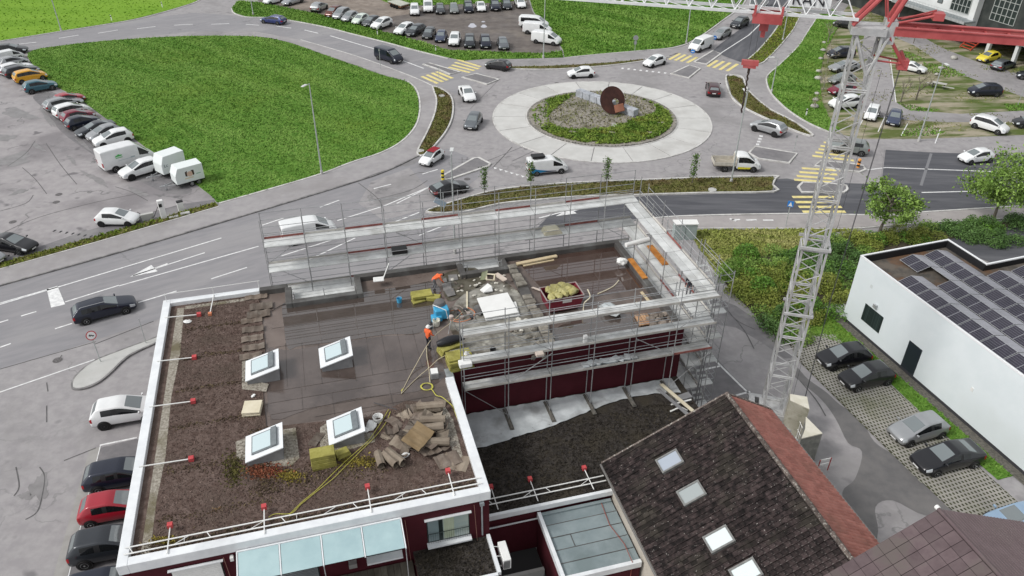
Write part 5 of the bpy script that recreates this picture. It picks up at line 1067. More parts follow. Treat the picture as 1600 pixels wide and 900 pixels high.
# ================================================================== VEHICLES
CAR = {
 'hatch': (4.05, 1.76, .31, 2.55, [(0, .42, .80, .74, .76, .76, .70, 't'), (.015, .24, .93, .92, .88, .94, .80, 't'), (.045, .20, .97, .97, .92, 1.0, .82, 'R'), (.15, .18, 1, .97, .93, 1.42, .66, 'e'), (.2, .17, 1, .96, .93, 1.46, .68, 'S'), (.40, .17, 1, .94, .93, 1.48, .69, 'P'), (.425, .17, 1, .94, .93, 1.48, .69, 'S'), (.50, .17, 1, .93, .93, 1.45, .70, 'W'), (.77, .17, 1, .92, .91, .96, .86, 'h'), (.9, .18, .97, .80, .86, .88, .74, 'H'), (.975, .22, .88, .68, .78, .72, .68, 'H'), (1, .34, .74, .58, .66, .60, .58, '')]),
 'estate': (4.85, 1.86, .33, 2.9, [(0, .42, .80, .74, .76, .76, .70, 't'), (.012, .24, .93, .92, .88, .94, .82, 't'), (.03, .20, .97, .96, .92, 1.0, .84, 'R'), (.115, .18, 1, .97, .93, 1.38, .66, 'e'), (.14, .17, 1, .96, .93, 1.41, .67, 'S'), (.275, .17, 1, .95, .93, 1.45, .68, 'P'), (.29, .17, 1, .95, .93, 1.45, .68, 'S'), (.43, .17, 1, .94, .93, 1.46, .69, 'P'), (.446, .17, 1, .94, .93, 1.46, .69, 'S'), (.50, .17, 1, .93, .93, 1.44, .70, 'W'), (.73, .17, 1, .92, .91, .96, .86, 'h'), (.9, .18, .97, .78, .86, .85, .74, 'H'), (.975, .22, .88, .66, .78, .70, .68, 'H'), (1, .34, .74, .56, .66, .58, .58, '')]),
 'sedan': (4.75, 1.84, .33, 2.85, [(0, .42, .80, .76, .78, .80, .70, 't'), (.015, .26, .93, .92, .88, 1.0, .80, 't'), (.05, .20, .97, .96, .92, 1.06, .84, 'e'), (.16, .18, 1, .97, .93, 1.09, .82, 'R'), (.29, .17, 1, .96, .93, 1.40, .66, 'S'), (.43, .17, 1, .94, .93, 1.45, .68, 'P'), (.446, .17, 1, .94, .93, 1.45, .68, 'S'), (.50, .17, 1, .93, .93, 1.42, .70, 'W'), (.73, .17, 1, .92, .91, .96, .86, 'h'), (.9, .18, .97, .78, .86, .85, .74, 'H'), (.975, .22, .88, .66, .78, .70, .68, 'H'), (1, .34, .74, .56, .66, .58, .58, '')]),
 'coupe': (4.2, 1.78, .31, 2.5, [(0, .42, .80, .74, .76, .78, .70, 't'), (.015, .26, .93, .88, .88, .96, .80, 't'), (.05, .20, .97, .92, .92, 1.0, .84, 'R'), (.32, .18, 1, .92, .93, 1.34, .64, 'S'), (.44, .17, 1, .90, .93, 1.38, .66, 'P'), (.455, .17, 1, .90, .93, 1.38, .66, 'S'), (.51, .17, 1, .89, .93, 1.35, .68, 'W'), (.735, .17, 1, .88, .91, .92, .86, 'h'), (.9, .18, .97, .76, .86, .82, .74, 'H'), (.975, .22, .88, .64, .78, .68, .68, 'H'), (1, .34, .74, .54, .66, .56, .58, '')]),
 'suv': (4.5, 1.88, .36, 2.68, [(0, .5, .82, .84, .80, .86, .74, 't'), (.012, .30, .94, 1.06, .90, 1.10, .82, 't'), (.035, .27, .98, 1.12, .93, 1.16, .84, 'R'), (.12, .25, 1, 1.12, .94, 1.58, .69, 'e'), (.15, .24, 1, 1.10, .94, 1.62, .70, 'S'), (.38, .24, 1, 1.08, .94, 1.66, .71, 'P'), (.40, .24, 1, 1.08, .94, 1.66, .71, 'S'), (.50, .24, 1, 1.06, .94, 1.62, .72, 'W'), (.745, .24, 1, 1.04, .92, 1.09, .87, 'h'), (.9, .25, .98, .94, .88, 1.01, .76, 'H'), (.975, .28, .90, .80, .80, .85, .70, 'H'), (1, .40, .78, .70, .70, .72, .62, '')]),
 'mpv': (4.35, 1.80, .33, 2.7, [(0, .45, .86, .82, .82, .84, .76, 't'), (.012, .26, .95, 1.02, .92, 1.06, .84, 't'), (.03, .22, .98, 1.08, .94, 1.12, .86, 'R'), (.075, .20, 1, 1.08, .95, 1.62, .74, 'S'), (.27, .19, 1, 1.06, .95, 1.67, .75, 'P'), (.29, .19, 1, 1.06, .95, 1.67, .75, 'S'), (.47, .19, 1, 1.04, .95, 1.68, .75, 'P'), (.49, .19, 1, 1.04, .95, 1.68, .75, 'S'), (.55, .19, 1, 1.03, .94, 1.64, .75, 'W'), (.82, .19, 1, 1.02, .92, 1.07, .87, 'h'), (.92, .20, .97, .90, .87, .96, .76, 'H'), (.98, .24, .89, .74, .79, .78, .70, 'H'), (1, .36, .76, .62, .68, .64, .60, '')]),
 'van': (4.95, 1.92, .34, 3.0, [(0, .45, .94, 1.05, .93, 1.78, .82, 't'), (.008, .30, .98, 1.06, .96, 1.88, .85, 'e'), (.03, .25, 1, 1.07, .97, 1.93, .87, 'e'), (.30, .23, 1, 1.07, .97, 1.96, .87, 'e'), (.585, .22, 1, 1.06, .97, 1.95, .86, 'e'), (.605, .22, 1, 1.06, .97, 1.94, .86, 'S'), (.65, .22, 1, 1.05, .97, 1.91, .86, 'W'), (.885, .22, 1, 1.08, .94, 1.17, .88, 'h'), (.94, .23, .98, .98, .90, 1.06, .80, 'H'), (.985, .26, .92, .80, .84, .86, .74, 'H'), (1, .38, .82, .68, .74, .70, .66, '')]),
 'minibus': (5.2, 1.94, .34, 3.2, [(0, .45, .94, 1.05, .93, 1.85, .80, 't'), (.008, .30, .98, 1.08, .96, 1.98, .83, 'e'), (.04, .25, 1, 1.09, .97, 2.05, .85, 'S'), (.30, .23, 1, 1.09, .97, 2.08, .85, 'P'), (.315, .23, 1, 1.09, .97, 2.08, .85, 'S'), (.56, .22, 1, 1.08, .97, 2.07, .84, 'P'), (.58, .22, 1, 1.08, .97, 2.05, .84, 'S'), (.69, .22, 1, 1.07, .97, 1.98, .82, 'W'), (.86, .22, 1, 1.10, .94, 1.20, .84, 'h'), (.94, .23, .98, .98, .90, 1.06, .80, 'H'), (.985, .26, .92, .80, .84, .86, .74, 'H'), (1, .38, .82, .68, .74, .70, .66, '')]),
 'bigvan': (5.9, 2.05, .36, 3.65, [(0, .5, .97, 1.2, .97, 2.52, .93, 't'), (.006, .40, .99, 1.2, .98, 2.62, .94, 'e'), (.03, .36, 1, 1.2, .99, 2.66, .94, 'e'), (.35, .34, 1, 1.2, .99, 2.66, .94, 'e'), (.655, .30, 1, 1.15, .98, 2.60, .92, 'e'), (.68, .28, 1, 1.1, .97, 2.45, .86, 'S'), (.76, .26, 1, 1.1, .96, 2.12, .82, 'W'), (.885, .26, 1, 1.12, .94, 1.25, .84, 'h'), (.95, .26, .98, 1.0, .9, 1.1, .8, 'H'), (.988, .28, .92, .82, .84, .88, .74, 'H'), (1, .4, .82, .7, .74, .72, .66, '')]),
 'crewcab': (5.3, 1.92, .34, 3.4, [(.46, .5, .96, 1.05, .95, 1.72, .84, 'e'), (.468, .34, .99, 1.06, .96, 1.88, .86, 'e'), (.48, .3, 1, 1.06, .97, 1.92, .86, 'S'), (.595, .28, 1, 1.06, .97, 1.95, .86, 'P'), (.615, .28, 1, 1.06, .97, 1.94, .86, 'S'), (.72, .26, 1, 1.05, .97, 1.88, .84, 'W'), (.865, .24, 1, 1.08, .94, 1.18, .84, 'h'), (.94, .23, .98, .98, .90, 1.06, .80, 'H'), (.985, .26, .92, .80, .84, .86, .74, 'H'), (1, .38, .82, .68, .74, .70, .66, '')]),
}
def wheel_meshes(r, wd, dark):
    t = MB(); t.lathe((0, 0, 0), [(r*.62, -wd/2), (r*.93, -wd/2), (r, -wd*.32), (r, wd*.32), (r*.93, wd/2), (r*.62, wd/2)], 20, 'y')
    m = MB(); m.lathe((0, wd*.30, 0), [(r*.62, .0), (r*.64, .04), (r*.55, .05), (r*.5, .0)], 20, 'y')
    for k in range(5):
        a = 2*math.pi*k/5; d = Vector((math.cos(a), 0, math.sin(a))); n_ = Vector((-math.sin(a), 0, math.cos(a)))
        m.obox(d*.02*r-n_*.07*r+Vector((0, wd*.34, 0)), d*.56*r, n_*.14*r, Vector((0, .03, 0)))
    m.lathe((0, wd*.34, 0), [(r*.15, 0), (r*.15, .04)], 10, 'y')
    h = MB().lathe((0, wd*.2, 0), [(r*.60, -.02), (r*.60, .0)], 16, 'y')
    m.add(h.v, h.f, 1)
    return t.mesh('wheel', rubber, True), m.mesh('rim', [rim_dk if dark else rimm, black], False)
PROTO = {}
def proto(kind):
    if kind in PROTO: return PROTO[kind]
    L_, W_, wr, wb, st = CAR[kind]; hw = W_/2; n = len(st); NR = 8
    vs = []
    for (t, zb, wm, zl, wl, zt, wt, _) in st:
        x = (t-.5)*L_; hood = zt-zl < .2
        crown = .025 if not hood else .02
        vs.append([(x, 0, zb), (x, hw*wm*.82, zb), (x, hw*wm*.97, zb+.1), (x, hw*wm, zb+(zl-zb)*.58), (x, hw*wl, zl), (x, hw*wt, zt-(.05 if not hood else .03)), (x, hw*wt*.96, zt), (x, 0, zt+crown)])
    m = MB(); idx = []
    for ring in vs:
        row = []
        for s in (1, -1):
            r_ = []
            for j, p in enumerate(ring):
                if s == -1 and j in (0, 7): r_.append(row[0][j]); continue
                m.v.append((p[0], p[1]*s, p[2])); r_.append(len(m.v)-1)
            row.append(r_)
        idx.append(row)
    # slots: 0 paint 1 trim 2 windscreen 3 side glass 4 rear glass 5 headlight 6 taillight 7 grille
    def face(f, s, mi): m.f.append(tuple(f if s == 0 else f[::-1])); m.m.append(mi)
    for i in range(n-1):
        tg = st[i][7]
        for s in (0, 1):
            for j in range(NR-1):
                a, b, c, d = idx[i][s][j], idx[i][s][j+1], idx[i+1][s][j+1], idx[i+1][s][j]
                mi = 1 if j <= 1 else 0
                if j == 4 and tg in 'SW' and tg: mi = 3
                if j == 4 and tg == 'P': mi = 1
                if j == 6 and tg == 'W': mi = 2
                if j == 6 and tg == 'R': mi = 4
                if tg == 'H' and j == 3 and i == n-3: mi = 5
                if tg == 't' and j == 3: mi = 6
                face((a, d, c, b), s, mi)
    isv = kind in ('van', 'minibus', 'bigvan', 'crewcab')
    for e, fl in ((0, 0), (n-1, 1)):
        A, B = idx[e][0], idx[e][1]
        for j in range(NR-1):
            if j == 0: f = (A[0], A[1], B[1])
            elif j == NR-2: f = (A[j], A[j+1], B[j])
            else: f = (A[j], A[j+1], B[j+1], B[j])
            mi = 1 if j <= 1 else (7 if fl and j == 2 else 0)
            if not fl and isv and j == 4 and kind != 'bigvan': mi = 4
            face(f, fl, mi)
    me = bpy.data.meshes.new('tmp'); me.from_pydata(m.v, [], m.f); me.polygons.foreach_set('material_index', m.m)
    for k in range(8): me.materials.append(black)
    bm = bmesh.new(); bm.from_mesh(me); bmesh.ops.recalc_face_normals(bm, faces=bm.faces[:]); bm.to_mesh(me); bm.free()
    o = bpy.data.objects.new('tmp', me); COL.objects.link(o); md = o.modifiers.new('s', 'SUBSURF'); md.levels = 2; md.render_levels = 2
    dg = bpy.context.evaluated_depsgraph_get(); ev = o.evaluated_get(dg); em = bpy.data.meshes.new_from_object(ev)
    bpy.data.objects.remove(o)
    co = [v.co.copy() for v in em.vertices]; faces = [(tuple(p.vertices), p.material_index) for p in em.polygons]; nor = [v.normal.copy() for v in em.vertices]
    parts = []
    def sub(fs, name, mats, mi=None, lift=0.0):
        used = {}; b = MB()
        for f in fs:
            for v in f[0]:
                if v not in used: used[v] = len(used); p = co[v]+nor[v]*lift; b.v.append(tuple(p))
        for f in fs: b.f.append(tuple(used[v] for v in f[0])); b.m.append((mi(f) if mi else 0))
        e = bpy.data.meshes.new(name); e.from_pydata(b.v, [], b.f); e.polygons.foreach_set('material_index', b.m); e.polygons.foreach_set('use_smooth', [True]*len(b.f))
        for x in mats: e.materials.append(x)
        return e
    body = sub([f for f in faces if f[1] in (0, 1)], 'body', [black, black], lambda f: f[1])
    # wheel arches and plates joined to the body mesh as black trim
    xs = [(-wb/2-(.02 if not isv else .15)), wb/2-(.02 if not isv else .15)+.0]
    if kind == 'crewcab': xs = [-1.45, 1.75]
    if kind in ('hatch', 'estate', 'sedan', 'suv', 'mpv', 'coupe'): xs = [-wb/2-.05, wb/2+.02]
    if kind == 'van' : xs = [-1.55, 1.55]
    if kind == 'minibus': xs = [-1.7, 1.6]
    if kind == 'bigvan': xs = [-1.75, 2.05]
    ar = MB()
    for x in xs:
        for s in (1, -1): ar.lathe((x, s*(hw*.955), wr*1.0), [(wr*1.2, -.05), (wr*1.2, .03), (wr*1.1, .035)], 22, 'y')
    am = ar.mesh('arch', black)
    bm = bmesh.new(); bm.from_mesh(body); n0 = len(bm.faces); bm.from_mesh(am); bm.faces.ensure_lookup_table()
    for f in bm.faces[n0:]: f.material_index = 1
    bm.to_mesh(body); bm.free()
    parts.append(('body', body, 'body', None))
    def islands(k):
        fs = [f for f in faces if f[1] == k]; out = []
        vmap = {}
        for f in fs:
            for v in f[0]: vmap.setdefault(v, []).append(f)
        seen = set()
        for f in fs:
            if f in seen: continue
            st_ = [f]; seen.add(f); comp = []
            while st_:
                g_ = st_.pop(); comp.append(g_)
                for v in g_[0]:
                    for h in vmap[v]:
                        if h not in seen: seen.add(h); st_.append(h)
            out.append(comp)
        return out
    for k, nm, mm in ((2, 'windscreen', glass_car), (3, 'side_window', glass_side), (4, 'rear_window', glass_car), (5, 'headlight', lampg), (6, 'taillight', taill), (7, 'grille', black)):
        for comp in islands(k): parts.append((nm, sub(comp, nm, [mm], None, .004), None, None))
    pm_ = MB().box((0, 0, 0), (.02, .5, .11)).mesh('license_plate', platem)
    zf, zr_ = st[-1][1]+.07, st[0][1]+.12
    parts.append(('license_plate', pm_, None, Matrix.Translation((L_/2-.01, 0, zf)))); parts.append(('license_plate', pm_, None, Matrix.Translation(((st[0][0]-.5)*L_+.0, 0, zr_+.1))))
    ci = [i for i in range(n) if st[i][7] == 'h'][0]; mx = (st[ci][0]-.5)*L_-.12; mz = st[ci][3]+.06
    mm_ = MB().box((0, .11, .02), (.12, .2, .13)).box((0, .01, -.03), (.06, .08, .04)).mesh('mirror', black, bevel=.025)
    mm2 = MB().box((0, -.11, .02), (.12, .2, .13)).box((0, -.01, -.03), (.06, .08, .04)).mesh('mirror', black, bevel=.025)
    parts.append(('mirror', mm_, 'paint', Matrix.Translation((mx, hw*.93, mz)))); parts.append(('mirror', mm2, 'paint', Matrix.Translation((mx, -hw*.93, mz))))
    PROTO[kind] = (parts, xs, hw, wr, L_, wheel_meshes(wr, .23, False), wheel_meshes(wr, .23, True)); return PROTO[kind]
def paint(name, col, metal=0.0):
    m = mat('paint_'+name, col, rough=.3, metal=metal, coat=.7, spec=.35, c2=tuple(c*.93 for c in col), sc=1.5); m.node_tree.nodes['Principled BSDF'].inputs['Coat IOR'].default_value = 1.5; return m
PAINT = {'white': paint('white', (.78, .79, .79)), 'black': paint('black', (.010, .010, .013)), 'grey': paint('grey', (.085, .092, .1), .5), 'silver': paint('silver', (.38, .39, .40), .5), 'darkgrey': paint('darkgrey', (.035, .04, .048), .4), 'navy': paint('navy', (.014, .018, .035), .3), 'blue': paint('blue', (.02, .035, .14), .3), 'red': paint('red', (.36, .014, .03)), 'darkred': paint('darkred', (.2, .012, .035), .2), 'brown': paint('brown', (.13, .035, .02), .3), 'yellow': paint('yellow', (.72, .36, .02)), 'teal': paint('teal', (.05, .15, .19), .4), 'lightblue': paint('lightblue', (.3, .42, .56), .3), 'mint': paint('mint', (.62, .70, .62)), 'slate': paint('slate', (.16, .175, .19), .5), 'lemon': paint('lemon', (.75, .62, .06)), 'maroon': paint('maroon', (.055, .012, .016), .2), 'steelblue': paint('steelblue', (.06, .075, .13), .4), 'sage': paint('sage', (.25, .27, .26), .4)}
def vehicle(name, kind, col, pos, head, label, cat, group=None, scale=1.0, dark_rims=False, low=False, roof_rails=False, name_body='body'):
    parts, xs, hw, wr, L_, wm, wmd = proto(kind)
    t = thing(name, label, cat, (pos[0], pos[1], .012), head, group); t.scale = (scale,)*3
    for nm, me, role, mtx in parts:
        o = bpy.data.objects.new(nm, me); COL.objects.link(o); o.parent = t
        if mtx is not None: o.matrix_basis = mtx
        if role == 'body': o.material_slots[0].link = 'OBJECT'; o.material_slots[0].material = PAINT[col]
        if role == 'paint': o.material_slots[0].link = 'OBJECT'; o.material_slots[0].material = PAINT[col] if not isinstance(role, int) else black
    W_, Rm = (wmd if dark_rims else wm)
    for x in xs:
        for s in (1, -1):
            o = bpy.data.objects.new('wheel', W_); COL.objects.link(o); o.parent = t; o.location = (x, s*(hw*.955-.03), wr); o.rotation_euler = (0, 0, 0 if s > 0 else math.pi)
            if not low:
                r_ = bpy.data.objects.new('rim', Rm); COL.objects.link(r_); r_.parent = o
    if roof_rails:
        st = CAR[kind][4]; zr = max(q[5] for q in st)
        for s in (1, -1):
            b = MB().path([(-L_*.36, s*hw*.6, zr-.06), (-L_*.33, s*hw*.62, zr+.045), (L_*.03, s*hw*.62, zr+.045), (L_*.06, s*hw*.6, zr-.03)], .022, 5)
            me = b.mesh('roof_rail', rimm); o = bpy.data.objects.new('roof_rail', me); COL.objects.link(o); o.parent = t
    return t
def by_wheels(kind, rear, front, side=1):
    """position and heading from where the near-side rear and front wheels touch the ground"""
    a, b = G(*rear), G(*front); d = b-a; h = math.atan2(d.y, d.x); mid = (a+b)/2; nn = Vector((-math.sin(h), math.cos(h), 0))
    if nn.dot(Vector((mid.x, mid.y, 0))) < 0: nn = -nn
    return mid+nn*(CAR[kind][1]/2*.9)*side, h
def by_ends(rear, front):
    a, b = G(*rear), G(*front); d = b-a; return (a+b)/2, math.atan2(d.y, d.x)
MOV, PK = 'vehicles driving on the roads', None
def W(kind, col, rear, front, label, cat='car', group='cars on the road', name='car', **k):
    p, h = by_wheels(kind, rear, front); return vehicle(name, kind, col, p, h, label, cat, group, **k)
def C(kind, col, rear, front, label, cat='car', group='cars on the road', name='car', **k):
    p, h = by_ends(rear, front); return vehicle(name, kind, col, p, h, label, cat, group, **k)
def D(kind, col, px, head, label, cat='car', group='parked cars', name='parked_car', **k):
    return vehicle(name, kind, col, G(*px), R(head), label, cat, group, **k)
RDG = 'vehicles on the road'
W('estate', 'blue', (433.5, 39.5), (413, 37), 'dark blue estate car driving left on the upper road', group=RDG)
W('van', 'navy', (590.5, 93.5), (613, 100.5), 'black passenger van with tinted windows heading to the roundabout', 'van', RDG, 'van')
W('hatch', 'black', (788, 112), (761.5, 108), 'small black hatchback leaving the roundabout by the crossing', group=RDG, dark_rims=True)
W('hatch', 'white', (923.5, 122), (895, 123.5), 'white hatchback driving round behind the rusty disc sculpture', group=RDG, dark_rims=True)
W('hatch', 'white', (1038, 101), (1018, 107), 'white hatchback entering the roundabout over the dotted give-way line', group=RDG, dark_rims=True)
W('van', 'white', (1111, 75), (1091, 83), 'white panel van waiting before the northern zebra crossing', 'van', RDG, 'van')
W('estate', 'silver', (1139, 57), (1127, 62.5), 'silver estate car queuing right behind the white van', group=RDG)
W('suv', 'darkgrey', (1168, 40), (1155, 46), 'dark grey four-wheel-drive car in front of the lorry in the queue', group=RDG)
C('estate', 'maroon', (1115, 155), (1112, 134), 'dark hatchback seen from behind leaving the roundabout to the north', group=RDG)
C('sedan', 'white', (723, 141), (738, 165), 'white saloon car driving down the left side of the roundabout', group=RDG)
C('hatch', 'slate', (747, 184), (732, 209), 'grey hatchback coming towards the viewer left of the concrete apron', group=RDG)
FIAT = W('hatch', 'white', (692, 249), (675, 260.5), 'tiny white city car with a red soft roof', group=RDG, scale=.9)
W('coupe', 'black', (690, 310), (725, 301.5), 'black car with silver wheels partly behind the direction sign', group=RDG)
VR = W('van', 'white', (836, 276), (879.5, 271.5), 'white van with a black roof box and blue swoosh on its side', 'van', RDG, 'van', scale=.92)
PU = W('crewcab', 'white', (1126, 268.5), (1177, 269.5), 'white and yellow double-cab pickup with an open drop-side bed', 'pickup', RDG, 'pickup_truck')
W('suv', 'silver', (1209, 214.5), (1178, 205), 'silver crossover leaving the roundabout beside the planted strip', group=RDG, dark_rims=True)
W('suv', 'sage', (1347, 245), (1303, 239.5), 'silver grey four-wheel-drive car half hidden behind the crane mast', group=RDG)
W('hatch', 'white', (1549, 254), (1511, 258.5), 'white car on the dark east road beside the leafy tree', group=RDG)
W('van', 'white', (457, 384), (517, 372), 'white van passing behind the left end of the scaffold', 'van', RDG, 'van', scale=1.05)
W('estate', 'navy', (137, 507), (199, 490), 'black estate car with chrome window trim driving past the turn arrow', group=RDG, roof_rails=True)
# left car park
G1 = 'cars parked along the field'
W('hatch', 'white', (161, 354.5), (201, 355), 'white electric hatchback plugged in at the charging pillar', group=G1, name='parked_car', dark_rims=True)
W('sedan', 'black', (-15, 392), (38, 399.5), 'black saloon car parked at the far left by the grass verge', group=G1, name='parked_car')
W('hatch', 'silver', (-55, 412), (-14, 419), 'pale car showing only its nose at the left picture edge', group=G1, name='parked_car')
W('suv', 'white', (246, 270.5), (206.5, 282.5), 'white crossover with black wheels between the box van and the trailers', group=G1, name='parked_car', dark_rims=True)
BV = W('bigvan', 'white', (180, 270), (233, 254.5), 'tall white box van with a small green emblem', 'van', None, 'box_van')
W('suv', 'white', (201, 223.5), (162.5, 232.5), 'white sport utility parked right beside the tall box van', group=G1, name='parked_car', dark_rims=True)
W('hatch', 'silver', (187, 212), (150, 223), 'pale silver car nearly hidden by the white sport utility', group=G1, name='parked_car')
W('sedan', 'darkgrey', (175, 206.5), (134.5, 216.5), 'dark grey saloon parked nose out in the field row', group=G1, name='parked_car')
W('hatch', 'navy', (116, 205), (153, 195.5), 'dark blue hatchback between the grey saloon and the crimson car', group=G1, name='parked_car')
W('hatch', 'darkred', (108, 196), (147, 186), 'crimson hatchback in the field row', group=G1, name='parked_car')
W('mpv', 'white', (99, 188), (137, 178), 'white people carrier next to the crimson hatchback', group=G1, name='parked_car')
W('estate', 'silver', (88, 175), (122, 166.5), 'silver estate with roof rails beside the white people carrier', group=G1, name='parked_car', roof_rails=True)
W('hatch', 'red', (97, 168), (129, 160), 'red car showing only its bonnet beyond the silver estate', group=G1, name='parked_car')
W('suv', 'teal', (51, 147.5), (84, 141), 'teal crossover parked alone by the edge of the field', group=G1, name='parked_car', scale=.95)
W('mpv', 'yellow', (35, 132), (69, 125), 'bright yellow high-roofed car in the field row', group=G1, name='parked_car')
W('estate', 'darkgrey', (20, 123), (57, 115), 'dark estate right behind the yellow car', group=G1, name='parked_car')
W('estate', 'white', (11, 119), (49, 110), 'white estate two places behind the yellow car', group=G1, name='parked_car')
W('hatch', 'silver', (10, 108), (41, 100.5), 'silver hatchback three places behind the yellow car', group=G1, name='parked_car')
W('van', 'white', (5, 99), (35, 92.5), 'small white van near the black estate at the top of the field row', 'van', G1, 'parked_van', scale=.8)
W('estate', 'black', (-3, 87), (37, 84), 'black estate at the top end of the field row beside the road', group=G1, name='parked_car')
# gravel lot beyond the upper road
G2 = 'cars parked on the gravel lot'
def L(kind, col, a, b, label, cat='car', name='parked_car', w=True, **k): return (W if w else C)(kind, col, a, b, label, cat, G2, name, low=False, **k)
L('hatch', 'white', (440, 4), (423, 8), 'white car cut by the top picture edge over the grass strip')
L('estate', 'silver', (473, 4), (452, 10), 'pale estate with silver wheels at the upper left of the gravel lot')
L('suv', 'silver', (499, 21), (513, 13), 'silver sport utility seen from behind beside the red-brown van')
L('mpv', 'brown', (538, 21), (519, 30), 'red-brown people carrier in the gravel lot')
L('mpv', 'silver', (549, 24), (531, 33), 'silver people carrier right of the red-brown one')
L('hatch', 'silver', (563, 28), (543, 37), 'second silver car right of the red-brown people carrier')
L('hatch', 'mint', (579, 32), (560, 41), 'pale mint hatchback on the gravel lot')
L('hatch', 'grey', (597, 36), (576, 44), 'grey hatchback left of the white sport utility on the gravel')
L('suv', 'white', (612, 41), (593, 48), 'white sport utility with black wheels at the gap in the gravel row')
L('suv', 'white', (648, 49), (629, 57), 'white crossover right of the gap in the gravel row')
L('estate', 'darkgrey', (664, 50), (648, 58), 'dark car touching the white crossover in the gravel row')
L('hatch', 'grey', (676, 51), (665, 65), 'small grey hatchback facing the road on the gravel', w=False)
L('hatch', 'steelblue', (693, 55), (686, 71), 'blue hatchback facing the road on the gravel', w=False)
L('suv', 'white', (713, 60), (708, 77), 'white sport utility facing the road between blue and dark cars', w=False)
L('mpv', 'darkgrey', (734, 63), (734, 80), 'dark people carrier facing the road, left of its twin', w=False)
L('mpv', 'navy', (757, 64), (760, 80.5), 'dark blue people carrier facing the road with a white sticker', w=False)
L('hatch', 'slate', (783, 66), (789, 83), 'grey hatchback at the right end of the front gravel row', w=False)
L('mpv', 'white', (648, 14), (648.5, 29), 'white people carrier beside the flat trailer', w=False)
L('van', 'white', (669, 9), (669.5, 24), 'white van second in the back gravel row', 'van', 'parked_van', w=False)
L('hatch', 'grey', (687, 13), (689, 26), 'grey hatchback third in the back gravel row', w=False)
L('hatch', 'sage', (708, 12), (711, 26), 'grey green hatchback fourth in the back gravel row', w=False)
L('mpv', 'navy', (730, 10), (734, 25), 'dark blue people carrier fifth in the back gravel row', w=False)
L('sedan', 'white', (749, 8), (754, 23), 'white saloon between dark cars in the back gravel row', w=False)
L('suv', 'navy', (771, 7), (776, 22), 'dark sport utility seventh in the back gravel row', w=False)
L('estate', 'darkgrey', (789, 5), (794, 19), 'dark estate eighth in the back gravel row', w=False)
L('sedan', 'white', (808, 2), (818, 18), 'white saloon with black grille at the right end of the back row', w=False)
L('minibus', 'white', (813, 44), (852, 47), 'white minibus with a band of dark windows', 'minibus', 'minibus')
L('van', 'white', (821, 53.5), (855, 56), 'white van squeezed between the minibus and the front van', 'van', 'parked_van')
L('van', 'white', (836, 68), (866, 72), 'white van with black front bumper at the edge of the grass', 'van', 'parked_van')
# right-hand lot
G3 = 'cars parked on the dirt lot'
def Q(kind, col, a, b, label, cat='car', name='parked_car', w=True, **k): return (W if w else C)(kind, col, a, b, label, cat, G3, name, **k)
Q('mpv', 'black', (1329, 47), (1307, 43), 'black people carrier under the crane jib')
Q('hatch', 'black', (1383, 21), (1362, 18), 'black car glimpsed behind the red crane struts')
Q('mpv', 'navy', (1331, 91), (1302, 92.5), 'dark blue car parked by the bare tree, half behind the mast')
Q('estate', 'silver', (1338, 111.5), (1306.5, 114.5), 'silver estate with roof rails behind the crane mast')
Q('hatch', 'sage', (1334, 131), (1304, 134), 'grey green car hidden behind the crane mast above the red car')
Q('hatch', 'darkred', (1335, 148), (1304, 151), 'dark red car hidden behind the crane mast')
Q('mpv', 'white', (1345, 169), (1303, 173), 'white people carrier low behind the crane mast')
Q('mpv', 'white', (1368, 170), (1353, 198), 'white compact car facing the viewer in a marked bay', w=False, scale=.9)
Q('hatch', 'steelblue', (1400, 177), (1391, 206), 'dark violet blue hatchback facing the viewer beside the white compact', w=False)
Q('coupe', 'white', (1407, 110), (1436, 116), 'white coupe parked beside a bare tree')
Q('hatch', 'lemon', (1562, 95), (1537, 100), 'lemon yellow car half hidden by the grey estate')
Q('estate', 'slate', (1565, 112), (1584, 106), 'grey estate with a pale tailgate by the factory columns')
Q('hatch', 'darkgrey', (1624, 128), (1598, 125), 'dark car cut by the right picture edge near the factory')
Q('mpv', 'navy', (1557, 152), (1524, 151.5), 'dark blue people carrier alone on the grassy dirt')
Q('mpv', 'white', (1522, 200.5), (1558, 211), 'white high-roofed car with black trim near the lower edge of the dirt lot', scale=1.02)
Q('hatch', 'black', (1626, 203), (1596, 201), 'black car cut by the right picture edge below the white high-roofed car')
# beside the red building
G4 = 'cars parked against the red building'
B_ = R(15.5)
def NB_(kind, col, px, label, off=0, dark=False):
    a = G(*px); d = BF.u; nn = BF.v; Lw = CAR[kind][3]; c = a+d*(Lw/2)+nn*(CAR[kind][1]/2*.9)
    return vehicle('parked_car', kind, col, c, B_+math.pi*off, label, 'car', G4, dark_rims=dark)
NB_('suv', 'white', (167, 671), 'white sport utility parked beside the red building', 0, True)
NB_('estate', 'navy', (158, 771), 'dark blue estate above the red car beside the red building')
NB_('hatch', 'red', (146, 824), 'bright red hatchback parked beside the red building')
NB_('suv', 'darkgrey', (137, 888), 'dark sport utility below the red car beside the red building')
NB_('estate', 'navy', (128, 955), 'dark blue roof at the bottom edge beside the red building')
# yard of the white hall
G5 = 'cars parked on the grass pavers'
def Y(kind, col, fw, rw, label, **k): return W(kind, col, rw, fw, label, 'car', G5, 'parked_car', **k)
Y('hatch', 'black', (1299, 580), (1350, 572), 'black hatchback parked first from the hedge on the grass pavers', dark_rims=True)
Y('hatch', 'black', (1336, 613), (1386, 602), 'black hatchback with silver wheels second from the hedge on the pavers')
Y('hatch', 'silver', (1418, 699), (1469, 685), 'silver hatchback parked on the grass pavers')
Y('sedan', 'black', (1459, 745), (1520, 731), 'black convertible with cloth roof on the grass pavers')
Y('hatch', 'lightblue', (1568, 846), (1632, 832), 'light blue car cut by the right edge next to the slate roof')
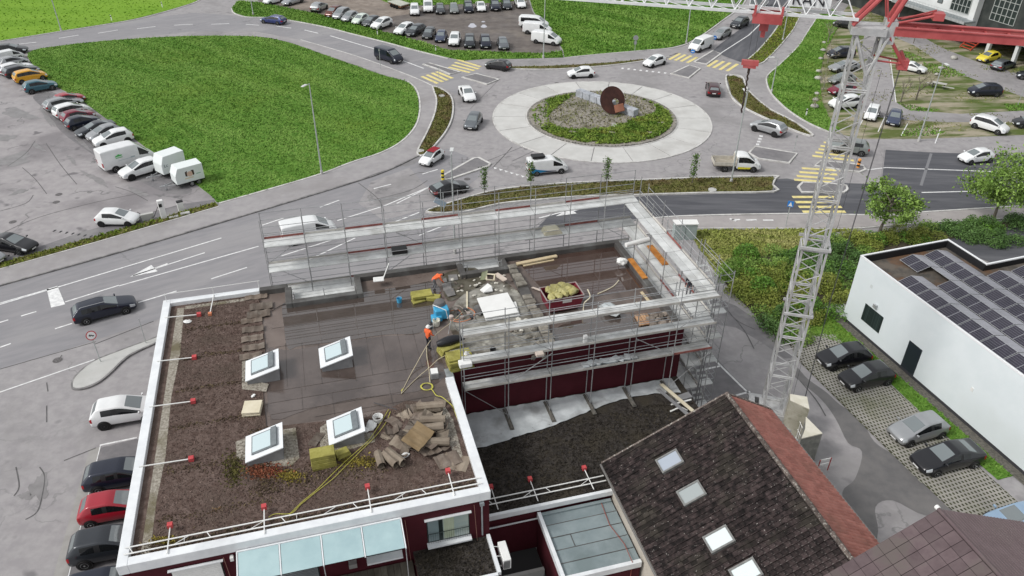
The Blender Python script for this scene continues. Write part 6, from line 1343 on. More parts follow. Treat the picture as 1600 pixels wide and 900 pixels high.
# extras ------------------------------------------------------------
def on(t, name, mb, mm, **k):
    me = mb.mesh(name, mm, **k); o = bpy.data.objects.new(name, me); COL.objects.link(o); o.parent = t; return o
rr_ = MB(); rr_.prism([(-1.35, -.52, 0), (.25, -.54, 0), (.25, .54, 0), (-1.35, .52, 0)], 1.455, 1.50); on(FIAT, 'soft_roof', rr_, mat('red_cloth', (.27, .015, .025), rough=.6))
b = MB().box((-1.2, 0, 2.1), (1.5, .95, .1)); b.box((-1.2, 0, 2.24), (1.6, 1.0, .28)); on(VR, 'roof_box', b, black, bevel=.06)
b = MB()
sw = [(-2.2, 1.15), (-2.2, .45), (-1.0, .45), (-.2, .62), (-.9, .75), (-1.5, .88)]
b.poly([(x, -.975, z) for x, z in sw][::-1]); on(VR, 'swoosh', b, mat('swoosh_blue', (.01, .2, .42), rough=.4)); 
b = MB(); b.poly([(-1.0, -.977, .45), (.9, -.977, .45), (.9, -.977, .52), (-.2, -.977, .62)]); on(VR, 'swoosh', b, mat('swoosh_dark', (.01, .02, .06), rough=.4))
# pickup bed
b = MB().box((-1.45, 0, .78), (2.5, 1.95, .08)); on(PU, 'bed_floor', b, mat('bed_timber', (.3, .27, .22), (.4, .37, .31), 2, .8))
bs = mat('dropside_alu', (.45, .42, .36), (.55, .52, .46), 2, .6)
for y in (-.96, .96): on(PU, 'dropside', MB().box((-1.45, y, 1.0), (2.5, .04, .38)), bs)
for x in (-2.69, -.22): on(PU, 'dropside', MB().box((x, 0, 1.0 if x < -1 else 1.25), (.04, 1.9, .38 if x < -1 else .9)), bs)
b = MB(); 
for y in (-.7, .7): b.tube((-2.65, y, 1.1), (-2.65, y, 1.75), .02, 5); b.tube((-.3, y, 1.1), (-.3, y, 1.75), .02, 5)
on(PU, 'bed_post', b, steel)
b = MB()
for y in (-.965, .965): b.poly([(.0, y, .42), (2.0, y, .42), (2.0, y, .62), (0, y, .66)])
on(PU, 'stripe', b, mat('stripe_yellow', (.62, .56, .04), rough=.4)); on(PU, 'chassis', MB().box((-1.3, 0, .55), (2.6, .9, .22)), black)
# green emblem on the box van (near flank, y negative in its own axes)
gm_ = mat('emblem_green', (.06, .45, .09), rough=.5); b = MB()
b.poly([(-1.5, -1.031, 1.72), (-.75, -1.031, 1.76), (-.7, -1.031, 1.86), (-1.0, -1.031, 1.92), (-1.1, -1.031, 2.02), (-1.2, -1.031, 1.92), (-1.45, -1.031, 1.86)]); b.box((-1.1, -1.03, 1.6), (.75, .006, .07)); on(BV, 'emblem', b, gm_)
b = MB().box((-.5, -1.03, 1.25), (1.6, .006, .05)).box((.35, -1.03, 1.3), (.45, .006, .16)); on(BV, 'side_print', b, mat('print_grey', (.45, .52, .54), rough=.5))
# lorry in the queue
a, hd = by_ends((1188, 12), (1173, 30)); TK = thing('lorry', 'white lorry with black front grille queuing beside the red trolley', 'lorry', (a.x, a.y, .01), hd, RDG)
on(TK, 'cab', MB().box((.6, 0, 1.9), (1.9, 2.4, 2.6)), PAINT['white'], bevel=.12); on(TK, 'windscreen', MB().box((1.56, 0, 2.4), (.03, 2.1, .95)), glass_car, bevel=.01); on(TK, 'grille', MB().box((1.57, 0, 1.1), (.06, 2.2, 1.1)), black, bevel=.02)
on(TK, 'cargo_box', MB().box((-3.2, 0, 2.3), (5.4, 2.5, 2.9)), PAINT['white'], bevel=.05); on(TK, 'chassis', MB().box((-2.5, 0, .7), (6.5, 1.0, .35)), black)
for y in (-.9, .9): on(TK, 'headlight', MB().box((1.61, y, .85), (.05, .35, .2)), lampg)
wt, wrm = wheel_meshes(.48, .3, False)
for x in (.5, -4.3):
    for s in (1, -1):
        o = bpy.data.objects.new('wheel', wt); COL.objects.link(o); o.parent = TK; o.location = (x, s*1.05, .48); o.rotation_euler = (0, 0, 0 if s > 0 else math.pi)
# two box trailers by the field
def trailer(label, rear, front, wd, hh, pos_off=0):
    a, b2 = G(*rear), G(*front); d = b2-a; L_ = d.length; h = math.atan2(d.y, d.x); nn = Vector((-math.sin(h), math.cos(h), 0)); nn = nn if nn.y > 0 else -nn
    c = (a+b2)/2+nn*wd/2; t = thing('box_trailer', label, 'trailer', (c.x, c.y, .01), h, 'white box trailers'); x = L_/2
    b = MB(); z0 = .55; 
    b.add([(-x, -wd/2, z0), (x, -wd/2, z0), (x, wd/2, z0), (-x, wd/2, z0), (-x, -wd/2, z0+hh), (x-.35, -wd/2, z0+hh), (x-.35, wd/2, z0+hh), (-x, wd/2, z0+hh), (x, -wd/2, z0+hh*.55), (x, wd/2, z0+hh*.55)],
        [(3, 2, 1, 0), (4, 5, 6, 7), (0, 1, 8, 5, 4), (1, 2, 9, 8), (8, 9, 6, 5), (2, 3, 7, 6, 9), (3, 0, 4, 7)])
    on(t, 'box', b, mat('trailer_white', (.74, .78, .77), rough=.45), bevel=.02); on(t, 'chassis', MB().box((0, 0, .47), (2*x+.1, wd*.9, .12)), black)
    tr = MB()
    for s in (-1, 1): tr.obox((-0+x-.2, s*.5, .42), Vector((1.5, -s*.46, 0)), Vector((0, .07, 0)), Vector((0, 0, .1)))
    tr.box((x+1.4, 0, .5), (.3, .1, .12)); tr.tube((x+1.0, .15, .1), (x+1.0, .15, .8), .035, 6); tr.lathe((x+1.0, .15, .13), [(.13, -.04), (.13, .04)], 10, 'y'); on(t, 'drawbar', tr, steel)
    tw, rm = wheel_meshes(.29, .18, False)
    for xx in (-.1-.38, -.1+.38):
        for s in (1, -1):
            o = bpy.data.objects.new('wheel', tw); COL.objects.link(o); o.parent = t; o.location = (xx-.3, s*(wd/2+.02), .29); o.rotation_euler = (0, 0, 0 if s > 0 else math.pi)
            r_ = bpy.data.objects.new('rim', rm); COL.objects.link(r_); r_.parent = o
    return t, x, wd, hh
t1, x1, w1, h1 = trailer('nearer white box trailer with a printed face on its side', (322, 285), (279, 297), 1.7, 1.75)
t2, x2, w2_, h2 = trailer('farther white box trailer with dark letters on its side', (294, 268), (258, 281), 1.8, 2.0)
# which flank faces the viewer: heading points left, so it is the +y flank
b = MB(); b.poly([(-.05+.34*math.cos(k*.42), w1/2+.006, 1.45+.3*math.sin(k*.42)) for k in range(15)]); on(t1, 'printed_portrait', b, mat('print_skin', (.62, .42, .33), (.7, .52, .42), 5, .5))
b = MB(); b.poly([(.32-.05, w1/2+.009, 1.2), (.45, w1/2+.009, 1.3), (.45, w1/2+.009, 1.75), (.2, w1/2+.009, 1.85), (.25, w1/2+.009, 1.6)]); b.poly([(-.35, w1/2+.009, 1.2), (-.5, w1/2+.009, 1.3), (-.5, w1/2+.009, 1.8), (-.2, w1/2+.009, 1.85), (-.3, w1/2+.009, 1.6)]); on(t1, 'printed_portrait', b, mat('print_hair', (.05, .025, .02), rough=.5))
b = MB().box((-.95, w1/2+.004, 1.3), (.5, .006, .1)); on(t1, 'printed_band', b, mat('print_green', (.3, .48, .38), rough=.5)); b = MB().box((.1, w1/2+.004, 1.02), (.9, .006, .12)); on(t1, 'printed_band', b, mat('print_cream', (.7, .6, .45), rough=.5))
fc = bpy.data.curves.new('lettering', 'FONT'); fc.body = 'Lc'; fc.size = .5; fc.extrude = .004; fc.materials.append(mat('lettering_navy', (.02, .04, .08), rough=.5))
o = text_obj(fc); o.parent = t2; o.matrix_basis = Matrix(((-1, 0, 0, x2-.25), (0, 0, 1, w2_/2+.005), (0, 1, 0, 1.35), (0, 0, 0, 1)))
# flat-bed trailer on the lot
a, b2 = G(604, 17), G(640, 14); FT = thing('flatbed_trailer', 'long flat trailer with pale deck beside the white people carrier', 'trailer', (a+b2)/2)
q0, q1, q2, q3 = G(606, 9), G(622, 6.5), G(641, 12.5), G(627, 16.5)
MB().prism([q0, q1, q2, q3], .75, .9).build('deck', mat('trailer_deck', (.4, .42, .36), (.5, .5, .44), 1, .7), FT)
MB().prism([q0.lerp(q2, .05), q1.lerp(q3, .05), q2.lerp(q0, .05), q3.lerp(q1, .05)], .4, .74).build('chassis', mat('chassis_brown', (.16, .08, .04), rough=.7), FT)
m = MB()
for t in (.3, .5, .7): m.lathe(q0.lerp(q3, t)+Vector((0, 0, .34)), [(.34, -.12), (.34, .12)], 12, 'y')
m.build('wheel', rubber, FT)
# ================================================================== STREET FURNITURE, SCULPTURE
pole_m = mat('lamp_pole', (.42, .45, .44), (.5, .53, .52), 3, .5, .3)
pole_w = mat('post_pale', (.6, .61, .6), rough=.5)
def lamp(base, h, label, arm=(0, -1), head=(.75, .34), al=1.0):
    b = G(*base); t = thing('street_lamp', label, 'street lamp', b, 0, 'street lamps')
    MB().tube(b, b+UPV*h, .095, 8, .05).build('pole', pole_m, t); MB().tube(b, b+UPV*.5, .16, 8).build('base_sleeve', conc, t)
    d = Vector((arm[0], arm[1], 0)).normalized(); n_ = Vector((-d.y, d.x, 0)); p = b+UPV*h
    if al > .3: MB().tube(p-UPV*.05, p+d*al*.55, .035, 6).build('arm', pole_m, t)
    q = p+d*(al-.5); MB().obox(q-n_*head[1]/2, d*head[0], n_*head[1], UPV*.1).build('lamp_head', pole_w, t, bevel=.03)
for base, h, lab, arm in (((503, 273), 10.4, 'tall street lamp at the curved lower edge of the middle field', (-.4, -1)), ((96, 49), 10.2, 'tall street lamp beside the upper road at the far left', (-.2, -1)), ((849, 91), 10.4, 'tall street lamp at the grass edge in front of the white vans', (0, -1)),
        ((1072, 68), 10.2, 'tall street lamp by the white van on the northern arm', (1, -.3)), ((711, 396), 10.0, 'street lamp rising behind the scaffold left of the traffic island', (0, 1)), ((1142, 286), 10.2, 'tall street lamp in the verge below the white and yellow pickup', (0, 1)),
        ((1435, 221), 9.8, 'tall street lamp crossing the dirt lot at its lower kerb', (0, -1)), ((1222.5, 64), 9.5, 'street lamp in the verge beside the north-east path', (-1, -.2)), ((1205, 145), 5.0, 'short street lamp where the north-east path bends', (-1, 0)), ((396, 24), 10, 'street lamp on the grass strip cut by the top picture edge', (0, -1)),
        ((1394, 62), 7.5, 'dark street lamp by the lane behind the red crane strut', (1, .5))): lamp(base, h, lab, arm)
# signs
blue_s = mat('sign_blue', (.03, .2, .6), rough=.4); sgrey = mat('sign_back', (.35, .36, .37), rough=.4, metal=.5); redm = mat('sign_red', (.5, .02, .03), rough=.4); whitem = mat('sign_face_white', (.78, .78, .77), rough=.4); bl = mat('sign_black', (.01, .01, .01), rough=.5)
def post(base, h, name, label, r=.035, cat='sign'):
    b = G(*base); t = thing(name, label, cat, b); MB().tube(b, b+UPV*h, r, 6).build('post', pole_m, t); return b, t
tow = lambda b: (Vector((-b.x, -b.y, 0))).normalized()
def disc(t, c, r, d, m, name='sign_face', off=.0, n=20):
    x = Vector((-d.y, d.x, 0)); b = MB(); pts = [c+d*off+(x*math.cos(2*math.pi*i/n)+UPV*math.sin(2*math.pi*i/n))*r for i in range(n)]
    b.v = [tuple(p) for p in pts]+[tuple(p-d*.02) for p in pts]; b.f = [tuple(range(n)), tuple(range(n, 2*n))[::-1]]+[(i, (i+1) % n, n+(i+1) % n, n+i) for i in range(n)]; b.m = [0]*len(b.f)
    return b.build(name, m, t)
b, t = post((158, 567), 2.55, 'road_sign', 'round no-left-turn sign with red rim on the pale traffic island')
d = (tow(b)*.7+UPV*.0).normalized(); c = b+UPV*2.6
d = (tow(b)+UPV*.35).normalized(); x_ = Vector((-d.y, d.x, 0)).normalized(); y_ = d.cross(x_)*-1
y_ = x_.cross(d)*-1; y_ = y_ if y_.z > 0 else -y_
def fdisc(c, r, off, m, name):
    B = MB(); n = 24; B.poly([c+d*off+(x_*math.cos(2*math.pi*i/n)+y_*math.sin(2*math.pi*i/n))*r for i in range(n)]); B.build(name, m, t)
fdisc(c, .36, .02, redm, 'rim'); fdisc(c, .295, .026, whitem, 'sign_face'); fdisc(c, .35, .0, sgrey, 'back_plate')
B = MB(); ar_ = [(-.19, .02), (-.05, .12), (-.05, .05), (.04, .05), (.1, -.02), (.18, -.02), (.18, -.1), (.06, -.1), (.0, -.02), (-.05, -.02), (-.05, -.08)]
rx = -x_ if x_.x < 0 else x_
B.poly([c+d*.032+rx*a+y_*e for a, e in ar_]); B.build('arrow', bl, t)
b, t = post((229, 538), 2.4, 'road_sign', 'thin bare post on the traffic island next to the roof corner', .03, 'post')
MB().box(b+UPV*2.42, (.1, .1, .06)).build('cap', sgrey, t)
b, t = post((690, 338), 3.0, 'direction_sign', 'tilted blue and white direction sign in front of the black car')
MB().obox(b+UPV*1.5+Vector((-.7, -.2, .2)), Vector((1.0, .5, -.9)), Vector((-.02, .05, .0)), Vector((.25, .1, .5))).build('sign_face', mat('sign_pale_blue', (.4, .5, .58), rough=.4), t)
MB().tube(b+Vector((.25, 0, 0)), b+Vector((.25, 0, 2.7)), .035, 6).build('post', pole_m, t)
for base, lab in (((1081, 92), 'blue keep-right arrow sign before the white van'), ((1115, 70), 'blue keep-right arrow sign behind the white van')):
    b, t = post(base, 1.1, 'keep_right_sign', lab); dd = tow(b); disc(t, b+UPV*1.2, .34, dd, blue_s, 'sign_face', .06)
    x = Vector((-dd.y, dd.x, 0)); B = MB(); B.obox(b+UPV*1.12+dd*.075-x*.22, x*.4, UPV*.1, dd*.01); B.build('arrow', whitem, t)
b, t = post((1227, 355), 2.5, 'crossing_sign', 'blue pedestrian crossing sign on the path by the crane mast'); dd = tow(b); x = Vector((-dd.y, dd.x, 0))
MB().obox(b+UPV*2.3-x*.28+dd*.05, x*.56, UPV*.62, dd*.02).build('sign_face', blue_s, t); B = MB(); B.poly([b+UPV*2.38-x*.2+dd*.075, b+UPV*2.38+x*.2+dd*.075, b+UPV*2.84+dd*.075]); B.build('symbol', whitem, t)
b, t = post((991.5, 81.5), 2.2, 'road_sign', 'grey backed sign at the grass edge north of the roundabout'); disc(t, b+UPV*2.3, .42, tow(b), sgrey, 'back_plate', .06); MB().box(b+UPV*1.5, (.45, .04, .5)).build('back_plate', sgrey, t)
for base, h, lab in (((595, 109), 3.0, 'plain grey post in front of the black van'), ((686, 126), 2.0, 'slim crossing post beside the yellow stripes'), ((1405, 345), 2.2, 'dark post beside the trunk of the smaller leafy tree'), ((1240, 238), 2.0, 'slim post at the end of the eastern traffic island'), ((1297, 357), 3.4, 'thin pole at the path beside the crane mast'), ((1163, 176), 3.2, 'slim post near the hook chain at the planted strip'), ((1590, 165), 4.0, 'dark tree post at the lower right corner of the dirt lot')):
    b, t = post(base, h, 'sign_post', lab, .04, 'post'); MB().box(b+UPV*h, (.22, .05, .3)).build('plate', sgrey, t)
for base, lab in (((590, 55), 'white reflector post on the grass strip by the white sport utility'), ((681, 81), 'white reflector post on the grass strip below the blue hatchback'), ((175, 33), 'yellowish reflector post at the edge of the upper field'), ((254, 12), 'dark reflector post at the top of the upper field'), ((1259, 182), 'white reflector post on the grass beside the eastern path')):
    b = G(*base); t = thing('reflector_post', lab, 'reflector post', b); MB().prism([b+Vector((x, y, 0)) for x, y in ((-.07, -.05), (.07, -.05), (.06, .06), (-.06, .06))], 0, 1.05).build('shaft', whitem, t); MB().box(b+UPV*.85, (.15, .12, .18)).build('reflector_band', bl, t)
for base, lab, m1 in (((692, 281), 'yellow and black bollard at the tip of the traffic island by the black car', mat('bollard_yellow', (.75, .6, .05), rough=.5)), ((1340, 263), 'orange and black bollard on the eastern traffic island', mat('bollard_orange', (.8, .33, .06), rough=.5))):
    b = G(*base); t = thing('bollard', lab, 'bollard', b)
    for k in range(5): MB().tube(b+UPV*(.05+k*.22), b+UPV*(.27+k*.22), .17, 10).build('band', m1 if k % 2 == 0 else bl, t)
# sculpture on the roundabout: rusty disc standing in a line of pale blocks
rust = mat('corten_rust', (.03, .013, .011), (.05, .021, .017), 1.2, .8, c3=(.07, .028, .02), sc3=.5, lo3=.5, hi3=.7, bump=.2, bsc=6); rust2 = mat('corten_light', (.22, .095, .06), (.3, .13, .085), 1, .8)
s0, s1 = G(903, 148, .3), G(994, 181, .3); sd_ = (s1-s0); SL = sd_.length; sd_.normalize(); sn_ = Vector((-sd_.y, sd_.x, 0))
SCU = thing('sculpture', 'rusty pierced disc leaning through a row of grey stone blocks', 'sculpture', (s0+s1)/2)
stn = mat('granite_block', (.34, .36, .39), (.46, .48, .52), 2, .8, rnd=.1, c3=(.3, .31, .33), sc3=.7)
for k in range(8):
    if k == 5: continue
    a = SL*k/8; MB().obox(s0+sd_*a-sn_*.5+Vector((0, 0, -.12)), sd_*(SL/8-.06), sn_*1.0, UPV*.95).build('stone_block', stn, SCU, bevel=.03)
dc = G(957, 176, .2); ax = (Vector((-.1, -.9, .42))).normalized(); xx = ax.cross(UPV).normalized(); yy = xx.cross(ax); xx, yy = xx*math.cos(-.3)+yy*math.sin(-.3), yy*math.cos(-.3)-xx*math.sin(-.3); cc_ = dc+UPV*1.75+xx*.15
Rr = 1.6
m = MB(); n = 40; rim = []
ho = (-.35, -.3); hr = .42
for off in (.14, -.14):
    for i in range(n): t = 2*math.pi*i/n; m.v.append(tuple(cc_+ax*off+xx*(Rr*math.cos(t))+yy*(Rr*1.12*math.sin(t))))
    for i in range(n): t = 2*math.pi*i/n; m.v.append(tuple(cc_+ax*off+xx*(ho[0]+hr*math.cos(t))+yy*(ho[1]+hr*math.sin(t))))
for i in range(n):
    j = (i+1) % n; m.f += [(i, j, n+j, n+i), (2*n+j, 2*n+i, 3*n+i, 3*n+j), (i, 2*n+i, 2*n+j, j), (n+j, 3*n+j, 3*n+i, n+i)]
m.m = [0]*len(m.f); m.build('pierced_disc', rust, SCU, True)
m = MB().obox(cc_+ax*.16-xx*1.25-yy*1.75, xx*1.25, yy*1.0-xx*.0, ax*.4); m.build('support_wedge', rust2, SCU, bevel=.05)
MB().box(G(916+43, 197, .25), (.5, .35, .1)).build('stray_plate', whitem, SCU)
# charging pillars, cabinet, picnic table, boulders
b = G(257, 342); t = thing('charging_pillar', 'tall white car charging pillar by the verge', 'charging pillar', b)
MB().box(b+UPV*1.05, (.55, .4, 2.1), R(30)).build('cabinet', steel_w, t, bevel=.04); MB().box(b+UPV*.06, (1.1, .8, .12), R(30)).build('plinth', conc, t); MB().box(b+UPV*1.6+Vector((.05, -.23, 0)), (.3, .03, .35), R(30)).build('screen', bl, t)
MB().path([b+Vector((-.3, -.1, 1.4)), b+Vector((-.9, -.2, .3)), b+Vector((-1.8, 0, .15)), b+Vector((-2.6, .1, .7))], .03, 5).build('cable', rubber, t)
b = G(284, 330); t = thing('charging_pillar', 'small white charging cabinet with dark top, right of the tall pillar', 'charging pillar', b)
MB().box(b+UPV*.55, (.6, .4, 1.1), R(30)).build('cabinet', steel_w, t, bevel=.03); MB().box(b+UPV*1.12, (.62, .42, .1), R(30)).build('lid', bl, t)
for k, (q, sz) in enumerate((((232, 343), (1.2, .35, .7)), ((272, 341), (.9, .35, .25)), ((290, 336), (.9, .4, .3)))):
    b = G(*q); MB_ = MB().box(b+UPV*sz[2]/2, sz, R(28)); tag(MB_.build('concrete_block', conc, None, bevel=.03), ('low pale block at the nose of the charging white car', 'low pale block between the two charging pillars', 'low pale block below the small charging cabinet')[k], 'concrete block')
b = G(1068, 372); t = thing('switch_cabinet', 'grey-green electrical cabinet with pale lid behind the scaffold corner', 'cabinet', b)
cg = mat('cabinet_green', (.3, .35, .34), (.35, .4, .39), 2, .6)
MB().box(b+UPV*.85, (2.2, .8, 1.7), R(2)).build('cabinet', cg, t, bevel=.03); MB().box(b+UPV*1.74, (2.35, .95, .1), R(2)).build('lid', steel_w, t); MB().box(b+Vector((0, -.41, .85)), (.02, .02, 1.5), R(2)).build('door_seam', bl, t)
b = G(1472, 140); t = thing('picnic_table', 'weathered picnic table with benches on the dirt lot', 'picnic table', b); wdm = mat('grey_timber', (.4, .39, .36), (.5, .49, .46), 2, .85)
MB().box(b+Vector((-.3, .6, .75)), (1.9, .75, .06), R(-35)).build('tabletop', wdm, t); MB().box(b+Vector((.6, -.3, .45)), (1.6, .3, .05), R(-35)).build('bench', wdm, t); MB().box(b+Vector((-1.0, 1.3, .45)), (1.6, .3, .05), R(-35)).build('bench', wdm, t)
for dx_ in (-.9, .4): MB().box(b+Vector((dx_, .6-dx_*.6, .37)), (.1, .7, .7), R(-35)).build('leg', steel_dk, t)
bm_ = mat('boulder_pale', (.33, .32, .29), (.45, .44, .4), 1.5, .9)
for k, q in enumerate(((1287, 68), (1286, 80), (1299, 81), (1282, 93), (1279, 113), (1278, 124), (1276, 148), (1274, 158), (1272, 168), (1463, 118), (1470, 108), (1490, 92))):
    me = bpy.data.meshes.new('boulder'); bm = bmesh.new(); bmesh.ops.create_icosphere(bm, subdivisions=2, radius=.34)
    for v in bm.verts: v.co *= (1+random.uniform(-.12, .12)); v.co.z *= .6
    for f in bm.faces: f.smooth = True
    bm.to_mesh(me); bm.free(); me.materials.append(bm_)
    o = link('boulder', me); o.location = G(*q)+UPV*.2; o.rotation_euler = (0, 0, k); o.scale = (1+.3*(k % 3),)*3; tag(o, ('%s pale boulder from the top in the row edging the dirt lot' % ORD[k]) if k < 9 else ('%s pale boulder in the group near the picnic table' % ORD[k-9]), 'boulder', 'boulders along the lot' if k < 9 else 'boulders by the lane')
for k, q in enumerate(((1113, 297), (657, 236), (690, 150), (960, 196))):
    b = G(*q, .17); o = MB().prism(circ(.45, 12, 0, b), .1, .26).build('shaft_cover', conc); tag(o, ('pale round shaft cover in the south verge under the pickup', 'pale round shaft cover at the lower tip of the planted strip', 'pale shaft cover near the top of the planted strip', 'pale shaft cover on the gravel of the roundabout')[k], 'shaft cover')
# ================================================================== WORK GOING ON ON THE ROOF
ZR0 = RZ+.03
def RP(px, py, z=ZR0): return G(px, py, z)
wool = mat('mineral_wool', (.27, .25, .06), (.36, .335, .1), 3, .9, c3=(.2, .18, .05), sc3=1.2, bump=.4, bsc=20, rnd=.12)
timber = mat('new_timber', (.52, .42, .26), (.62, .52, .35), 2, .7, rnd=.15, stretch=((1, 6, 1), 0)); timber_g = mat('pale_timber', (.6, .54, .4), (.68, .62, .48), 2, .7)
def stack(name, label, cat, px, dims, n, ang, m, jit=.06, part='board', z=ZR0, group=None):
    p = RP(*px, z); t = thing(name, label, cat, p, 0, group)
    for k in range(n): MB().box(p+Vector((random.uniform(-jit, jit), random.uniform(-jit, jit), dims[2]*(k+.5))), (dims[0], dims[1], dims[2]-.012), ang+random.uniform(-.05, .05)).build(part, m, t, bevel=.015)
    return t
stack('insulation_stack', 'neat yellow insulation slab stack below the two lower skylights', 'insulation', (507, 726), (1.25, .75, .24), 4, BF.a+.05, wool, .02, 'slab')
stack('insulation_stack', 'small yellow insulation offcut right of the neat slab stack', 'insulation', (536, 713), (.7, .45, .2), 2, BF.a+.3, wool, .05, 'slab')
stack('insulation_stack', 'pile of yellow insulation bats beside the crouching worker', 'insulation', (661, 465), (1.4, .8, .22), 2, BF.a, wool, .15, 'slab')
stack('insulation_stack', 'flat yellow insulation bat lying before the pile by the crouching worker', 'insulation', (654, 471), (.9, .5, .12), 1, BF.a+.2, wool, .0, 'slab')
stack('insulation_stack', 'tilted yellow insulation bat at the right of the pile by the crouching worker', 'insulation', (678, 468), (.9, .55, .15), 2, BF.a-.4, wool, .05, 'slab')
stack('insulation_stack', 'olive insulation stack lying under the black bag', 'insulation', (703, 548), (1.4, .8, .13), 4, BF.a+.3, wool, .05, 'slab')
stack('insulation_stack', 'large olive insulation stack at the end of the scaffold deck', 'insulation', (718, 572), (1.5, .95, .15), 6, BF.a+.1, wool, .06, 'slab')
stack('insulation_stack', 'grey covered insulation slabs behind the large olive stack', 'insulation', (715, 560), (1.3, .9, .2), 2, BF.a+.1, mat('grey_wool', (.2, .19, .14), (.27, .26, .2), 2, .9), .05, 'slab')
stack('pallet', 'small pallet of yellowish boards on the sedum left of the membrane', 'pallet', (395, 642), (1.0, 1.05, .09), 4, BF.a-.12, timber_g, .02)
# rubber bag
p = RP(702, 536, ZR0+.52); t = thing('black_bag', 'long black bag slung over the olive insulation stack', 'bag', p)
MB().path([p+BF.u*a+BF.v*(.12*math.sin(a*2))+UPV*(.18-.05*a*a) for a in [-.8+.2*k for k in range(10)]], lambda s: .12+.2*math.sin(math.pi*min(1, s*1.0+.05))**.7, 10).build('bag_body', mat('bag_black', (.014, .014, .018), rough=.4), t, True)
MB().path([p+BF.u*.1+Vector((.0, -.3, .1)), p+BF.u*.1+Vector((0, 0, .45)), p+BF.u*.15+Vector((0, .3, .1))], .03, 5).build('strap', steel_w, t)
# red container full of waste
SKC = BF(14.3, 40.3, 0); p0, p1 = RP(854, 492), RP(911, 482)
d_ = (p1-p0); SW_ = d_.length; d_.normalize(); n_ = Vector((-d_.y, d_.x, 0)); t = thing('waste_skip', 'red waste skip heaped with torn insulation', 'skip', p0)
skm = mat('skip_red', (.17, .016, .03), (.22, .026, .042), 2, .5, c3=(.16, .02, .03), sc3=1)
Lx, Wy, Hz = SW_, 1.5, 1.15
V = [(0.2, 0, .15), (Lx-.25, 0, .15), (Lx-.25, Wy, .15), (.2, Wy, .15), (0, -.05, Hz), (Lx, -.05, Hz), (Lx, Wy+.1, Hz), (0, Wy+.1, Hz), (.07, .03, Hz), (Lx-.07, .03, Hz), (Lx-.07, Wy+.02, Hz), (.07, Wy+.02, Hz), (.25, .06, .25), (Lx-.3, .06, .25), (Lx-.3, Wy-.06, .25), (.25, Wy-.06, .25)]
m = MB(); m.add([p0+d_*x+n_*y+UPV*z for x, y, z in V], [(0, 3, 2, 1), (0, 1, 5, 4), (1, 2, 6, 5), (2, 3, 7, 6), (3, 0, 4, 7), (4, 5, 9, 8), (5, 6, 10, 9), (6, 7, 11, 10), (7, 4, 8, 11), (8, 9, 13, 12), (9, 10, 14, 13), (10, 11, 15, 14), (11, 8, 12, 15), (12, 13, 14, 15)]); m.build('tub', skm, t)
m = MB()
for a, b_ in ((4, 5), (5, 6), (6, 7), (7, 4)): A_ = [p0+d_*V[k][0]+n_*V[k][1]+UPV*V[k][2] for k in (a, b_)]; m.tube(A_[0], A_[1], .045, 6)
m.build('rim', mat('skip_rim', (.3, .26, .25), rough=.5), t); MB().obox(p0+d_*(Lx*.42)-n_*.045+UPV*.75, d_*.65, n_*.01, UPV*.28).build('label_plate', mat('paper_pale', (.6, .58, .55), rough=.7), t)
m = MB()
for k in (0.3, Lx-.5): m.obox(p0+d_*k+n_*.1, d_*.15, n_*(Wy-.2), UPV*.15)
m.build('skid', steel_dk, t)
wl2 = mat('torn_wool', (.3, .27, .1), (.42, .39, .19), 3, .95, c3=(.26, .25, .12), sc3=1.2, bump=.6, bsc=12, rnd=.2)
def lump(name, label, c, sz, m_, cat='insulation', group=None, seed=0, parent=None):
    rr = random.Random(seed); bm = bmesh.new(); bmesh.ops.create_icosphere(bm, subdivisions=2, radius=1)
    for v in bm.verts: k = 1+rr.uniform(-.28, .22); v.co = Vector((v.co.x*sz[0]*k, v.co.y*sz[1]*k, v.co.z*sz[2]*k))
    me = bpy.data.meshes.new(name); bm.to_mesh(me); bm.free(); me.materials.append(m_)
    o = link(name, me); o.location = c; o.rotation_euler = (rr.uniform(-.3, .3), rr.uniform(-.3, .3), rr.uniform(0, 6)); return tag(o, label, cat, group)
for k in range(16):
    c = p0+d_*(.45+(Lx-.9)*((k*7) % 16)/15)+n_*(.3+.9*((k*5) % 4)/3)+UPV*(1.02+.2*random.random()+.25*math.sin(math.pi*((k*7) % 16)/15))
    lump('torn_insulation', 'torn yellowish insulation lump heaped in the red skip', c, (.36, .3, .2), wl2, group='insulation lumps in the skip', seed=k)
# white board, timber, planks
def slabq(name, label, cat, px, z, th, m_, dz=None, group=None):
    q = [RP(x, y, z+(dz[i] if dz else 0)) for i, (x, y) in enumerate(px)]; c = sum(q, Vector())/len(q)
    b = MB(); n = len(q); b.v = [tuple(a) for a in q]+[tuple(a+UPV*th) for a in q]; b.f = [tuple(range(n))[::-1], tuple(range(n, 2*n))]+[(i, (i+1) % n, n+(i+1) % n, n+i) for i in range(n)]; b.m = [0]*len(b.f)
    return tag(b.build(name, m_), label, cat, group)
bw = mat('white_board', (.72, .72, .70), (.78, .78, .76), 1, .6)
slabq('white_board', 'big white board lying tilted on blocks left of the broken wall', 'board', [(745, 467), (793, 458), (810, 489), (758, 498)], ZR0+.25, .06, bw); slabq('white_board', 'second white board just under the big one', 'board', [(752, 481), (806, 472), (812, 493), (759, 501)], ZR0+.1, .05, bw)
lump('debris_lump', 'dark block propping the left end of the white board', RP(748, 484, ZR0+.12), (.35, .6, .12), memb_d, 'rubble', None, 77)
slabq('timber_beam', 'pale new timber beam along the far membrane upstand', 'timber', [(806, 412), (869, 399.5), (871, 402.5), (808, 415.5)], ZR0+.05, .12, timber); slabq('timber_beam', 'thinner timber beam beside the pale new one', 'timber', [(817, 415), (865, 406), (866, 407.5), (818, 416.8)], ZR0+.0, .06, timber)
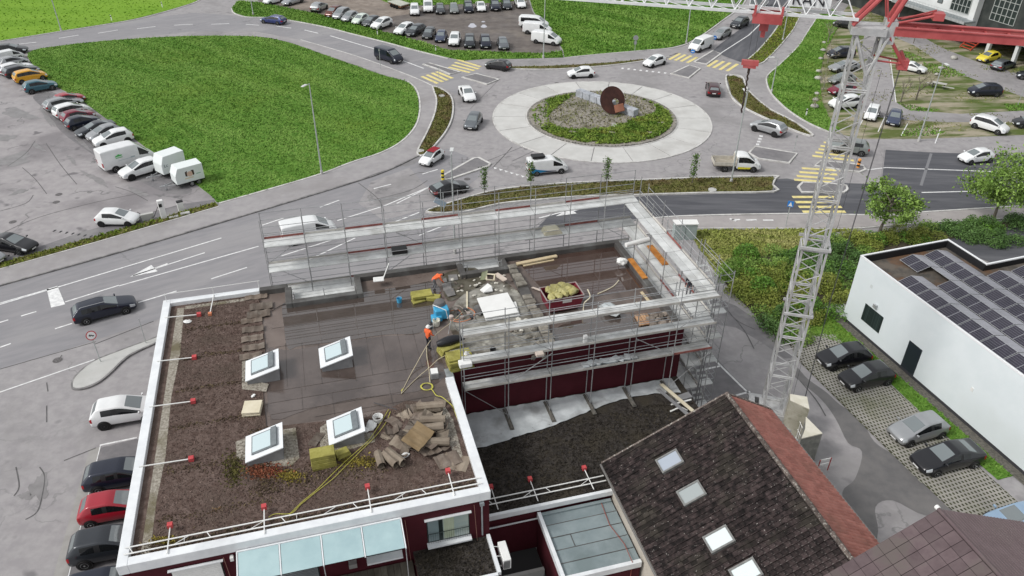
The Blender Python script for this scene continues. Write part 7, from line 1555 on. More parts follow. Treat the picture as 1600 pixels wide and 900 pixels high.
slabq('timber_beam', 'short pale timber batten standing up near the white board', 'timber', [(728.5, 457), (731, 457), (731, 483), (728.5, 484)], ZR0+.02, .1, timber_g)
for k in range(5): slabq('plank', 'reddish plank in the bundle by the rubble near the right scaffold', 'plank', [(991+k*4.2, 494-k*.7), (994.2+k*4.2, 493.5-k*.7), (1003.5+k*4.2, 509-k*.6), (1000+k*4.2, 510-k*.6)], ZR0+.05+.03*(k % 2), .09, mat('red_plank', (.3, .17, .1), (.42, .27, .16), 2, .75, rnd=.25), None, 'planks in the bundle')
slabq('plank', 'long pale plank leading from the basin to the near scaffold', 'plank', [(1000, 457), (1004, 456), (1021, 477), (1017, 478)], ZR0+.2, .05, timber)
rub = mat('rubble', (.16, .13, .11), (.3, .26, .22), 2.5, .9, rnd=.3, bump=.4, bsc=10); rubw = mat('rubble_pale', (.5, .48, .42), (.6, .58, .53), 2, .85)
for k, (x, y) in enumerate(((1023, 493), (1032, 494), (1041, 491), (1048, 496), (1030, 501), (1037, 506), (1050, 506), (1022, 507), (1043, 512), (1056, 501), (1018, 500), (1028, 512))): lump('rubble_piece', 'brown grey rubble piece in the heap beside the plank bundle', RP(x, y, ZR0+.15), (.35, .28, .2), rub, 'rubble', 'rubble by the plank bundle', 100+k)
random.seed(21)
for k in range(34):
    x, y = random.uniform(700, 800), random.uniform(424, 462); 
    if x > 745 and y > 455: continue
    lump('rubble_piece', 'small pale rubble piece scattered between the recess and the white board', RP(x, y, ZR0+.05), (random.uniform(.06, .16), random.uniform(.06, .14), .06), rubw if k % 3 else rub, 'rubble', 'pale rubble near the white board', 200+k)
for k in range(14):
    x, y = random.uniform(800, 868), random.uniform(512, 560); x = 800+(x-800)*.9+ (y-512)*.2
    lump('rubble_piece', 'broken block piece at the near end of the broken wall', RP(x, y, ZR0+.08), (random.uniform(.15, .3), random.uniform(.12, .25), .14), blk, 'rubble', 'broken blocks by the near deck', 300+k)
for k in range(10):
    x, y = random.uniform(796, 822), random.uniform(498, 520); lump('rubble_piece', 'pale broken chunk between skip and white board', RP(x, y, ZR0+.08), (random.uniform(.12, .28), .16, .12), rubw if k % 2 else rub, 'rubble', 'chunks beside the skip', 340+k)
# torn pale frame in the rubble
t = thing('window_casement', 'broken pale window frame lying open in the rubble of the recess', 'window frame', RP(768, 434)); A_ = [RP(*q, ZR0+.15+.2*(i % 2)) for i, q in enumerate(((760, 428), (773, 429), (772, 438), (760, 437)))]
for i in range(4): MB().tube(A_[i], A_[(i+1) % 4], .06, 5).build('rail', timber_g, t)
slabq('loose_board', 'pale broken panel right of the broken window frame', 'panel', [(772, 430), (778, 427.5), (792, 437), (786, 440)], ZR0+.1, .1, mat('panel_pink', (.52, .44, .38), (.6, .53, .47), 2, .8), [.1, .4, .4, .1])
slabq('loose_board', 'pale green upright board left of the broken window frame', 'panel', [(750, 438), (753, 426), (762, 423), (760, 437)], ZR0+.1, .05, mat('panel_sage', (.3, .33, .2), (.36, .38, .26), 2, .8), [0, .5, .5, 0])
slabq('crumpled_sheet', 'white crumpled sheet below the broken window frame', 'panel', [(750, 454), (762, 444), (768, 448), (770, 456), (756, 458)], ZR0+.05, .08, bw, [0, .3, .2, .0, .1]); slabq('timber_batten', 'thin pale batten right of the broken wall', 'panel', [(830, 450), (833, 449), (848, 454), (846, 456)], ZR0+.05, .05, mat('panel_pink', (0, 0, 0)))
for k, px in enumerate(([(700, 430), (714, 429), (716, 437), (702, 440)], [(690, 444), (704, 441), (706, 452), (693, 455)], [(694, 455), (708, 450), (712, 461), (700, 464)], [(692, 436), (697, 434), (699, 441), (692, 442)])): slabq('felt_offcut', ('grey felt offcut behind the crouching worker', 'grey felt offcut between crouching worker and recess', 'dark felt offcut above the blue machine', 'tiny pale offcut right of the crouching worker')[k], 'roofing felt', px, ZR0+.03+.02*k, .03, mat('felt_grey', (.17, .165, .16), (.23, .22, .21), 2, .8, rnd=.2))
# blue vacuum machine with hoses, buckets
p = RP(690, 498); t = thing('site_vacuum', 'blue site vacuum machine with grey drum and orange hoses', 'machine', p); blu = mat('machine_blue', (.03, .28, .5), (.06, .36, .58), 3, .4)
MB().box(p+Vector((0, .1, .45)), (.95, .7, .75), .3).build('housing', blu, t, bevel=.06); MB().box(p+Vector((-.3, -.25, .25)), (.7, .5, .4), .3).build('tray', blu, t, bevel=.05)
MB().lathe(p+Vector((-.15, .55, .3)), [(.38, 0), (.42, .1), (.42, .55), (.34, .75), (.1, .85)], 16).build('drum', mat('drum_grey', (.13, .125, .125), rough=.5), t, True)
MB().path([p+Vector((-.5, .3, .2)), p+Vector((-.55, .3, .9)), p+Vector((-.1, -.2, 1.05)), p+Vector((.35, -.3, .9)), p+Vector((.45, -.3, .2))], .03, 6).build('handle', steel_w, t)
org = mat('hose_orange', (.55, .2, .1), rough=.6)
for k in range(3): MB().path(smooth_pts([RP(*q, ZR0+.05+.05*k) for q in (((700, 490), (712, 500), (722, 494), (716, 484), (704, 486)), ((703, 500), (718, 503), (735, 498), (742, 488), (730, 480)), ((700, 482), (716, 478), (728, 486), (741, 497), (735, 503)))[k]], 6), .03, 5).build('hose', org if k < 2 else mat('hose_grey', (.35, .3, .27), rough=.6), t)
for k in range(6): MB().lathe(RP(712+k*5, 486+(k % 3)*6, ZR0), [(.12, 0), (.14, .2)], 10).build('fitting', steel_dk if k % 2 else mat('hose_grey', (0, 0, 0)), t)
def bucket(label, px, m_, r=.17, h=.32):
    p = RP(*px); t = thing('bucket', label, 'bucket', p); MB().lathe(p, [(r*.8, 0), (r, h), (r*.9, h), (r*.72, .04)], 14).build('pail', m_, t, True); MB().path([p+Vector((-r, 0, h)), p+Vector((-r*.6, -.05, h+.12)), p+Vector((r*.6, -.05, h+.12)), p+Vector((r, 0, h))], .012, 4).build('handle', steel, t)
bucket('small blue bucket on the wet membrane', (624, 472), blu, .2, .34); bucket('white bucket standing before the blue machine', (682, 508), mat('bucket_white', (.7, .7, .62), rough=.5), .26, .42)
bucket('white pail in front of the person with the helmet on the near deck', (735, 570), steel_w, .2, .36); bucket('pale pail with black rim beside the torn felt heap', (591, 658), steel_w, .3, .35); bucket('dark pail standing on the bare near deck', (770, 549), black, .2, .25)
p = RP(679, 588); t = thing('gas_heater', 'small grey metal tool case beside the yellow hose', 'tool case', p); MB().box(p+UPV*.2, (.5, .6, .4), .2).build('case', sk_side, t, bevel=.03); MB().box(p+UPV*.42, (.42, .5, .03), .2).build('lid', steel_w, t)
p = RP(706, 517); t = thing('gas_torch_stand', 'tripod stand with pale top between blue machine and black bag', 'tripod', p)
for a in range(3): MB().tube(p+Vector((math.cos(a*2.1)*.4, math.sin(a*2.1)*.4, 0)), p+UPV*1.0, .025, 5).build('leg', steel, t)
MB().lathe(p+UPV*.95, [(.1, 0), (.16, .08), (.15, .25), (.05, .3)], 12).build('head', mat('dusty_pink', (.5, .42, .38), rough=.7), t, True)
p = RP(673, 513); t = thing('bottle', 'dark gas bottle lying beside the worker in orange', 'gas bottle', p); MB().lathe(p, [(.11, 0), (.12, .05), (.12, .42), (.05, .5), (.04, .55)], 12).build('body', steel_dk, t, True); MB().lathe(p+UPV*.18, [(.124, 0), (.124, .12)], 12).build('band', steel_w, t)
# hoses and ropes
yel = mat('hose_yellow', (.5, .47, .08), rough=.5); rop = mat('rope_pale', (.48, .42, .3), rough=.8)
def hose(name, label, pts, r, m_, z=ZR0+.04, cat='hose', sm=8, zs=None):
    P = [RP(x, y, z+(zs[i] if zs else 0)) for i, (x, y) in enumerate(pts)]; P = smooth_pts(P, sm)
    return tag(MB().path(P, r, 5).build(name, m_, None, True), label, cat)
coil = [(676, 604)]+[(667+9*math.cos(t)*(1+.1*math.sin(t*1.7)), 604+5.5*math.sin(t)) for t in [k*.7 for k in range(38)]]+[(676, 610), (682, 618), (690, 620), (700, 628), (708, 636), (713, 650), (719, 664), (727, 677), (733, 690)]
hose('hose_coil', 'coiled bright yellow hose with its tail running to the right parapet', coil, .026, yel, ZR0+.06, sm=3)
hose('hose', 'pale hose from the worker in orange down to the coil', [(667, 541), (667, 556), (670, 575), (672, 598)], .03, rop)
hose('rope', 'pale rope running from the blue machine past the worker to the membrane', [(722, 488), (702, 506), (690, 515), (676, 528), (664, 545), (650, 570), (640, 588), (627, 614)], .025, rop, cat='rope', zs=[.5, .5, .6, .7, .6, .2, 0, 0])
hose('rope', 'second pale rope from the insulation stack down to the membrane', [(704, 548), (695, 556), (684, 562), (670, 575), (650, 592), (627, 615)], .025, rop, cat='rope', zs=[.5, .5, .4, .2, 0, 0])
hose('hose', 'upper yellow hose crossing the sedum to the near guard rail', [(607, 640), (600, 652), (590, 668), (574, 690), (545, 716), (520, 740), (495, 765), (472, 784), (450, 806)], .018, yel, RZ+.14)
hose('hose', 'lower yellow hose crossing the sedum to the near guard rail', [(610, 643), (603, 660), (588, 680), (566, 702), (540, 728), (520, 748), (492, 770), (470, 788), (455, 802), (430, 803), (420, 808)], .018, yel, RZ+.14)
hose('cable', 'curved pale cable rising beside the skip', [(911, 492), (913, 474), (922, 464), (918, 452)], .04, timber_g, ZR0+.1, 'cable', zs=[0, .7, 1.0, 1.3]); hose('cable', 'pale cable on the wet basin', [(934, 459), (950, 452), (960, 446), (967, 438)], .04, timber_g, ZR0+.03, 'cable'); hose('cable', 'dark cable along the far upstand', [(425, 486), (438, 478), (452, 473), (470, 475), (490, 470), (520, 466), (545, 462)], .02, rubber, ZR0+.03, 'cable')
hose('rod', 'thin dark bar lying left of the torn felt heap', [(584, 629), (600, 634), (620, 640)], .025, steel_dk, ZR0+.05, 'bar'); hose('rod', 'thin yellow batten by the felt heap', [(627, 611), (630, 607)], .03, yel, ZR0+.05, 'bar')
# wrapped bundle, caps
p = RP(952, 488); lump('wrapped_bundle', 'grey plastic wrapped bundle in the wet part near the deck', p+UPV*.25, (.95, .6, .35), mat('wrap_plastic', (.42, .46, .47), (.55, .58, .58), 2, .25, spec=.7), 'bundle', None, 501)
lump('vent_cap', 'white domed vent cap on the right upstand', RP(971, 409, RZ+.5), (.4, .32, .25), steel_w, 'vent', None, 502)
p = RP(592, 441, RZ+.3); t = thing('roof_lamp', 'white flood lamp head leaning over the far upstand', 'lamp', p); MB().box(p+UPV*.25, (.75, .55, .1), .2).build('lamp_head', steel_w, t, bevel=.03); MB().tube(p+UPV*.2+BF.u*.3, p+BF.u*.9+BF.v*.9+UPV*.9, .04, 6).build('arm', steel_w, t)
t = thing('ladder', 'short pale ladder frame by the dark membrane corner at the right', 'ladder', RP(985, 478)); A_, B_2 = RP(984, 482, ZR0), RP(995, 472, ZR0+.9)
for k in (0, .45): MB().tube(A_+BF.u*k, B_2+BF.u*k, .03, 5).build('stile', timber, t)
for k in range(4): MB().tube(A_.lerp(B_2, .15+k*.23), A_.lerp(B_2, .15+k*.23)+BF.u*.45, .02, 5).build('rung', timber, t)
# things on the scaffold decks
DZ = 9.57
def onu(u, v, z): return BF(u, v, z)
p = BF(22.2, 46.2, DZ); t = thing('material_roll', 'white rolled sheet lying across the east scaffold deck', 'roll', p); MB().tube(BF(21.2, 45.3, 8.72), BF(23.2, 45.7, 8.72), .17, 12).build('roll', steel_w, t, True); MB().tube(BF(23.2, 45.7, 8.72), BF(23.32, 45.72, 8.72), .12, 8).build('roll_core', mat('core_purple', (.1, .06, .12), rough=.6), t)
osb = mat('orange_board', (.42, .16, .03), (.55, .24, .06), 3, .7, c3=(.33, .13, .03), sc3=1)
for lab, (u0, u1, v0, v1, z) in (('rusty orange board next to the white roll on the east deck', (22.72, 23.2, 42.2, 45.0, 8.575)), ('narrow rusty orange board on the inner side of the east deck', (21.3, 21.72, 42.2, 45.0, 7.66))): tag(MB().fbox(BF, u0, u1, v0, v1, z, z+.05).build('board', osb, None), lab, 'board')
for k in range(4): tag(MB().fbox(BF, 15.9+k*.06, 17.3-k*.1, 48.3, 49.2, 8.58+k*.1, 8.67+k*.1).build('insulation_board', mat('cream_board', (.58, .55, .42), (.66, .63, .5), 2, .85), None), 'cream insulation board in the little pile on the road-side scaffold', 'insulation board', 'cream boards on the scaffold')
tag(MB().fbox(BF, 4.5, 5.6, 48.4, 49.1, 8.57, 8.9).build('black_crate', black, None), 'flat black crate on the road-side scaffold deck', 'crate')
for lab, q, sz, m_ in (('white parcel on the left end of the near scaffold deck', (727, 571), (.75, .5, .3), steel_w), ('small white bag hanging at the near scaffold rail', (914, 536), (.25, .2, .6), steel_w), ('pink insulation offcut lying on the near deck', (843, 555), (.5, .35, .2), mat('panel_pink', (0, 0, 0)))): p = G(*q, 8.57); tag(MB().box(p+UPV*sz[2]/2, sz, BF.a).build('parcel', m_, None, bevel=.03), lab, 'parcel')
for lab, (u0, v0, u1, v1) in (('crumpled plastic film on the near scaffold middle deck', (14.6, 35.05, 17.8, 35.6)),):
    m = MB(); 
    for k in range(9): c = BF(u0+(u1-u0)*k/8, v0+.25, 6.68+.08*(k % 2)); m.box(c, (.42, .5, .1+.06*(k % 3)), BF.a+k*.4)
    tag(m.build('plastic_film', pm, None, bevel=.03), lab, 'plastic film')
# left-over bits on the low roof
for lab, px, th, m_ in (('grey board beside the right end of the plastic sheet', [(1052, 622), (1075, 614), (1082, 622), (1057, 629)], .12, sk_side), ('white batten in front of the grey board on the low roof', [(1048, 632), (1080, 624), (1080.5, 626), (1049, 634)], .06, steel_w)):
    q = [G(x, y, LZ2+.03) for x, y in px]; b = MB().prism(q, LZ2+.03, LZ2+.03+th); tag(b.build('board', m_), lab, 'board')
t = thing('bent_frame', 'bent white metal frame lying by the ridge of the old house', 'metal frame', G(1062, 640, LZ2)); m = MB().path([G(1047, 643, LZ2+.1), G(1058, 638, LZ2+.3), G(1066, 637, LZ2+.3), G(1074, 641, LZ2+.1)], .05, 5); m.tube(G(1064, 638, LZ2+.25), G(1069, 644, LZ2+.08), .05, 5); m.build('bar', steel_w, t)
for k, (u0, v0) in enumerate(((20.6, 31.6), (21.0, 32.0))): tag(MB().obox(BF(u0, v0, LZ2+.3), BF.u*.25, BF.v*3.4+BF.u*-1.0, UPV*.06).build('plank', timber_g if k else sk_side, None), ('grey plank leaning along the lower east scaffold foot', 'pale plank leaning along the lower east scaffold foot')[k], 'plank')
# ---- felt sheets stripped from the roof
def sheetpiece(px, ang, sz, curl, label, m_=None, group=None, z=ZR0+.05, tilt=(0, 0)):
    c = RP(*px, z); nx, ny = 7, 2; vs = []; l, w_ = sz
    for i in range(nx+1):
        s = (i/nx-.5)
        if abs(curl) > .9: th = (i/nx)*2*math.pi*.85; x = .22*math.cos(th); zz = .22+.22*math.sin(th)
        else: x = s*l; zz = curl*l*(s*s*1.6)+tilt[0]*s+.03*math.sin(i*2.1+px[0])
        for j in range(ny+1): yy_ = (j/ny-.5)*w_; vs.append((x, yy_, zz+tilt[1]*(j/ny-.5)+.015*math.sin(j*3+i)))
    mt_ = Matrix.Translation(c) @ Matrix.Rotation(ang, 4, 'Z'); top = [mt_ @ Vector(v) for v in vs]; N_ = len(vs)
    b = MB(); b.v = [tuple(v) for v in top]+[tuple(v-UPV*.03) for v in top]
    q = [(i*(ny+1)+j, (i+1)*(ny+1)+j, (i+1)*(ny+1)+j+1, i*(ny+1)+j+1) for i in range(nx) for j in range(ny)]
    edge = [j for j in range(ny+1)]+[i*(ny+1)+ny for i in range(1, nx+1)]+[nx*(ny+1)+j for j in range(ny-1, -1, -1)]+[i*(ny+1) for i in range(nx-1, 0, -1)]
    b.f = q+[tuple(k+N_ for k in f[::-1]) for f in q]+[(edge[i], edge[(i+1) % len(edge)], edge[(i+1) % len(edge)]+N_, edge[i]+N_) for i in range(len(edge))]; b.m = [0]*len(b.f)
    return tag(b.build('felt_sheet', m_ or felt, None, False), label, 'roofing felt', group)
random.seed(5)
HG = 'torn felt in the heap'; HL_ = 'torn brown roofing felt piece in the heap by the right parapet'
felt_l = mat('old_felt_pale', (.17, .135, .105), (.25, .21, .165), 1.2, .75, rnd=.25)
hp = [(632, 650, 0), (648, 640, 0), (618, 660, .1), (640, 672, .1), (655, 660, .1), (670, 645, 0), (684, 640, 0), (690, 655, .2), (676, 662, .2), (664, 675, .25), (650, 684, .3), (684, 672, .2), (640, 690, .2), (620, 680, 0), (668, 690, .3), (690, 684, .2), (652, 702, .1), (672, 704, .1), (632, 706, 0), (690, 700, 0), (612, 672, 0), (606, 680, 0), (660, 650, .3), (645, 662, .3), (625, 692, .1), (657, 694, .35), (640, 680, .3), (676, 652, .3)]
for k, (x, y, z) in enumerate(hp):
    a = BF.a+random.uniform(-1.2, 1.2); cu = random.choice((.15, .35, .6, -.3, .75, .1, .5)); m_ = felt if k % 3 else felt_l
    sheetpiece((x, y), a, (random.uniform(.6, 1.25), random.uniform(.45, .8)), cu, HL_, m_, HG, ZR0+.08+z*.9, (random.uniform(-.25, .25), random.uniform(-.2, .2)))
for k, (px, a, ln) in enumerate((((672, 638), BF.a+1.45, 1.5), ((668, 644), BF.a+1.4, 1.5), ((676, 660), BF.a+1.35, 1.4), ((610, 722), BF.a+.5, 1.1), ((594, 722), BF.a+.1, 1.0), ((618, 718), BF.a+.55, 1.3), ((672, 672), BF.a+1.45, 1.5), ((684, 694), BF.a+1.3, 1.3))):
    sheetpiece(px, a, (1, ln), 1.0, ('rolled felt at the top of the heap', 'second rolled felt below the top roll of the heap', 'curled felt roll in the middle right of the heap', 'pale curled felt roll at the lower end of the heap', 'short fat curled felt at the lower left of the heap', 'long curled felt roll at the lower end of the heap', 'curled felt roll right of the heap centre', 'curled felt roll at the right edge of the heap')[k]+' of torn roofing', felt_l, None, ZR0+.12+(.25 if k in (0, 2, 6) else 0))
sheetpiece((653, 682), BF.a+.8, (1.5, 1.1), .08, 'ochre brown square felt piece on top of the torn heap', mat('felt_ochre', (.2, .14, .075), (.26, .19, .11), 1.5, .75), None, ZR0+.75, (.1, .3))
sheetpiece((700, 718), BF.a+.2, (1.3, 1.0), .02, 'flat brown felt piece lying below the heap near the parapet', felt, None, RZ+.14); sheetpiece((712, 722), BF.a-.5, (1.4, 1.1), .02, 'larger flat felt piece partly under another near the parapet', felt_l, None, RZ+.1)
for k, (x, y) in enumerate(((393, 500), (395, 514), (394, 528), (396, 542), (392, 556))): sheetpiece((x, y), BF.a+random.uniform(-.06, .06), (1.35, .62), .03, ('topmost', 'second', 'middle', 'fourth', 'lowest')[k]+' brown felt sheet in the column left of the upper skylight', felt, None, RZ+.12+.01*k)
for k, (x, y) in enumerate(((400, 462), (408, 478), (404, 490))): sheetpiece((x, y), BF.a, (1.5, .8), .02, ('felt sheet at the far left parapet end beside the membrane', 'wide felt sheet below the parapet end beside the membrane', 'third felt sheet below the parapet end beside the membrane')[k], felt, None, RZ+.12+.012*k)
sheetpiece((494, 686), BF.a+1.0, (1.0, .5), .02, 'small brown felt strip between the lower skylights', felt, None, RZ+.13)
for lab, q, s in (('white paper scrap lying on the felt heap', (633, 711), (.5, .3, .05)), ('crumpled white bag left of the felt heap', (580, 665), (.6, .7, .3)), ('white paper scrap between skylight and pallet', (396, 618), (.35, .25, .05)), ('white square lid near the far left roof corner', (293, 502), (.5, .45, .05)), ('pale stones by the crumpled bag', (572, 672), (.5, .4, .15))): lump('scrap', lab, RP(*q, ZR0+.1), (s[0]/2, s[1]/2, s[2]/2+.03), steel_w, 'scrap', None, hash(lab) % 1000 if False else len(lab)*7)
# ================================================================== PLANTS
bark = mat('bark', (.11, .095, .075), (.18, .16, .13), 6, .9, bump=.5); bark_g = mat('bark_grey', (.2, .18, .15), (.28, .26, .22), 5, .9)
leaf1 = mat('leaf_fresh', (.13, .23, .035), (.235, .35, .08), .8, .6, isl=.4, spec=.3, c3=(.09, .16, .025), sc3=.7); leaf2 = mat('leaf_dark', (.06, .125, .03), (.11, .2, .055), .7, .6, isl=.45, spec=.3)
leafy = mat('leaf_yellow', (.165, .205, .032), (.27, .305, .065), .8, .65, isl=.4, spec=.3, c3=(.13, .185, .032), sc3=.5); leafb = mat('leaf_bright', (.08, .18, .02), (.125, .25, .035), .8, .6, isl=.4, spec=.3)
def crown_pts(c, rx, ry, rz, n, clumps, rr):
    out = []
    for k in range(clumps):
        d = rr.normal(0, 1, 3); d /= np.linalg.norm(d); d = d*rr.uniform(.35, 1.0)**.5
        q = np.array([d[0]*rx, d[1]*ry, d[2]*rz]); s = rr.uniform(.28, .5)*min(rx, rz)
        out.append(np.array(c)+q+rr.normal(0, 1, (n//clumps, 3))*np.array([s, s, s*.55])*.62)
    return np.vstack(out)
def tree(label, base, h0, crown_r, crown_h, n, clumps, m=None, seed=1, lean=(0, 0), nm='leafy_tree'):
    rr = np.random.default_rng(seed); b = G(*base); t = thing(nm, label, 'tree', b); top = b+Vector((lean[0], lean[1], h0+crown_h*.75))
    m_ = MB(); m_.path(smooth_pts([b, b+Vector((.05, .02, h0*.5)), b+Vector((lean[0]*.5, lean[1]*.5, h0)), top], 4), lambda s: .17*(1-s*.8)+.02, 8)
    for k in range(9):
        a = k*2.4; z = h0+crown_h*(.05+.06*k); p = b+Vector((lean[0]*.5, lean[1]*.5, z)); q = p+Vector((math.cos(a)*crown_r*.75, math.sin(a)*crown_r*.75, crown_h*.28)); m_.path(smooth_pts([p, p.lerp(q, .5)+UPV*.1, q], 3), lambda s: .06*(1-s*.8)+.01, 5)
    m_.build('trunk', bark, t, True)
    C_ = crown_pts((b.x+lean[0], b.y+lean[1], h0+crown_h*.5), crown_r, crown_r, crown_h*.5, n, clumps, rr)
    link('crown', quads_mesh('crown', leaves(C_, .15, .2), m or leaf1), t); return t
tree('smaller leafy tree with thin trunk between path and white hall', (1371, 372), 2.4, 2.6, 3.5, 4200, 30, seed=3, lean=(.5, 0))
tree('larger leafy tree at the right picture edge by the east road', (1549, 348), 2.2, 3.1, 4.8, 6800, 36, seed=5, lean=(.2, .3))
def sapling(label, base, h, seed):
    rr = np.random.default_rng(seed); b = G(*base); t = thing('sapling', label, 'young tree', b); MB().path([b, b+Vector((.03, 0, h*.5)), b+Vector((.12, 0, h))], lambda s: .045*(1-s*.7), 6).build('trunk', bark, t)
    P = np.array([[b.x, b.y, 0]])+np.stack([rr.normal(0, .2, 420), rr.normal(0, .2, 420), rr.uniform(.25, 1, 420)*h], 1); link('crown', quads_mesh('crown', leaves(P, .1, .1), mat('leaf_sapling', (.05, .1, .02), (.1, .17, .035), 1, .6, isl=.45)), t)
for lab, q, h, s in (('slim sapling in the verge above the left half of the scaffold', (757, 307), 3.4, 11), ('slim sapling in front of the van with the roof box', (829, 292), 2.9, 12), ('slim sapling in the middle of the south verge', (947, 290), 3.3, 13), ('slim sapling left of the pickup truck', (1081, 288), 3.6, 14)): sapling(lab, q, h, s)
def bare(label, base, h, seed, m=bark_g, leaf=0, spread=.5):
    rr = random.Random(seed); b = G(*base); t = thing('bare_tree', label, 'tree', b); m_ = MB()
    def br(p, d, l, r, dep):
        q = p+d*l; m_.tube(p, q, r, 5 if dep < 2 else 3, r*.65, caps=False)
        if dep >= 4: return
        for k in range(3 if dep < 3 else 2):
            a = Vector((rr.gauss(0, spread), rr.gauss(0, spread), rr.uniform(.1, .55))); br(p.lerp(q, rr.uniform(.6, 1)), (d*.7+a).normalized(), l*rr.uniform(.55, .78), r*.6, dep+1)
    br(b, UPV, h*.36, .07*h/3, 0); m_.build('branches', m, t)
    if leaf:
        n = leaf; r2_ = np.random.default_rng(seed); P = np.array([[b.x, b.y, h*.62]])+r2_.normal(0, 1, (n, 3))*np.array([h*.2, h*.2, h*.17]); link('buds', quads_mesh('buds', leaves(P, .07), mat('leaf_buds', (.22, .17, .09), (.28, .24, .12), 1, .8, isl=.4)), t)
bare('bare budding tree beside the black people carrier', (1293, 68), 4.2, 1, leaf=260, spread=.7); bare('bare budding tree left of the dark blue car by the mast', (1293, 98), 3.6, 2, leaf=160, spread=.7); bare('bare shrubby tree left of the hidden red car', (1286, 140), 3.4, 3, leaf=200, spread=.7); bare('low bare shrub by the grass left of the mast', (1272, 172), 2.4, 4, leaf=150, spread=.8)
bare('bare tree with dark trunk in front of the white coupe', (1431, 156), 5.2, 6, bark, spread=.6); bare('thin bare tree left of the white coupe', (1407, 160), 4.2, 7, bark, spread=.4); bare('bare crooked tree by the lane behind the crane strut', (1427, 68), 3.6, 8, bark)
# shrub bank between path and hall
HP_ = [(1136, 424), (1158, 406), (1205, 396), (1262, 386), (1300, 374), (1340, 368), (1420, 361), (1500, 354), (1600, 343), (1720, 340), (1720, 372), (1600, 378), (1545, 392), (1500, 376), (1484, 374), (1347, 400), (1330, 452), (1312, 498), (1290, 510), (1262, 522), (1240, 540), (1205, 520), (1170, 482), (1142, 456), (1132, 440)]
hp_w = gp(HP_); struct('shrub_bed', MB().poly(hp_w, .02), mat('bed_soil', (.05, .045, .03), (.09, .075, .05), 2, .95))
# clumps
n = 230; Cc = sample(hp_w, n); HT = RNG.uniform(.55, 1.25, n)
def wob(p): return math.sin(p[0]*.33+1.3*math.sin(p[1]*.21))+math.sin(p[1]*.42+p[0]*.17)
V = []; MI = []
for k in range(n):
    x, y = Cc[k]; u_ = wob((x, y)); mi = 0 if u_ > .25 else (1 if u_ < -.35 else 2)
    if random.random() < .15: mi = 3
    m_ = 420; a = RNG.normal(0, 1, (m_, 3)); a /= np.linalg.norm(a, axis=1)[:, None]; a[:, 2] = np.abs(a[:, 2]); rr_ = RNG.uniform(.55, 1.02, (m_, 1)); r_h = RNG.uniform(.7, 1.25)
    P = a*rr_*np.array([r_h, r_h, HT[k]])+np.array([x, y, .08]); V.append(leaves(P, .088, .3)); MI += [mi]*m_
tag(link('shrubbery', quads_mesh('shrubbery', np.vstack(V), [leafy, leaf2, leaf1, leafb], MI)), kind='stuff')
for k, (q, r, h, m_, lab) in enumerate((((1165, 405), 1.3, 1.5, leafb, 'bright green round bush at the left end of the shrub bank'), ((1262, 490), 1.2, 1.7, leafb, 'bright green round bush right of the crane mast'), ((1190, 458), 1.3, 1.5, leafb, 'bright green bush low in the shrub bank left of the mast'), ((1290, 452), 1.3, 1.5, leafy, 'yellow green bush between mast and white hall'), ((1225, 500), 1.1, 1.5, leaf2, 'dark bush at the lower tip of the shrub bank'))):
    b = G(*q); a = RNG.normal(0, 1, (1700, 3)); a /= np.linalg.norm(a, axis=1)[:, None]; a[:, 2] = np.abs(a[:, 2]); P = a*RNG.uniform(.5, 1.0, (1700, 1))**.5*np.array([r, r, h])+np.array([b.x, b.y, .1])
    t = thing('round_bush', lab, 'bush', b); link('foliage', quads_mesh('foliage', leaves(P, .09, .2), m_), t); MB().tube(b, b+UPV*h*.6, .06, 6).build('stem', bark, t)
# meadow left of it and grass by the hall
MW_ = [(1075, 360), (1240, 359), (1330, 359), (1300, 364), (1262, 386), (1205, 398), (1158, 408), (1136, 426), (1132, 440), (1118, 425), (1100, 400)]
mo, mp_ = slab('meadow', MW_, 0, .06, mat('meadow_ground', (.17, .2, .045), (.28, .28, .1), .8, .95)); grass('meadow_grass', mp_, 80, .14, .16, meadow_b, .06, mo, 20000, .9)
gw = [WF(u, v) for u, v in ((-1.5, -.8), (18, -.8), (18, -2.0), (13, -2.2), (8.2, -2.0), (5, -1.8), (2.5, -2.6), (.8, -4.5), (-1, -5.5), (-2, -3))]
struct('grass_border', MB().poly(gw, .03), grass_g); grass('grass', gw, 110, .1, .1, grass_b, .03)
struct('gravel_border', MB().poly([WF(u, v) for u, v in ((-1.2, -.07), (20, -.07), (20, -.78), (-1.2, -.78))], .04), mat('border_gravel', (.08, .075, .065), (.15, .14, .12), 6, .9, bump=.8, bsc=14))
struct('hall_path', MB().poly([WF(u, v) for u, v in ((-1.8, -1.0), (-.2, -.2), (-.2, 1.5), (-1.8, 1.5))], .035), conc)
sheet('asphalt_patch', [(1478, 376), (1545, 357), (1620, 352), (1700, 360), (1640, 395), (1560, 415), (1500, 392)], .03, asph_new)
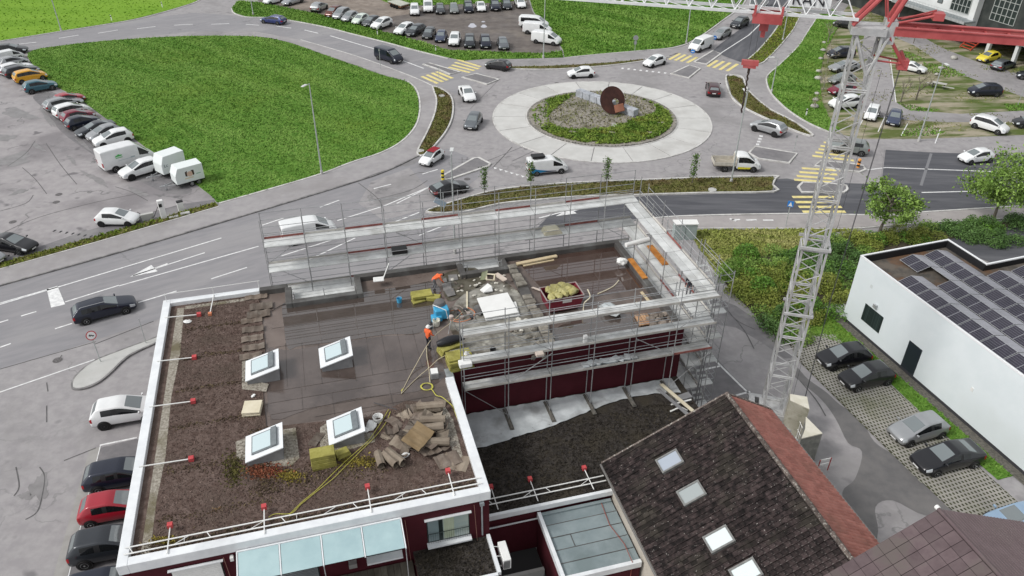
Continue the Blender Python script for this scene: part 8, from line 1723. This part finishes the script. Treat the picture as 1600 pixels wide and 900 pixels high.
# grass pavers: honeycomb of concrete over soil
PV = [WF(u, v) for u, v in ((1.6, -2.2), (5.5, -1.9), (9, -2.1), (14, -2.25), (21, -2.25), (21, -6.6), (14, -6.9), (9, -6.9), (4, -6.9), (1.2, -6.2))]
struct('paver_bed', MB().poly(PV, .012), mat('paver_soil', (.04, .04, .025), (.08, .08, .04), 4, .95)); pv = MB()
cw, ch = .30, .26; hx = 0
for i in range(int(20/cw)):
    for j in range(int(4.9/ch)):
        u = 1.4+i*cw; v = -6.9+j*ch+(ch/2 if i % 2 else 0); c = WF(u+cw/2, v+ch/2)
        if not inside([(p.x, p.y) for p in PV], np.array([[c.x, c.y]]))[0]: continue
        A_ = [WF(u, v), WF(u+cw, v), WF(u+cw, v+ch), WF(u, v+ch)]; I_ = [WF(u+.085, v+.065), WF(u+cw-.085, v+.065), WF(u+cw-.04, v+ch/2), WF(u+cw-.085, v+ch-.065), WF(u+.085, v+ch-.065), WF(u+.04, v+ch/2)]
        zz = .045+random.uniform(-.004, .004)
        pv.add([(p.x, p.y, zz) for p in A_]+[(p.x, p.y, zz) for p in I_], [(0, 1, 5, 4), (1, 2, 7, 6, 5), (2, 3, 8, 7), (3, 0, 4, 9, 8)])
o = pv.build('paver', mat('paver_concrete', (.27, .26, .235), (.36, .345, .31), .6, .9, c3=(.2, .2, .15), sc3=.3)); tag(o, kind='stuff')
# ================================================================== PEOPLE
skin_m = mat('skin', (.42, .24, .17), (.46, .27, .2), 3, .6); hairm = mat('hair_dark', (.03, .02, .015), rough=.7); orange = mat('hi_vis_orange', (.75, .12, .04), (.82, .17, .06), 4, .7); dkcl = mat('cloth_dark', (.03, .032, .04), (.045, .045, .055), 5, .85); whcl = mat('cloth_white', (.6, .58, .54), (.68, .66, .62), 5, .85); jean = mat('cloth_grey', (.11, .11, .12), (.15, .15, .16), 5, .85); boot = mat('boot', (.03, .024, .02), rough=.7); helm = mat('helmet_white', (.72, .72, .7), rough=.35)
def person(label, loc, rz, J, top, leg, hat=None):
    """J: joints in the body's own axes (x right, y forward, z up); one continuous skinned body"""
    t = thing('person', label, 'person', loc, rz)
    names = list(J); E_ = [('pelvis', 'waist'), ('waist', 'chest'), ('chest', 'neck'), ('neck', 'head'), ('head', 'crown')]
    rad = dict(pelvis=.15, waist=.135, chest=.16, neck=.06, head=.095, crown=.07)
    for s in 'lr':
        E_ += [('chest', 'sh'+s), ('sh'+s, 'el'+s), ('el'+s, 'wr'+s), ('wr'+s, 'ha'+s), ('pelvis', 'hp'+s), ('hp'+s, 'kn'+s), ('kn'+s, 'an'+s), ('an'+s, 'to'+s)]
        rad.update({'sh'+s: .075, 'el'+s: .05, 'wr'+s: .036, 'ha'+s: .042, 'hp'+s: .1, 'kn'+s: .07, 'an'+s: .05, 'to'+s: .045})
    ex = {}
    for s, sg in (('l', -1), ('r', 1)):
        w0, h0 = Vector(J['wr'+s]), Vector(J['ha'+s]); d = (h0-w0).normalized(); x = d.cross(UPV); x = x.normalized() if x.length > .1 else Vector((1, 0, 0)); y = x.cross(d)
        for k in range(4):
            nm = 'f%d%s' % (k, s); ln = (.055, .07, .066, .05)[k]; ex[nm] = h0+x*(-.03+.02*k)+d*ln; E_.append(('ha'+s, nm+'a')); ex[nm+'a'] = h0+x*(-.03+.02*k)+d*.025; E_.append((nm+'a', nm)); ex[nm] = ex[nm]-y*.015; rad[nm] = .008; rad[nm+'a'] = .011
        ex['th'+s] = h0-d*.02+x*-.05*1+d*.03-y*.01; E_.append(('ha'+s, 'th'+s)); rad['th'+s] = .010
    AJ = dict({k: Vector(v) for k, v in J.items()}, **ex); ks = list(AJ); ix = {k: i for i, k in enumerate(ks)}
    me = bpy.data.meshes.new('body'); me.from_pydata([tuple(AJ[k]) for k in ks], [(ix[a], ix[b]) for a, b in E_], [])
    o = bpy.data.objects.new('tmp', me); COL.objects.link(o); md = o.modifiers.new('skin', 'SKIN'); md.use_smooth_shade = True
    for i, k in enumerate(ks):
        v = me.skin_vertices[0].data[i]; r = rad[k]; v.radius = (r, r); v.use_root = (k == 'pelvis')
    o.modifiers.new('sub', 'SUBSURF').levels = 2
    dg = bpy.context.evaluated_depsgraph_get(); em = bpy.data.meshes.new_from_object(o.evaluated_get(dg)); bpy.data.objects.remove(o); em.name = 'body'
    em.materials.clear()
    for m in (top, leg, skin_m, boot): em.materials.append(m)
    segs = [(AJ[a], AJ[b], a, b) for a, b in E_]; mi = []
    for p in em.polygons:
        c = p.center; best = min(segs, key=lambda s: ((c-s[0]-(s[1]-s[0])*max(0, min(1, (c-s[0]).dot(s[1]-s[0])/max(1e-9, (s[1]-s[0]).length_squared)))).length)-(rad[s[2]]+rad[s[3]])*.4); a, b = best[2], best[3]
        mi.append(2 if (b in ('head', 'crown') or b[:2] in ('ha', 'th') or b[0] == 'f' or a[0] == 'f') else (3 if b[:2] == 'to' else (1 if (b[:2] in ('hp', 'kn', 'an')) else 0)))
    em.polygons.foreach_set('material_index', mi); em.polygons.foreach_set('use_smooth', [True]*len(mi))
    ob = bpy.data.objects.new('body', em); COL.objects.link(ob); ob.parent = t
    hd, cr_ = AJ['head'], AJ['crown']; up = (cr_-hd).normalized(); fw = Vector((0, 1, 0)); fw = (fw-up*fw.dot(up)); fw = fw.normalized() if fw.length > .2 else Vector((0, 0, -1))
    sd2_ = fw.cross(up)
    f = MB(); f.obox(hd+fw*.085-sd2_*.014-up*.01, sd2_*.028, up*.045, fw*.03); fo2 = f.mesh('nose', skin_m); 
    x = bpy.data.objects.new('nose', fo2); COL.objects.link(x); x.parent = t
    f = MB()
    for s in (-1, 1): f.obox(hd+fw*.088+sd2_*(s*.035-.01)+up*.03, sd2_*.02, up*.012, fw*.008)
    f.obox(hd+fw*.084-sd2_*.025-up*.045, sd2_*.05, up*.01, fw*.008); x = bpy.data.objects.new('eyes_and_mouth', f.mesh('eyes_and_mouth', hairm)); COL.objects.link(x); x.parent = t
    c = hd+up*.045; f = MB(); n_ = 12; R_ = .125 if hat else .112
    rings = [(R_*1.0, .0), (R_*.95, .06), (R_*.7, .105), (R_*.25, .125)]
    if hat: rings = [(R_*1.25, -.012), (R_*1.02, .0)]+rings[1:]
    M_ = Matrix((sd2_, fw, up)).transposed().to_4x4(); M_.translation = c; f.lathe((0, 0, 0), rings, n_); f.v = [tuple(M_ @ Vector(v)) for v in f.v]
    x = bpy.data.objects.new('helmet' if hat else 'hair', f.mesh('helmet' if hat else 'hair', hat or hairm, True)); COL.objects.link(x); x.parent = t
    return t
STAND = dict(pelvis=(0, 0, .95), waist=(0, .02, 1.12), chest=(0, .03, 1.36), neck=(0, .04, 1.52), head=(0, .07, 1.64), crown=(0, .07, 1.74), shl=(-.2, .02, 1.43), shr=(.2, .02, 1.43), ell=(-.27, .06, 1.15), elr=(.27, .06, 1.15), wrl=(-.25, .25, .98), wrr=(.25, .25, .98), hal=(-.24, .31, .93), har=(.24, .31, .93), hpl=(-.1, 0, .92), hpr=(.1, 0, .92), knl=(-.11, .06, .5), knr=(.12, -.02, .5), anl=(-.11, 0, .09), anr=(.13, -.1, .09), tol=(-.12, .17, .05), tor=(.15, .08, .05))
BEND = dict(pelvis=(0, 0, .8), waist=(0, .18, .93), chest=(0, .42, 1.02), neck=(0, .56, 1.04), head=(0, .67, 1.0), crown=(0, .76, .98), shl=(-.2, .42, 1.02), shr=(.2, .42, 1.02), ell=(-.25, .48, .74), elr=(.26, .5, .74), wrl=(-.18, .62, .52), wrr=(.2, .66, .52), hal=(-.17, .66, .45), har=(.19, .7, .45), hpl=(-.1, -.02, .78), hpr=(.1, -.02, .78), knl=(-.13, .17, .43), knr=(.14, .12, .43), anl=(-.14, -.02, .09), anr=(.15, -.1, .09), tol=(-.15, .15, .05), tor=(.17, .08, .05))
person('worker in orange jacket bending down by the far upstand', RP(678, 452), R(-60), BEND, orange, jean)
person('worker in orange vest and white helmet pulling hoses on the open membrane', RP(670, 545), R(-30), STAND, orange, dkcl, helm)
KN = dict(BEND); KN.update(pelvis=(0, 0, .5), waist=(0, .1, .66), chest=(0, .25, .86), neck=(0, .34, .98), head=(0, .42, 1.08), crown=(0, .45, 1.18), shl=(-.2, .25, .9), shr=(.2, .25, .9), ell=(-.26, .4, .68), elr=(.27, .4, .68), wrl=(-.16, .58, .5), wrr=(.18, .58, .5), hal=(-.15, .63, .44), har=(.17, .63, .44), hpl=(-.1, 0, .48), hpr=(.1, 0, .48), knl=(-.14, .4, .42), knr=(.16, .22, .09), anl=(-.14, .34, .09), anr=(.16, -.2, .09), tol=(-.15, .5, .05), tor=(.16, -.32, .05))
person('worker in pale shirt kneeling beside the large olive insulation stack', RP(739, 571), R(120), KN, whcl, dkcl, helm)
person('worker in dark clothes standing on the second deck at the corner of the east scaffold', BF(22.75, 38.2, 8.57), R(160), STAND, dkcl, jean)
